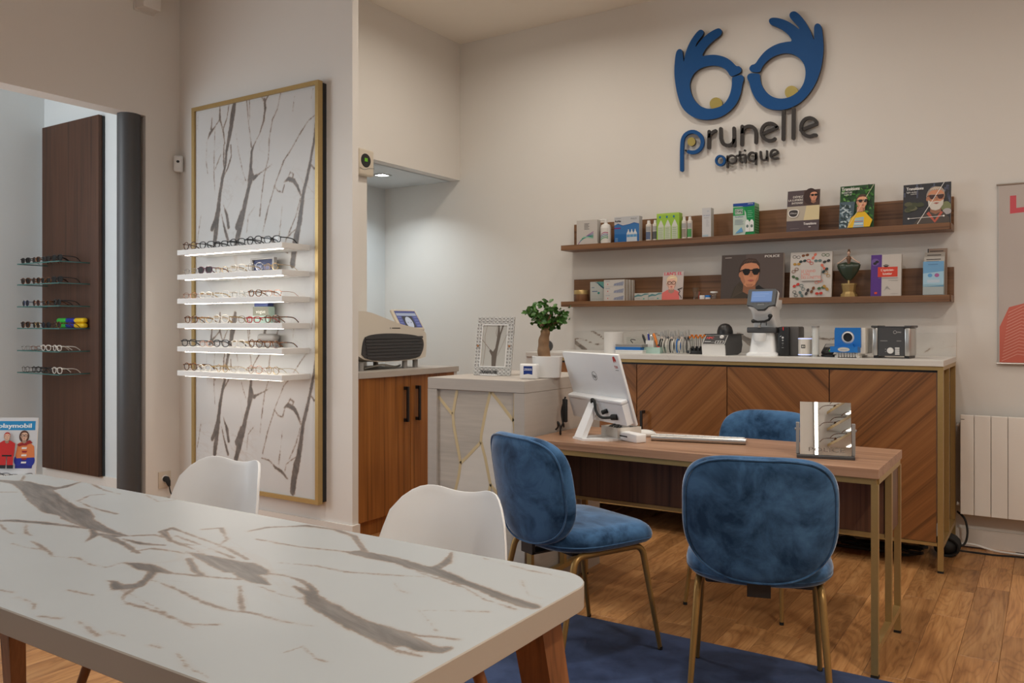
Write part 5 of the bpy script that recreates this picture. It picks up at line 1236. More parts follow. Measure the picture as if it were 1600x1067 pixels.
def f_trg(k, w, h):
    rr = random.Random(3); k.rect(-w, w, 0, h, (35, 75, 35))
    for q in range(70):
        x, z = rr.uniform(-w * .9, w * .9), rr.uniform(h * .25, h * .96); k.ell(x, z, .014, .006, rr.choice([(60, 120, 45), (30, 65, 30), (95, 150, 70), (25, 50, 28)]), rr.uniform(0, 3), 8)
    k.poly([(-w, 0), (-w * .4, 0), (-w * .15, h * .35), (-w * .1, h * .62), (-w, h * .62)], (75, 95, 105))
    for q in range(60):
        x, z = rr.uniform(-w * .95, -w * .3), rr.uniform(.005, h * .55); k.ell(x, z, .010, .005, rr.choice([(140, 160, 170), (60, 80, 85), (180, 195, 200), (45, 65, 65)]), rr.uniform(0, 3), 8)
    k.poly([(-w * .5, .002), (-w * .3, h * .22), (w * .1, h * .36), (w * .5, h * .36), (w * .95, h * .16), (w * .8, .002)], (225, 180, 30)).poly([(-w * .15, .002), (-w * .05, h * .22), (w * .45, h * .24), (w * .45, .002)], (140, 180, 200))
    for q in range(4): k.rect(-w * .1, w * .42, h * (.03 + .05 * q), h * (.045 + .05 * q), ((200, 150, 110), (230, 225, 215), (170, 90, 80), (220, 190, 120))[q])
    k.face(w * .32, h * .59, w * .36, (225, 165, 130), (75, 50, 40), long=False, shades=(50, 40, 35), body=False, turn=.5); k.poly([(w * .05, h * .36), (w * .4, h * .36), (w * .38, h * .46), (w * .05, h * .48)], (200, 140, 110))
    k.line((-w * .45, .004), (w * .98, h * .97), .002, (225, 215, 190))
    k.text('Transitions', -w * .88, h * .87, .022, (240, 238, 232), w * 1.05, 'l', .0007).text('SIGNATURE', -w * .88, h * .80, .013, (225, 225, 220), w * .62).text('GEN 8', -w * .72, h * .755, .009, (225, 225, 220), w * .42)
placard('advert_placard', 'leafy green counter placard with a woman in a yellow jacket', 'placard', -1.060, -.868, 5.245, SZ, .264, f_trg)
def f_trm(k, w, h):
    rr = random.Random(5); k.rect(-w, w, 0, h, (45, 45, 50))
    for q in range(24): x, z = -w + w * 2 * rr.random(), h * (.55 + .42 * rr.random()); k.rect(max(-w, x - .004), min(w, x + .004), z - .012, min(h, z + .014), rr.choice([(80, 85, 105), (60, 62, 80), (95, 100, 120)]))
    for q in range(8): k.ell(rr.uniform(-w * .8, -w * .1), h * rr.uniform(.33, .52), .022, .014, rr.choice([(85, 85, 60), (65, 70, 45), (100, 100, 75)]), 0, 10)
    k.ell(w * .8, h * .4, .025, .03, (120, 125, 85)).ell(w * .85, h * .28, .022, .018, (165, 160, 160))
    k.poly([(-w * .55, .002), (-w * .2, h * .22), (w * .15, h * .28), (w * .7, h * .28), (w * .95, h * .12), (w * .97, .002)], (75, 65, 58)).poly([(0, h * .25), (w * .1, h * .30), (w * .35, h * .08), (w * .6, h * .30), (w * .68, h * .26), (w * .36, .004)], (185, 85, 65))
    k.face(w * .38, h * .62, w * .42, (205, 140, 105), (165, 150, 135), shades=(70, 40, 35), beard=(205, 198, 188), body=False, turn=.2)
    k.line((-w * .37, .002), (w * .72, h * .99), .003, (235, 232, 228)).line((-w * .75, h * .15), (w * .72, h * .17), .0028, (225, 220, 215)).ell(-w * .75, h * .15, .005, .005, (235, 230, 225)).ell(w * .72, h * .17, .005, .005, (235, 230, 225))
    k.text('Transitions', -w * .86, h * .85, .018, (240, 238, 235), w * .72, 'l', .0006).text('light under', -w * .85, h * .78, .011, (225, 225, 222), w * .45).text('control', -w * .68, h * .735, .009, (225, 225, 222), w * .25)
placard('advert_placard', 'dark square placard with a grey-bearded man in half-dark glasses', 'placard', -.712, -.466, 5.245, SZ, .240, f_trm, th=.012, backc=(190, 186, 182))

# ------------------------------------------------------------------ goods on the lower wall shelf
SZ2 = 1.430
d = thing('brown_jar', 'dark brown jar with a brass lid at the end of the lower shelf', 'jar', (-2.84, 5.30, SZ2))
part('body', MB().lathe([(0, 0), (.05, 0), (.053, .006), (.053, .052), (0, .052)], n=32), M['walnutz'], d)
part('lid', MB().lathe([(0, .052), (.052, .052), (.052, .078), (.049, .082), (0, .082)], n=32), M['gold'], d)
def f_teal(k, w, h):
    k.rect(-w, w, 0, h, (178, 182, 178)).poly([(-w * .1, h), (w, h), (w, h * .55), (w * .6, h * .75), (w * .1, h * .82)], (95, 150, 142)).poly([(-w * .4, h * .97), (0, h * .9), (w * .4, h * .72), (w, h * .56), (w, h * .62), (w * .45, h * .8), (0, h * .96)], (45, 90, 110))
    k.rect(-w * .75, -w * .05, h * .48, h * .53, (100, 115, 140)).ell(w * .1, h * .42, .009, .008, (60, 135, 130)).rect(-w * .8, -w * .45, h * .68, h * .72, (110, 130, 150)).rect(-w * .8, w * .6, h * .1, h * .12, (150, 155, 155))
carton('lens_box', 'pale grey contact lens box with a teal wave on the lower shelf', 'box', -2.750, -2.628, 5.27, SZ2, .138, .06, f_teal, (170, 172, 170))
def f_stk(k, w, h):
    k.rect(-w, w, 0, h, (196, 192, 188)).ell(-w * .62, h * .35, .004, .004, (200, 90, 90)).rect(-w * .85, -w * .4, h * .72, h * .8, (150, 160, 175))
    for q in range(9): x = w * (-.02 + .105 * q); k.line((x, h * .12), (x + .006, h * (.45 + .3 * (q / 9))), .004, (70, 95, 150) if q % 2 else (95, 120, 165))
for r_ in range(3):
    for c_ in range(4):
        carton('lens_box', f'white lens box with blue grass print, {("bottom", "middle", "top")[r_]} row, {NTH[c_]} from the front of its block', 'box', -2.624 + .006 * c_, -2.466 + .006 * c_, 5.235 + .0335 * c_, SZ2 + .0492 * r_, .0485, .033, f_stk, (186, 178, 168), 'block of twelve white lens boxes')
def f_small(k, w, h):
    k.rect(-w, w, 0, h, (188, 188, 182)).poly([(-w, h * .62), (-w * .5, h * .85), (0, h * .72), (w * .5, h * .95), (w, h * .9), (w, h * .8), (w * .4, h * .72), (0, h * .55), (-w * .5, h * .55), (-w, h * .42)], (90, 135, 140)).rect(-w * .8, -w * .2, h * .22, h * .3, (160, 160, 165)).ell(w * .35, h * .22, .006, .005, (90, 160, 150))
carton('lens_box', 'small low white lens box beside the block of twelve', 'box', -2.402, -2.300, 5.26, SZ2, .050, .06, f_small)
carton('lens_box', 'small low white lens box beside the pink magazine', 'box', -2.298, -2.198, 5.26, SZ2, .052, .06, f_small)
def f_mag(k, w, h):
    k.rect(-w, w, 0, h, (190, 178, 174)).text("L&N'S EL", 0, h * .885, .022, (205, 70, 90), w * 1.7, 'c', .0012)
    k.poly([(-w, 0), (w * .7, 0), (w * .6, h * .28), (w * .2, h * .36), (-w * .5, h * .36), (-w, h * .25)], (215, 110, 105)).ell(-w * .1, h * .72, w * .5, h * .17, (225, 200, 165))
    k.face(-w * .12, h * .58, w * .50, (228, 180, 160), (220, 195, 160), clear=(45, 35, 38), body=False, lips=(175, 60, 65)).curve([(w * .5, h * .38), (w * .75, h * .3), (w * .6, h * .2), (w * .82, h * .12), (w * .9, h * .05)], .004, (45, 35, 40)).line((w * .5, h * .36), (w * .95, h * .42), .006, (60, 50, 50))
placard('magazine', 'pink magazine with a blonde woman in black glasses on the lower shelf', 'magazine', -2.198, -2.050, 5.25, SZ2, .190, f_mag, 8, .004)
d = thing('glass_vase', 'small clear flared glass beside the pink magazine', 'glass', (-1.973, 5.28, SZ2))
part('bowl', MB().lathe([(0, .002), (.016, .002), (.013, .03), (.021, .078), (.0195, .078), (.0115, .03), (0, .006)], n=20), M['glass'], d)
part('foot', MB().lathe([(0, 0), (.017, 0), (.016, .002), (0, .002)], n=20), M['glass'], d)
d = thing('glass_vase', 'tiny clear glass tumbler leaning between the flared glass and lens cases', 'glass', (-1.945, 5.265, SZ2))
part('bowl', MB().lathe([(0, 0), (.010, 0), (.014, .05), (.0128, .05), (.009, .003), (0, .003)], n=18), M['glass'], d)
part('sprig', MB().tube([(0, 0, .004), (.004, 0, .03), (.007, 0, .052)], .002, 6), M['red'], d)
for x, y, mt, nm in ((-1.915, 5.255, 'white', 'white'), (-1.878, 5.258, 'blueplastic', 'blue-rimmed')):
    d = thing('lens_case', f'low {nm} contact lens case among the small glass pieces', 'case', (x, y, SZ2))
    part('base', MB().lathe([(0, 0), (.017, 0), (.018, .012), (0, .012)], n=18), M['white'], d)
    part('cap', MB().lathe([(0, .012), (.0185, .012), (.0185, .024), (.016, .026), (0, .026)], n=18), M[mt], d)
d = thing('glass_jar', 'small clear jar with a flat white lid beside the dark portrait placard', 'jar', (-1.838, 5.26, SZ2))
part('body', MB().lathe([(0, 0), (.019, 0), (.019, .04), (.0175, .04), (.0175, .003), (0, .003)], n=20), M['glass'], d)
part('lid', MB().lathe([(0, .04), (.024, .04), (.024, .050), (0, .050)], n=20), M['white'], d)
def f_police(k, w, h):
    k.rect(-w, w, 0, h, (74, 64, 60)).poly([(-w * .2, 0), (w, 0), (w, h), (-w * .2, h)], (86, 74, 70))
    k.poly([(-w * .68, .001), (-w * .55, h * .26), (-w * .38, h * .38), (-w * .1, h * .22), (w * .2, h * .12), (w * .3, h * .26), (w * .55, h * .18), (w * .72, .001)], (66, 56, 46)).poly([(-w * .15, .001), (0, h * .18), (w * .24, h * .3), (w * .5, h * .16), (w * .62, .001)], (28, 26, 28))
    for q in range(7): k.line((-w * (.62 - .04 * q), .004 + .005 * q), (-w * (.45 - .05 * q), h * (.3 - .02 * q)), .0025, (88, 76, 62))
    k.face(-w * .06, h * .56, w * .38, (196, 132, 98), (62, 46, 38), shades=(18, 17, 18), body=False, turn=.35)
    k.text('POLICE', w * .88, h * .91, .015, (225, 220, 215), w * .46, 'r', .0006).rect(-w * .88, -w * .66, h * .925, h * .94, (170, 160, 155)).rect(w * .5, w * .85, h * .10, h * .12, (215, 210, 205)).rect(w * .45, w * .85, h * .16, h * .165, (160, 150, 148))
placard('advert_placard', 'wide dark placard of a man in sunglasses headed POLICE', 'placard', -1.786, -1.392, 5.235, SZ2, .284, f_police, 6, .035, backc=(180, 172, 165))
def f_livre(k, w, h):
    k.rect(-w, w, 0, h, (192, 186, 180)); rr = random.Random(11)
    pal = [(60, 55, 55), (120, 70, 40), (205, 110, 90), (70, 95, 60), (170, 130, 60), (45, 60, 60), (190, 60, 50), (90, 110, 110)]
    pos = [(-.75, .9), (-.3, .93), (.15, .9), (.72, .92), (-.72, .74), (-.42, .8), (-.05, .78), (.35, .8), (.78, .78), (-.8, .6), (.62, .66), (-.78, .44), (.82, .5), (.72, .58), (-.72, .27), (-.4, .22), (-.15, .12), (.12, .16), (.42, .34), (.55, .2), (.78, .2), (-.75, .08), (.45, .08), (-.45, .07)]
    for i, (x, z) in enumerate(pos):
        c = pal[i % 8]; an = rr.uniform(-1.2, 1.2); r_ = w * .085
        for sg in (-1, 1):
            px, pz = x * w * .95 + sg * r_ * 1.15 * cos(an), z * h + sg * r_ * 1.15 * sin(an)
            if i % 3: k.ell(px, pz, r_, r_ * .8, c, an, 12)
            else: k.ring(px, pz, r_, r_ * .8, .003, c, 12)
        k.line((x * w * .95 - r_ * .4, z * h), (x * w * .95 + r_ * .4, z * h), .003, c)
    k.rect(-w * .46, w * .5, h * .36, h * .64, (192, 186, 180)).text('LE GRAND', -w * .44, h * .545, .017, (210, 105, 90), w * .68).text('LIVRE', -w * .44, h * .475, .017, (210, 105, 90), w * .42).text('DES LUNETTES', -w * .44, h * .405, .017, (210, 105, 90), w * .95)
placard('book', 'white book covered in little drawn glasses titled LE GRAND LIVRE', 'book', -1.352, -1.105, 5.245, SZ2, .282, f_livre, 7, .02, backc=(190, 182, 172))
d = thing('figurine', 'lady figurine holding out a dark green skirt on a golden pedestal', 'figurine', (-1.013, 5.285, SZ2))
b = MB(); N = 24
for i in range(4):
    z0_, z1_ = ((0, .018), (.018, .03), (.03, .07), (.07, .08))[i]; r0_, r1_ = ((.050, .047), (.040, .036), (.036, .042), (.044, .044))[i]
    b.lathe([(0, z0_), (r0_, z0_), (r1_, z1_), (0, z1_)], n=10)
part('pedestal', b, M['gold'], d, False)
part('stem', MB().tube([(0, 0, .08), (0, 0, .10)], .006, 8), M['gold'], d)
def skirt(u, v):
    a = 2 * pi * u; rr_ = .014
    ks = [(0, .007), (.2, .030), (.45, .050), (.7, .062), (.86, .0655), (.95, .050), (1.0, .014)]
    for (p, x), (q, y) in zip(ks, ks[1:]):
        if v <= q + 1e-9:
            rr_ = x + (y - x) * (v - p) / (q - p); break
    rr_ *= 1 + .05 * sin(10 * a) * v
    return (rr_ * cos(a), rr_ * sin(a) * .42, .095 + v * .105 + .010 * abs(cos(a)) ** 2 * v)
part('skirt', MB().grid(skirt, 48, 12), plain('dark_green_glaze', (.03, .045, .028), .3), d)
part('bodice', MB().lathe([(0, .195), (.011, .195), (.009, .212), (.015, .232), (.012, .242), (.005, .247), (0, .247)], n=16), M['walnutz'], d)
skin = plain('figurine_skin', (.62, .42, .32), .5)
b = MB()
for s in (-1, 1):
    b.tube(smooth_path([(s * .013, 0, .238), (s * .032, -.004, .222), (s * .052, -.006, .208), (s * .060, -.008, .204)], 3), [.0045, .0045, .004, .004, .0038, .0036, .0034, .0032, .003, .003], 8)
    b.ball((s * .061, -.009, .203), .0045, n=8, m=6)
part('arm', b, skin, d)
b = MB().ball((0, -.001, .263), .0095, .010, .0125, 14, 10); b.tube([(0, 0, .244), (0, 0, .256)], .0045, 8); b.ball((0, -.011, .262), .0018, .0025, .003, 6, 5); part('head', b, skin, d)
b = MB().ball((0, .002, .268), .0105, .0105, .0105, 14, 8); b.ball((0, .006, .281), .007, n=10, m=6); part('hair', b, M['walnutz'], d)
def f_purple(k, w, h):
    k.rect(-w, w, 0, h, (192, 185, 178)).rect(-w, -w * .28, 0, h, (85, 50, 130)).ell(-w * .72, h * .82, .022, .022, (110, 85, 150)).ell(-w * .74, h * .79, .010, .008, (40, 35, 40)).ell(-w * .6, h * .83, .010, .008, (40, 35, 40))
    k.rect(-w * .54, w * .76, h * .46, h * .70, (205, 65, 45)).text("L'opticien-", w * .1, h * .60, .015, (240, 225, 215), w * .85, 'c', .0004).text('lunetier', w * .1, h * .51, .015, (240, 225, 215), w * .6, 'c', .0004)
    k.curve([(-w * .2, h * .73), (0, h * .76), (w * .2, h * .73)], .003, (50, 45, 50)).ell(0, h * .715, .012, .005, (60, 55, 60)).rect(-w * .5, w * .78, h * .425, h * .435, (120, 115, 120)).rect(-w * .74, -w * .56, h * .05, h * .10, (210, 75, 50)).rect(w * .15, w * .8, h * .37, h * .378, (150, 145, 145)).rect(w * .3, w * .8, h * .05, h * .055, (160, 150, 145))
    for q in range(3): k.curve([(-w * .1 + .004 * q, h * (.14 + .03 * q)), (w * .1, h * (.2 + .02 * q)), (w * .3, h * .15)], .0015, (165, 160, 158))
placard('book', 'purple and white textbook with a red title block on the lower shelf', 'book', -.886, -.722, 5.25, SZ2, .246, f_purple, 7, .03, backc=(185, 178, 168))
d = thing('leaflet_holder', 'clear stand of stepped leaflets with a blue one in front', 'leaflets', (-.552, 5.28, SZ2), rot=(radians(-6), 0, 0))
part('acrylic_stand', MB().box(-.058, .058, -.034, -.032, 0, .06), M['glass'], d, False)
part('acrylic_stand', MB().box(-.060, .060, .03, .032, 0, .22), M['glass'], d, False)
lf = [(.025, .275, -.04, .062, (150, 128, 112)), (.010, .250, -.052, .052, (168, 160, 150)), (-.008, .222, -.054, .052, (182, 176, 168)), (-.028, .192, -.056, .050, (120, 165, 200))]
for i, (y, h, xa, xb, c) in enumerate(lf):
    b = MB().box(xa, xb, y, y + .004, 0, h); b.c = [c] * 6; o = part('leaflet', b, M['print'], d, False)
    k = Ink()
    if i < 3:
        for q in range(2): k.rect(xa + .012, xb - .02 - .01 * q, h - .018 - .012 * q, h - .013 - .012 * q, (70, 62, 60))
        if i == 0: k.rect(xa, xa + .006, h - .05, h, (50, 55, 60))
    else:
        k.rect(xa, xb, h * .24, h, (110, 160, 200)).rect(xa, xb, 0, h * .24, (190, 195, 198)).poly([(xa, h * .24), (xb, h * .28), (xb, h * .7), (xa, h * .64)], (160, 195, 215)).ell(-.02, h * .58, .012, .011, (95, 155, 205)).ell(.015, h * .58, .012, .011, (165, 95, 150)).rect(-.035, .03, h * .36, h * .45, (185, 200, 215)).rect(-.03, .02, h * .9, h * .915, (80, 110, 150)).rect(-.035, .03, h * .8, h * .806, (130, 165, 195))
    k.build(o, 'print', Matrix.Translation((0, y - .0002, 0)))

# ------------------------------------------------------------------ tools and machines on the back worktop
CZ = 1.08
d = thing('paper_roll', 'white paper roll standing on end on the back worktop', 'roll', (-2.40, 4.93, CZ))
part('roll', MB().lathe([(.02, 0), (.062, 0), (.062, .134), (.02, .134), (.02, 0)], n=40), M['paper'], d)
part('core', MB().lathe([(.02, .001), (.02, .1335), (.017, .1335), (.017, .001)], n=20), M['beige'], d)
bxs = [('white flat box at the bottom of the small stack', 'white', .0, .021, -.085, .105), ('blue flat box in the middle of the small stack', 'blueplastic', .0212, .040, -.085, .090), ('dark grey flat box on top of the small stack', 'grey', .0402, .058, -.084, .100)]
for lb, mt, z0_, z1_, xa, xb in bxs:
    d = thing('flat_box', lb + ' beside the paper roll', 'box', (-2.265, 4.90, CZ + z0_), group='small stack of flat boxes')
    h = z1_ - z0_
    part('tray', MB().rbox(xa, xb, -.05, .06, 0, h * .55, r=.002), M[mt], d, False)
    part('lid', MB().rbox(xa - .001, xb + .001, -.051, .061, h * .57, h, r=.002), M[mt], d, False)
d = thing('acrylic_tray', 'clear acrylic nose stand behind the small stack of flat boxes', 'stand', (-2.30, 5.13, CZ))
b = MB(); b.box(-.09, .09, -.03, .03, 0, .004); b.box(-.09, .09, .026, .03, .004, .10); b.box(-.09, -.086, -.03, .026, .004, .10); b.box(.086, .09, -.03, .026, .004, .10); part('shell', b, M['glass'], d, False)
b = MB(); b.tube(smooth_path([(-.05, -.01, .06), (-.06, -.02, .075), (-.055, -.02, .085), (-.03, -.01, .08)]), .003, 6); b.tube(smooth_path([(.05, -.02, .05), (.06, -.02, .075), (.075, -.02, .08), (.078, -.02, .055)]), .004, 6); part('hook', b, M['dgrey'], d)
d = thing('tool_box', 'mint green open tool box on the back worktop', 'box', (-2.125, 4.95, CZ))
b = MB(); b.box(-.056, .060, -.045, .055, 0, .004); b.box(-.056, .060, -.045, -.041, .004, .040); b.box(-.056, .060, .051, .055, .004, .040); b.box(-.056, -.052, -.041, .051, .004, .040); b.box(.056, .060, -.041, .051, .004, .040)
part('tray', b, M['mint'], d, False); part('divider', MB().box(.012, .015, -.041, .051, .004, .036), M['mint'], d, False)
d = thing('pen_cup', 'small pale square cup holding pens inside the mint tool box', 'cup', (-2.155, 4.97, CZ + .004))
b = MB(); b.box(-.024, .030, -.028, .028, 0, .003)
for a in ((-.024, .030, -.028, -.025), (-.024, .030, .025, .028), (-.024, -.021, -.025, .025), (.027, .030, -.025, .025)): b.box(*a, .003, .078)
part('cup', b, M['white'], d, False); part('rim', MB().box(-.024, .030, -.0285, -.0255, .074, .079), M['white'], d, False)
def pen(lab, x, y, z, dx, dz, L, mt, mt2, r=.006):
    d = thing('pen', lab, 'pen', (x, y, z)); e = Vector((dx, .1, dz)).normalized()
    part('barrel', MB().tube([e * 0, e * L], r, 10), M[mt], d); part('tip', MB().tube([e * L, e * (L + .012)], [r, r * .5], 10), M[mt2], d)
pen('black pen tilted out of the pale cup', -2.165, 4.962, CZ + .01, -.45, 1, .11, 'black', 'dgrey', .008)
pen('dark blue pen standing in the pale cup', -2.160, 4.975, CZ + .01, -.18, 1, .115, 'royal', 'silverw', .006)
pen('silver pen standing in the pale cup', -2.150, 4.965, CZ + .01, -.05, 1, .10, 'steel', 'chrome', .005)
pen('thick orange screwdriver leaning in the mint tool box', -2.085, 4.955, CZ + .006, -.42, 1, .12, 'orange', 'orange', .009)
pen('white marker leaning in the mint tool box', -2.085, 4.985, CZ + .006, .15, 1, .085, 'white', 'white', .007)
pen('short red screwdriver in the mint tool box', -2.090, 4.930, CZ + .006, .05, 1, .04, 'red', 'black', .010)
pen('black tweezers leaning at the end of the mint tool box', -2.078, 4.940, CZ + .006, .10, 1, .06, 'black', 'black', .004)
d = thing('pliers_rack', 'clear rack holding a row of optician pliers', 'rack', (-1.985, 4.97, CZ))
b = MB(); b.box(-.108, .108, -.035, .04, 0, .004); b.box(-.108, .108, -.035, -.032, .004, .055); b.box(-.108, -.105, -.032, .04, .004, .09); b.box(.105, .108, -.032, .04, .004, .09); part('rack_shell', b, M['glass'], d, False)
b = MB(); b.tube([(-.106, -.034, .09), (-.106, -.036, .006), (-.100, -.036, .002), (.100, -.036, .002), (.106, -.036, .006), (.106, -.034, .09)], .002, 6); b.tube([(-.106, 0, .085), (.106, 0, .085)], .003, 6); part('wire', b, M['steel'], d)
grips = [('black', 'black-handled'), ('clearframe', 'cream-handled'), ('clearframe', 'cream-handled'), ('dgrey', 'charcoal-handled'), ('clearframe', 'cream-handled'), ('blueplastic', 'blue-handled'), ('clearframe', 'cream-handled'), ('grey', 'grey-handled'), ('dgrey', 'charcoal-handled')]
for i, (mt, nm) in enumerate(grips):
    d = thing('pliers', f'{nm} pliers, {(*NTH, "eighth", "ninth")[i]} from the mint tool box in the clear rack', 'pliers', (-2.075 + i * .0222, 4.955 + .004 * (i % 2), CZ + .006), radians(35 + 8 * (i % 3)), 'optician pliers in the clear rack')
    for s in (-1, 1):
        part('handle', MB().tube(smooth_path([(s * .006, 0, 0), (s * .014, 0, .03), (s * .012, 0, .065), (s * .002, 0, .092)], 4), [.0042] * 12 + [.0032], 8), M[mt], d)
        part('jaw', MB().tube([(-s * .002, 0, .094), (-s * .008, 0, .112), (-s * .0035, 0, .134 + .006 * (i % 3))], [.0055, .0045, .0016], 8), M['steel'], d)
    part('pivot', MB().lathe([(0, -.006), (.0085, -.006), (.0085, .006), (0, .006)], n=14, M=Matrix.Translation((0, 0, .095)) @ Matrix.Rotation(pi / 2, 4, 'X')), M['chrome'], d)
d = thing('screwdriver_stand', 'black stepped stand for screwdrivers beside the pliers rack', 'stand', (-1.845, 4.98, CZ))
b = MB(); b.rbox(-.055, .055, -.04, 0, 0, .022, r=.003); b.rbox(-.055, .055, 0, .04, 0, .032, r=.003); part('block', b, M['black'], d)
for i in range(4):
    for j in range(2): part('collar', MB().lathe([(.004, 0), (.0095, 0), (.0075, .016), (.004, .016)], -.04 + .027 * i, -.02 + .04 * j, 12, Matrix.Translation((0, 0, .022 + .01 * j))), M['black'], d)
for i in range(4):
    for j in range(2):
        d = thing('screwdriver', f'orange-topped steel screwdriver, {NTH[i]} from the pliers in the {("front", "back")[j]} row of the stand', 'screwdriver', (-1.885 + .027 * i, 4.96 + .04 * j, CZ + .0225 + .01 * j), group='orange-topped screwdrivers in the stand')
        part('shaft', MB().tube([(0, 0, 0), (-.004, 0, .075)], .0036, 8), M['steel'], d)
        part('swivel_top', MB().lathe([(0, .075), (.006, .075), (.0085, .083), (.0085, .089), (0, .089)], -.004, 0, 12), M['orange'], d)
d = thing('frame_heater', 'black and white frame heater with a black domed top', 'machine', (-1.665, 4.86, CZ), radians(-8))
pf = [(-.005, .0), (.12, 0), (.17, .015), (.185, .06), (.17, .122), (-.0, .122), (-.055, .062), (-.045, .0)]
MY = Matrix.Rotation(pi / 2, 4, 'Z')
b = MB().prism(pf, -.060, .085, MY); part('body', b, M['dgrey'], d, False)
b = MB().prism([(-.045, 0), (-.055, .062), (-.047, .062), (-.038, 0)], -.062, .088, MY); b.v = [(v[0], v[1] - .002, v[2]) for v in b.v]; part('white_front', b, M['white'], d, False)
tilt = atan2(.055, .060)
MF = Matrix.Translation((0, -.0572, .063)) @ Matrix.Rotation(-tilt, 4, 'X')
k = Ink(); k.rect(-.085, .060, 0, .078, (215, 212, 206)).rect(-.082, .057, .004, .074, (35, 33, 36)).text('HPC', -.070, .045, .018, (210, 50, 45), .045, 'l', .0008).rect(-.076, -.035, .022, .026, (205, 205, 205)).rect(-.005, .05, .010, .032, (195, 195, 195)).rect(-.001, .012, .012, .030, (40, 40, 42)).rect(.016, .026, .012, .030, (40, 40, 42)).rect(.03, .047, .012, .030, (60, 55, 52)).rect(-.03, -.008, .018, .020, (160, 160, 160))
k.build(d, 'control_panel', MF @ Matrix.Translation((0, -.0008, 0)))
part('dial', MB().lathe([(0, 0), (.013, 0), (.012, .008), (.006, .009), (.005, .015), (0, .015)], n=20, M=MF @ Matrix.Translation((.028, -.002, .058)) @ Matrix.Rotation(pi / 2, 4, 'X')), M['white'], d)
part('top_plate', MB().rbox(-.095, .070, -.01, .18, .122, .127, r=.002), M['black'], d, False)
part('dome', MB().lathe([(0, .127), (.048, .127), (.047, .145), (.040, .168), (.026, .184), (.010, .190), (0, .191)], -.008, .09, 28), M['black'], d)
d = thing('lens_meter', 'tall white lens meter with a tilted blue-lit screen on the worktop', 'instrument', (-1.420, 4.93, CZ))
pts = [(-.082, -.055), (.082, -.055), (.090, .10), (-.090, .10)]
b = MB()
def loft(secs):
    vs = []; n = len(secs[0])
    for s_ in secs: vs += s_
    fs = [(k * n + i, k * n + (i + 1) % n, (k + 1) * n + (i + 1) % n, (k + 1) * n + i) for k in range(len(secs) - 1) for i in range(n)]
    fs += [tuple(range(n - 1, -1, -1)), tuple((len(secs) - 1) * n + i for i in range(n))]
    return vs, fs
def rr_sec(w, y0, y1, z, dx=0, r=.02, n=5):
    out = []
    for cx_, cy_, a0 in ((w - r, y1 - r, 0), (-w + r, y1 - r, 90), (-w + r, y0 + r, 180), (w - r, y0 + r, 270)):
        for k_ in range(n + 1): a = radians(a0 + 90 * k_ / n); out.append((cx_ + r * cos(a) + dx, cy_ + r * sin(a), z))
    return out
b.add(*loft([rr_sec(.092, -.06, .12, 0), rr_sec(.092, -.06, .12, .012), rr_sec(.076, -.045, .12, .022), rr_sec(.066, -.03, .12, .12), rr_sec(.066, -.03, .12, .135)])); part('base', b, M['plastic'], d)
part('stage', MB().rbox(-.086, .086, -.05, .10, .135, .168, r=.006), M['dgrey'], d)
b = MB().lathe([(0, .085), (.03, .085), (.036, .095), (.036, .134), (0, .134)], -.01, -.045, 22); part('lens_cup', b, M['plastic'], d)
b = MB(); b.add(*loft([rr_sec(.070, .02, .13, .168), rr_sec(.066, .0, .13, .20), rr_sec(.062, -.03, .13, .24), rr_sec(.064, -.055, .13, .27), rr_sec(.078, -.06, .12, .285), rr_sec(.080, -.04, .12, .33)])); part('head', b, M['plastic'], d)
b = MB(); b.tube([(-.05, -.045, .205), (-.02, -.05, .20), (.02, -.05, .202), (.045, -.05, .212), (.055, -.05, .232)], [.010, .006, .007, .007, .010], 10); b.ball((-.048, -.047, .204), .012); b.ball((.052, -.05, .234), .014, .010, .012); b.tube([(0, -.05, .20), (-.005, -.05, .175)], .003, 6); b.tube([(.03, -.05, .20), (.03, -.05, .178)], .003, 6); part('lens_clamp', b, M['black'], d)
b = MB().tube([(-.012, -.05, .166), (-.012, -.05, .182)], .010, 12); part('nose_cone', b, M['grey'], d)
MS = Matrix.Translation((.003, -.062, .283)) @ Matrix.Rotation(radians(-22), 4, 'X')
sp = [(-.082, .012), (-.045, .004), (-.02, -.016), (.02, -.016), (.045, .004), (.080, .012), (.083, .105), (.076, .112), (-.076, .112), (-.083, .105)]
part('screen_bezel', MB().prism(sp, -.014, .012, MS), M['bezel'], d, False)
part('screen_shell', MB().prism([(p[0] * 1.03, p[1] + .002) for p in sp], .012, .04, MS), M['plastic'], d, False)
k = Ink(); k.rect(-.060, .060, .028, .098, (135, 165, 215)).rect(-.060, .060, .028, .034, (95, 120, 170)).rect(-.05, .04, .08, .083, (165, 190, 230)).rect(-.05, .02, .066, .069, (165, 190, 230)); k.build(d, 'display', MS @ Matrix.Translation((0, -.0142, 0)), 'screen')
k = Ink(); k.text('LENSMETER', 0, .010, .006, (165, 170, 172), .038, 'c')
for q in range(5): k.rect(-.05 + .022 * q, -.04 + .022 * q, .020, .0225, (60, 62, 65))
k.build(d, 'button_print', MS @ Matrix.Translation((0, -.0142, 0)))
d = thing('black_tower', 'black upright box with small white symbols and a red mark', 'machine', (-1.275, 4.93, CZ))
part('front_panel', MB().rbox(-.055, .010, -.03, .0, 0, .170, r=.008), M['black'], d)
part('case', MB().rbox(-.054, .058, -.0, .13, 0.0, .172, r=.010), M['char'], d)
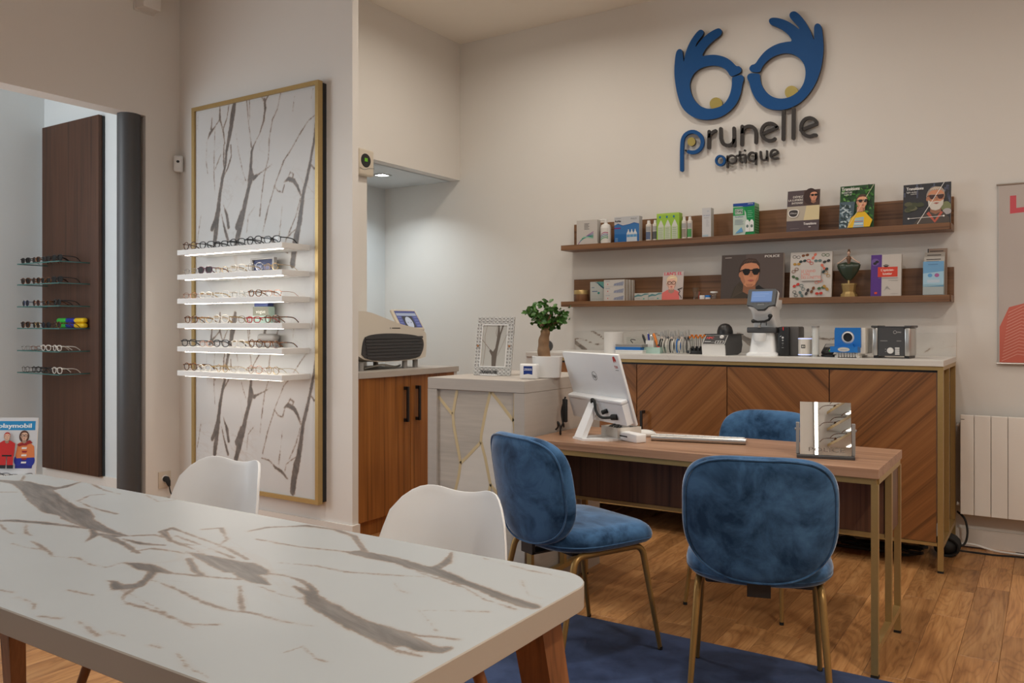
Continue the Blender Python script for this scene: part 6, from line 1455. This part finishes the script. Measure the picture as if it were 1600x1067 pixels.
k = Ink(); k.rect(-.026, -.021, .15, .170, (205, 50, 50)).line((-.042, .112), (-.034, .118), .003, (200, 200, 200)).ell(-.026, .108, .006, .006, (205, 205, 205)).ell(-.026, .092, .0045, .0045, (185, 185, 185)).ring(-.026, .075, .004, .004, .0014, (170, 170, 170), 10).rect(-.027, -.025, .060, .065, (140, 140, 140)).rect(-.032, -.020, .048, .051, (150, 150, 150)); k.build(d, 'symbols', Matrix.Translation((0, -.0304, 0)))
d = thing('light_cylinder', 'pale grey cylinder with glowing rims beside the black upright box', 'speaker', (-1.185, 4.94, CZ))
part('body', MB().lathe([(0, .006), (.038, .006), (.038, .105), (.034, .108), (0, .108)], n=32), M['clearframe'], d)
part('light_ring', MB().lathe([(.0365, .1005), (.0388, .101), (.0388, .104), (.0365, .1045)], n=32), M['ledblue'], d)
part('light_ring', MB().lathe([(.0365, .008), (.0388, .009), (.0388, .012), (.0365, .0125)], n=32), M['ledblue'], d)
part('foot', MB().lathe([(0, 0), (.036, 0), (.036, .006), (0, .006)], n=24), M['grey'], d)
k = Ink(); wrect(k, .038, -.013, .010, .048, .068, (35, 33, 32), 4); wrect(k, .038, -.009, -.002, .053, .063, (200, 198, 190), 1); wrect(k, .038, .001, .006, .053, .063, (200, 198, 190), 1); wrap(k, .0383); k.build(d, 'logo_print')
d = thing('cup_tube', 'tall clear tube of white cups with a grey cap on the worktop', 'tube', (-1.118, 4.90, CZ))
part('cups', MB().lathe([(0, .012), (.0185, .012), (.018, .165), (0, .165)], n=24), M['white'], d)
part('tube_wall', MB().lathe([(.0198, .0), (.0205, .0), (.0205, .166), (.0198, .166)], n=24), M['glass'], d)
part('cap', MB().lathe([(0, .1662), (.022, .1662), (.022, .176), (0, .176)], n=24), M['grey'], d)
b = MB().lathe([(0, 0), (.0235, 0), (.0235, .004), (.019, .004), (.019, .012), (0, .012)], n=24); part('stand', b, M['steel'], d)
d = thing('card_terminal', 'black card payment terminal beside the blue-fronted machine', 'terminal', (-1.053, 4.945, CZ), rot=(radians(0), 0, radians(-12))); d.scale = (.84, .84, .84)
MQ = Matrix.Translation((0, -.03, .014)) @ Matrix.Rotation(radians(38), 4, 'X')
b = MB(); b.rbox(-.042, .042, -.035, .05, 0, .016, r=.004); b.rbox(-.040, .040, 0, .095, 0, .022, r=.006, M=MQ); part('body', b, M['black'], d)
part('screen', MB().box(-.032, .032, .055, .088, .0221, .0226, M=MQ), M['grey'], d, False)
for r_ in range(3):
    for c_ in range(3): 
        cl_ = 'grey' if c_ < 2 else ('red', 'yellow', 'green')[r_]
        part('key', MB().rbox(-.030 + .021 * c_, -.014 + .021 * c_, .040 - .015 * r_, .051 - .015 * r_, .021, .0255, r=.001, seg=1, M=MQ), M['dgrey' if cl_ == 'grey' else cl_], d, False)
d = thing('lens_washer', 'bright blue fronted machine with a round dark opening on the worktop', 'machine', (-.935, 4.88, CZ), radians(-5))
part('case', MB().rbox(-.070, .088, .0, .14, .022, .165, r=.006), M['clearframe'], d)
b = MB(); n = 28
outer = [(-.078, .055), (.066, .055), (.066, .166), (-.072, .166)]
ang = [2 * pi * i / n for i in range(n)]
def onsq(a, c=(-.003, .112)):
    dx, dz = cos(a), sin(a); t_ = min([((.066 if dx > 0 else -.074) - c[0]) / dx if abs(dx) > 1e-6 else 9, ((.166 if dz > 0 else .055) - c[1]) / dz if abs(dz) > 1e-6 else 9]); return (c[0] + dx * t_, c[1] + dz * t_)
vi = [(-.003 + .036 * cos(a), -.012, .112 + .036 * sin(a)) for a in ang]; vo = [(onsq(a)[0], -.012, onsq(a)[1]) for a in ang]; vb = [(-.003 + .034 * cos(a), .002, .112 + .034 * sin(a)) for a in ang]; vob = [(p[0], .0, p[2]) for p in vo]
b.add(vi + vo + vb + vob, [((i + 1) % n, i, n + i, n + (i + 1) % n)[::-1] for i in range(n)] + [(i, (i + 1) % n, 2 * n + (i + 1) % n, 2 * n + i)[::-1] for i in range(n)] + [(n + i, n + (i + 1) % n, 3 * n + (i + 1) % n, 3 * n + i) for i in range(n)])
part('blue_front', b, M['blueplastic'], d, False)
part('ring', MB().lathe([(.034, .003), (.036, 0), (.026, -.008), (.024, -.002)], n=28, M=Matrix.Translation((-.003, -.006, .112)) @ Matrix.Rotation(-pi / 2, 4, 'X')), M['white'], d)
part('opening', MB().lathe([(0, 0), (.033, 0), (.033, .002), (0, .002)], n=28, M=Matrix.Translation((-.003, -.001, .112)) @ Matrix.Rotation(pi / 2, 4, 'X')), M['black'], d)
b = MB(); b.prism([(-.085, .030), (.062, .030), (.062, .062), (-.085, .062)], -.055, .0); part('drawer', b, M['blueplastic'], d, False)
part('drawer_ridge', MB().prism([(-.04, .062), (.035, .062), (.030, .078), (-.035, .078)], -.04, -.012), M['blueplastic'], d, False)
k = Ink(); k.ell(-.012, .046, .032, .012, (195, 192, 185)).rect(-.03, .005, .042, .045, (120, 140, 170)); k.build(d, 'badge', Matrix.Translation((0, -.0552, 0)))
b = MB(); b.box(-.060, .060, -.03, .10, .012, .03)
for q in range(8): b.box(-.055 + .0145 * q, -.046 + .0145 * q, -.036, -.03, .004, .028)
b.box(-.066, -.05, -.034, .02, 0, .012); b.box(.05, .066, -.034, .02, 0, .012); b.box(-.066, .066, .08, .12, 0, .012); part('vent_base', b, M['clearframe'], d, False)
d = thing('ultrasonic_cleaner', 'dark grey instrument box with a white dial and silver corner pillars', 'machine', (-.722, 4.90, CZ), radians(-4))
part('body', MB().rbox(-.088, .088, .006, .15, .012, .166, r=.003), M['grey'], d, False)
part('front_panel', MB().rbox(-.066, .066, -.004, .006, .014, .166, r=.001), M['dgrey'], d, False)
for s in (-1, 1):
    part('pillar', MB().rbox(s * .081 - .014, s * .081 + .014, -.006, .16, .012, .166, r=.008), M['steel'], d)
    part('top_cap', MB().rbox(s * .084 - .018, s * .084 + .018, -.010, .164, .166, .178, r=.004), M['dgrey'], d)
    part('foot', MB().box(s * .078 - .012, s * .078 + .012, 0, .15, 0, .012), M['black'], d, False)
part('lid', MB().rbox(-.066, .066, 0, .155, .166, .174, r=.002), M['dgrey'], d)
part('dial', MB().lathe([(0, 0), (.017, 0), (.016, .008), (0, .009)], n=24, M=Matrix.Translation((-.003, -.004, .042)) @ Matrix.Rotation(pi / 2, 4, 'X')), M['white'], d)
b = MB()
for q in range(4): b.rbox(.020, .043, -.007, -.003, .020 + .0105 * q, .0275 + .0105 * q, r=.002)
part('button', b, M['white'], d)
k = Ink(); k.ring(.020, .142, .008, .008, .0016, (200, 198, 195), 14).text('EMAG', .031, .138, .008, (200, 198, 195), .020).rect(-.055, -.018, .093, .0965, (150, 148, 146)).rect(.028, .052, .093, .0965, (150, 148, 146)).rect(-.03, -.025, .035, .038, (170, 170, 168)).rect(-.03, -.025, .048, .051, (170, 170, 168)); k.build(d, 'panel_print', Matrix.Translation((0, -.0042, 0)))
d = thing('webcam_ball', 'brown glossy ball with two pale spots behind the bonsai pot', 'ball', (-2.83, 4.80, CZ))
part('ball', MB().ball((0, 0, .040), .040, n=24, m=16), M['dgrey'], d)
k = Ink(); k.ell(-.014, 0, .006, .006, (190, 190, 190)).ell(.018, 0, .006, .007, (190, 190, 190)); k.mb.v = [(v[0], -sqrt(max(1e-6, .0403 ** 2 - v[0] ** 2 - v[2] ** 2)), v[2] + .040) for v in k.mb.v]; k.build(d, 'spot')
part('base', MB().lathe([(0, 0), (.022, 0), (.020, .006), (0, .006)], n=18), M['white'], d)

# ------------------------------------------------------------------ on the reception block
RZ = 1.005
d = thing('photo_frame', 'white ornate openwork photo frame on the reception block', 'frame', (-2.372, 3.47, RZ), rot=(radians(-9), 0, radians(4)))
w, h, iw = .108, .300, .076
b = MB()
for a in ((-w, w, 0, .042), (-w, w, .262, h)): b.box(a[0], a[1], .002, .008, a[2], a[3])
for a in ((-w, -iw), (iw, w)): b.box(a[0], a[1], .002, .008, .042, .262)
part('mat', b, M['matgrey'], d, False)
b = MB()
for i in range(9):
    x = -w + .012 + i * (2 * w - .024) / 8
    for z in (.012, .030, .274, .290): b.tube([(x + .010 * cos(t_), 0, z + .008 * sin(t_)) for t_ in [2 * pi * q / 10 for q in range(10)]], .0014, 4, closed=True)
for i in range(13):
    z = .05 + i * .0172
    for x in (-w + .008, -w + .024, w - .024, w - .008): b.tube([(x + .008 * cos(t_), 0, z + .010 * sin(t_)) for t_ in [2 * pi * q / 10 for q in range(10)]], .0014, 4, closed=True)
part('openwork', b, M['white'], d)
b = MB()
for a in ((-iw, iw, .042, .047), (-iw, iw, .257, .262)): b.box(a[0], a[1], -.003, .008, a[2], a[3])
for a in ((-iw, -iw + .004), (iw - .004, iw)): b.box(a[0], a[1], -.003, .008, .047, .257)
part('inner_lip', b, M['white'], d, False)
k = Ink(); k.rect(-iw, iw, .042, .262, (176, 173, 166))
k.poly([(-.006, .045), (.018, .045), (.020, .10), (.026, .15), (.036, .21), (.050, .258), (.040, .258), (.030, .22), (.024, .258), (.016, .258), (.014, .19), (.008, .14), (-.004, .122), (-.020, .135), (-.026, .125), (-.010, .10)], (95, 84, 74))
k.curve([(-.02, .13), (-.05, .16), (-.074, .185)], .003, (120, 105, 95)).curve([(-.048, .258), (-.058, .20), (-.050, .14), (-.056, .045)], .003, (150, 138, 125)).curve([(.014, .258), (.006, .22), (.012, .20)], .003, (140, 128, 116)).curve([(.022, .10), (.045, .15), (.074, .22)], .002, (140, 128, 116)); k.build(d, 'picture', Matrix.Translation((0, .001, 0)))
k = Ink(); k.text('ZADIG&VOLTAIRE', -.068, .010, .017, (45, 42, 42), .10, 'l', .0007); k.build(d, 'lettering', Matrix.Translation((0, -.002, 0)))
b = MB().box(-.05, .045, -.03, .02, -.003, .003); b.prism([(-.03, 0), (.03, 0), (.015, .2), (-.015, .2)], .01, .013); part('stand', b, M['white'], d, False)
b = MB()
for s in (-1, 1): b.lathe([(0, 0), (.005, .001), (.006, .004), (0, .006)], s * .092, 0, 10, Matrix.Translation((0, -.003, .150)) @ Matrix.Rotation(pi / 2, 4, 'X'))
part('stud', b, M['walnutr'], d)
d = thing('wipes_box', 'small white rounded box with a blue square emblem before the bonsai pot', 'box', (-2.062, 3.32, RZ), radians(14))
part('carton', MB().rbox(-.042, .042, 0, .05, 0, .072, r=.008, seg=3), M['white'], d)
k = Ink(); k.poly([(-.022, .062), (.022, .062), (.022, .022), (0, .026), (-.022, .022)], (20, 50, 125)); k.rect(-.020, .020, .040, .052, (20, 50, 125)); k.text('ZEISS', 0, .0415, .010, (225, 228, 235), .038, 'c', .0004); k.build(d, 'emblem', Matrix.Translation((0, -.0004, 0)))
part('lid_edge', MB().rbox(-.043, .043, .010, .016, -.0, .073, r=.004), M['white'], d)
d = thing('plant_pot', 'plain white round plant pot on the reception block', 'pot', (-2.045, 3.47, RZ))
part('pot', MB().lathe([(0, 0), (.058, 0), (.066, .004), (.074, .104), (.070, .106), (.066, .095), (0, .095)], n=40), M['white'], d)
part('soil', MB().lathe([(0, .0955), (.0655, .0955), (.0655, .097), (0, .100)], n=30), plain('potting_soil', (.05, .03, .02), .95, bump=.5), d)
d = thing('bonsai', 'small bonsai tree with a thick trunk growing in the white pot', 'tree', (-2.060, 3.47, RZ + .097))
rb = random.Random(4)
tp = smooth_path([(0, 0, 0), (-.006, 0, .04), (-.004, 0, .085), (.004, 0, .12), (.002, 0, .145)], 5)
part('trunk', MB().tube(tp, [.033 - .0016 * sin(i * 1.1) - .0007 * i for i in range(len(tp))], 12), M['bark'], d)
tips = []
for (bx1, bz1, bx2, bz2, y1) in ((-.035, .165, -.085, .212, .02), (-.02, .18, -.048, .228, -.03), (.0, .175, -.004, .255, .02), (.025, .165, .052, .225, -.02), (.04, .155, .085, .180, .01), (.02, .16, .080, .215, .03)):
    pt = smooth_path([(.002, 0, .140), (bx1 * .6, y1 * .3, bz1 - .008), (bx1, y1 * .6, bz1 + .008), (bx2, y1, bz2)], 4)
    part('branch', MB().tube(pt, [.011 - .0006 * i for i in range(len(pt))], 8), M['bark'], d)
    tips += [(bx2, y1, bz2)] + [(p.x, p.y, p.z) for p in pt[6::3]]
b = MB()
for i in range(235):
    t_ = rb.choice(tips); c = Vector(t_) + Vector((rb.gauss(0, .017), rb.gauss(0, .017), rb.gauss(.002, .011)))
    a, e = rb.uniform(0, 2 * pi), rb.uniform(-.7, .8); L_ = rb.uniform(.024, .036)
    dr = Vector((cos(a) * cos(e), sin(a) * cos(e), sin(e))); sd = dr.cross(Vector((rb.uniform(-.6, .6), -1.0, rb.uniform(-.2, .9)))).normalized(); nn = sd.cross(dr) * .003
    pts_ = [c, c + dr * L_ * .3 + sd * L_ * .30 + nn, c + dr * L_ * .72 + sd * L_ * .28 + nn, c + dr * L_, c + dr * L_ * .72 - sd * L_ * .28 + nn, c + dr * L_ * .3 - sd * L_ * .30 + nn, c + dr * L_ * .5 - nn]
    b.add(pts_, [(0, 1, 6), (1, 2, 6), (2, 3, 6), (3, 4, 6), (4, 5, 6), (5, 0, 6)])
part('foliage', b, M['leaf'], d, True, kind='stuff')

# ------------------------------------------------------------------ on the desk
DZ = .747
d = thing('desktop_computer', 'white all-in-one computer seen from behind on the desk', 'computer', (-1.690, 3.41, DZ), -.541)
TL = radians(-17.3); MP = Matrix.Translation((0, 0, .082)) @ Matrix.Rotation(-TL, 4, 'X')
w = .238
part('housing', MB().rbox(-w, w, -.010, .004, 0, .322, r=.004, M=MP), M['plastic'], d)
part('display', MB().box(-w + .006, w - .006, .004, .0065, .006, .317, M=MP), M['black'], d, False)
b = MB(); b.prism([(-w + .012, .012), (w - .012, .012), (w - .012, .105), (-w + .012, .105)], -.044, -.010, MP); part('rear_box', b, M['plastic'], d, False)
b = MB(); b.rbox(-w + .010, w - .010, -.048, -.008, .105, .124, r=.007, M=MP); part('rear_ledge', b, M['plastic'], d)
k = Ink(); k.ring(0, 0, .020, .020, .0022, (85, 82, 80), 28).text('hp', 0, -.008, .018, (85, 82, 80), .024, 'c', .0008); k.build(d, 'emblem', MP @ Matrix.Translation((0.005, -.0103, .215)))
k = Ink(); k.poly([(-.012, .02), (-.006, .012), (0, .022), (.008, .014), (.012, .026), (.004, .042), (-.010, .040)], (190, 50, 45)).text('TER', 0, -.012, .012, (190, 60, 55), .028, 'c', .0005).rect(-.010, .014, -.022, -.019, (150, 148, 146)); k.build(d, 'sticker', MP @ Matrix.Translation((.205, -.0103, .272)))
b = MB(); AX = [(-.040, -.130, .006), (.026, -.130, .006), (.026, -.154, .010), (-.040, -.154, .010), (-.034, -.056, .156), (.020, -.056, .156), (.020, -.080, .164), (-.034, -.080, .164)]
b.add(AX, [(3, 2, 1, 0), (4, 5, 6, 7), (0, 1, 5, 4), (1, 2, 6, 5), (2, 3, 7, 6), (3, 0, 4, 7)]); part('stand_arm', b, M['plastic'], d, False)
b = MB().hprism([(-.05, -.155), (.04, -.155), (.105, -.06), (.105, .02), (-.05, .02)], 0, .009); part('stand_base', b, M['plastic'], d, False)
b = MB(); b.tube(smooth_path([(-.015, -.075, .155), (.0, -.085, .178), (.03, -.09, .172), (.045, -.09, .13), (.08, -.085, .105), (.14, -.068, .110)]), .006, 8); b.tube([(.135, -.066, .110), (.165, -.056, .113)], .013, 10); b.tube([(.075, -.078, .125), (.095, -.062, .135)], .010, 8); part('power_lead', b, M['rubber'], d)
b = MB(); b.tube(smooth_path([(-.23, -.09, .17), (-.25, -.10, .10), (-.23, -.10, .03), (-.20, -.12, .05), (-.21, -.13, .012), (-.17, -.15, .004), (-.15, -.165, .045), (-.18, -.16, .06), (-.23, -.13, .03), (-.27, -.12, .012)]), .004, 7)
b.rbox(-.245, -.215, -.10, -.085, .05, .16, r=.004)
solo('cable_tangle', 'tangle of thin black cables hanging behind the computer stand', 'cable', b, M['rubber'], (-1.690, 3.41, DZ + .002), -.541)
d = thing('desk_tray', 'grey open desk tray full of leads behind the computer', 'tray', (-1.634, 3.452, DZ + .0095), radians(-30))
b = MB(); b.box(-.065, .065, -.075, .055, 0, .003)
for a in ((-.065, .065, -.075, -.071), (-.065, .065, .051, .055), (-.065, -.061, -.071, .051), (.061, .065, -.071, .051)): b.box(*a, .003, .045)
part('tray', b, M['clearframe'], d, False)
b = MB()
for q in range(7): b.tube(smooth_path([(-.05 + .014 * q, -.06, .03), (-.03 + .01 * q, -.02, .05 + .006 * (q % 3)), (-.045 + .015 * q, .04, .035)]), .0042, 6)
part('leads', b, M['rubber'], d, kind='stuff')
part('adapter', MB().rbox(-.03, .04, -.03, .03, .025, .058, r=.004), M['grey'], d)
d = thing('card_reader', 'small white card reader with a dark slot on the desk', 'reader', (-1.556, 3.370, DZ), radians(-28))
part('body', MB().rbox(-.075, .075, -.028, .028, 0, .038, r=.006, seg=3), M['plastic'], d)
part('slot', MB().box(-.074, .010, -.0286, -.026, .018, .024), M['black'], d, False)
d = thing('mouse', 'white computer mouse lying behind the card reader', 'mouse', (-1.570, 3.545, DZ), radians(20))
part('shell', MB().ball((0, 0, .012), .055, .032, .020, 20, 10), M['white'], d); part('wheel', MB().tube([(.035, -.004, .026), (.035, .004, .026)], .006, 10), M['grey'], d)
d = thing('keyboard', 'silver-backed white keyboard lying on the walnut desk', 'keyboard', (-1.300, 3.525, DZ), radians(13.5))
b = MB(); MK = Matrix.Rotation(pi / 2, 4, 'Z')
b.prism([(-.045, .020), (.075, .003), (.075, .008), (-.045, .026)], -.20, .20, MK); part('deck', b, M['white'], d, False)
part('battery_tube', MB().tube([(-.203, -.045, .0135), (.203, -.045, .0135)], .0135, 16), M['steel'], d)
b = MB().box(-.2, .2, -.045, -.02, .0, .012); part('riser', b, M['white'], d, False)
b = MB()
for r_ in range(5):
    for c_ in range(14): b.box(-.192 + .0276 * c_, -.168 + .0276 * c_, -.020 + .019 * r_, -.004 + .019 * r_, .0235 - .0027 * r_ - .001, .0265 - .0027 * r_)
part('keys', b, M['plastic'], d, False, kind='stuff')
d = thing('table_mirror', 'small tilting table mirror lettered POLICE in a dark frame', 'mirror', (-.728, 3.352, DZ), .255)
part('base_tray', MB().rbox(-.105, .105, -.035, .035, 0, .012, r=.002), M['dgrey'], d, False)
for s in (-1, 1): part('post', MB().rbox(s * .101 - .0065, s * .101 + .0065, -.008, .008, .012, .135, r=.002), M['grey'], d, False)
MM = Matrix.Translation((0, 0, .108)) @ Matrix.Rotation(radians(-9), 4, 'X')
part('backing', MB().box(-.092, .092, .0005, .006, -.096, .106, M=MM), M['dgrey'], d, False)
part('mirror_pane', MB().box(-.0925, .0925, -.003, .0, -.0965, .1065, M=MM), M['mirror'], d, False)
b = MB()
for s in (-1, 1): b.tube([(s * .092, .002, .108), (s * .112, .002, .108)], .005, 10)
part('pivot', b, M['grey'], d)
k = Ink(); k.text('POLICE', .0, -.084, .016, (120, 112, 104), .13, 'c'); k.build(d, 'lettering', MM @ Matrix.Translation((.004, -.0031, 0)))

# ------------------------------------------------------------------ right-hand wall: radiator, poster, cables
d = thing('radiator', 'beige panel radiator on the back wall beside the chevron cabinet', 'radiator', (-.424, 5.40, .195))
part('back_body', MB().rbox(.01, .96, -.0755, -.03, .01, .548, r=.004), M['grey'], d, False)  # greyed body puts the shade of the panel seams into its colour
xs = [0, .069] + [.069 + .0815 * i for i in range(1, 12)]
for a, c in zip(xs, xs[1:]): part('panel', MB().rbox(a + .0012, c - .0012, -.10, -.076, 0, .56, r=.003), M['radiator'], d, False)
b = MB()
for z in (.50, .05): b.tube([(-.018, -.06, z), (.012, -.06, z)], .011, 12)
part('bracket', b, M['white'], d); b = MB(); b.box(.1, .14, -.03, 0, .1, .45); b.box(.7, .74, -.03, 0, .1, .45); part('wall_mount', b, M['grey'], d, False)
k = Ink(); k.rect(.004, .022, .533, .537, (120, 110, 100)); k.build(d, 'logo_print', Matrix.Translation((0, -.1002, 0)))
d = thing('hanging_poster', 'hanging pale poster with a big red letter L and a pink knitted jumper', 'poster', (.10, 5.385, 1.05))
part('sheet', MB().box(-.34, .36, -.003, .0, 0, .992), M['card'], d, False)
k = Ink(); k.rect(-.339, .359, .001, .991, (190, 180, 174)); k.poly([(-.285, .93), (-.255, .93), (-.255, .86), (-.21, .863), (-.21, .835), (-.285, .83)], (205, 85, 95))
k.poly([(-.335, .002), (.355, .002), (.355, .27), (.1, .35), (-.15, .35), (-.29, .31), (-.335, .20)], (205, 110, 95))
for q in range(16): k.curve([(-.325 + .0022 * q, .01 + .018 * q), (-.25 + .002 * q, .05 + .018 * q), (-.15, .035 + .017 * q), (.0, .05 + .017 * q)], .0035, (225, 165, 150))
k.ell(.05, .60, .24, .28, (215, 190, 160)).face(.06, .56, .17, (228, 178, 155), (220, 195, 160), clear=(40, 32, 34), body=False).curve([(-.11, .33), (-.09, .24), (-.02, .18)], .012, (225, 205, 190)); k.build(d, 'print', Matrix.Translation((0, -.0032, 0)))
part('rail', MB().tube([(-.35, -.002, .995), (.37, -.002, .995)], .006, 8), M['steel'], d); part('rail', MB().tube([(-.35, -.002, -.004), (.37, -.002, -.004)], .005, 8), M['steel'], d)
b = MB(); b.tube([(-.06, 0, 1.0), (-.055, 0, 1.02), (-.03, 0, 1.02)], .004, 6); part('hanger_clip', b, M['black'], d)
rc_ = random.Random(9)
b = MB()
for q in range(6):
    z = .012 + .012 * (q % 3)
    pts = [(-1.02 + .074 * i + rc_.uniform(-.02, .02), 5.03 + .03 * (q - 2.5) + rc_.uniform(-.04, .04), z + rc_.uniform(0, .02)) for i in range(7)]
    b.tube(smooth_path(pts, 5), .008, 7)
solo('cable_bundle', 'heap of black cables lying on the floor under the chevron cabinet', 'cable', b, M['rubber'])
b = MB(); b.ball((-.47, 5.12, .055), .055, .07, .05, 16, 10)
for q in range(6): b.tube([(-.47 + .058 * cos(a) , 5.12 + .02 * (q - 2.5), .055 + .05 * sin(a)) for a in [2 * pi * i / 14 for i in range(14)]], .008, 6, closed=True)
b.tube(smooth_path([(-.44, 5.34, .20), (-.40, 5.30, .17), (-.385, 5.27, .10), (-.40, 5.24, .04), (-.45, 5.18, .03)]), .006, 7)
solo('cable_coil', 'coiled black cable beside the gold cabinet leg on the floor', 'cable', b, M['rubber'])
b = MB(); b.tube(smooth_path([(-.44, 5.26, .035), (-.36, 5.29, .035), (-.25, 5.30, .012), (-.10, 5.31, .007), (.15, 5.30, .007)]), .006, 7)
solo('white_cord', 'white cord running along the floor under the radiator', 'cord', b, M['white'])
b = MB(); b.tube(smooth_path([(-.44, 5.20, .012), (-.36, 5.22, .008), (-.25, 5.23, .006), (-.12, 5.26, .006), (.15, 5.265, .006)]), .005, 7)
solo('power_cable', 'thin black cord on the floor beside the white cord', 'cord', b, M['rubber'])
d = thing('power_strip', 'pale power strip on the floor under the chevron cabinet', 'power strip', (-1.0, 5.23, 0), radians(3))
part('case', MB().rbox(-.16, .16, -.03, .03, 0, .05, r=.006), M['beige'], d)
for q in range(4): part('socket', MB().lathe([(0, .05), (.02, .05), (.021, .052), (.017, .052), (.016, .0505), (0, .0505)], -.11 + .07 * q, 0, 16), M['grey'], d)

# ------------------------------------------------------------------ shelves on the other side of the shop, seen in the table mirror
d = thing('light_column', 'bright vertical light strip on the wall seen in the table mirror', 'light', (.69, -1.60, .9))
part('back_board', MB().box(-.30, 1.06, -.0, .004, -.3, 2.4), M['white'], d, False); part('channel', MB().box(-.02, .02, .0041, .03, 0, 2.2), M['steel'], d, False); part('led_strip', MB().box(-.014, .014, .03, .034, .01, 2.19), M['ledsoft'], d, False)  # pale back board added to keep the mirror's reflection bright
for nm, z in (('lowest', 1.74), ('middle', 1.895), ('highest', 2.06)):
    d = thing('mirror_shelf', f'{nm} white shelf on the side wall reflected in the table mirror', 'shelf', (1.75, -.80, z))
    part('board', MB().rbox(-.95, 0, -.78, .75, -.022, 0, r=.002), M['white'], d, False)
    part('gold_edge', MB().box(-.954, -.9505, -.78, .75, -.022, .003), M['gold'], d, False)
    part('led_strip', MB().box(-.80, -.77, -.7, .7, -.026, -.0225), M['ledsoft'], d, False)
    for i in range(3): glasses(f'tortoiseshell sunglasses, {NTH[i]} pair on the {nm} side wall shelf in the mirror', (.86 + .02 * i, -1.5 + .26 * i, z), radians(120), 'big', 'tort', 'brownlens', TH, group='sunglasses on the side wall shelves')
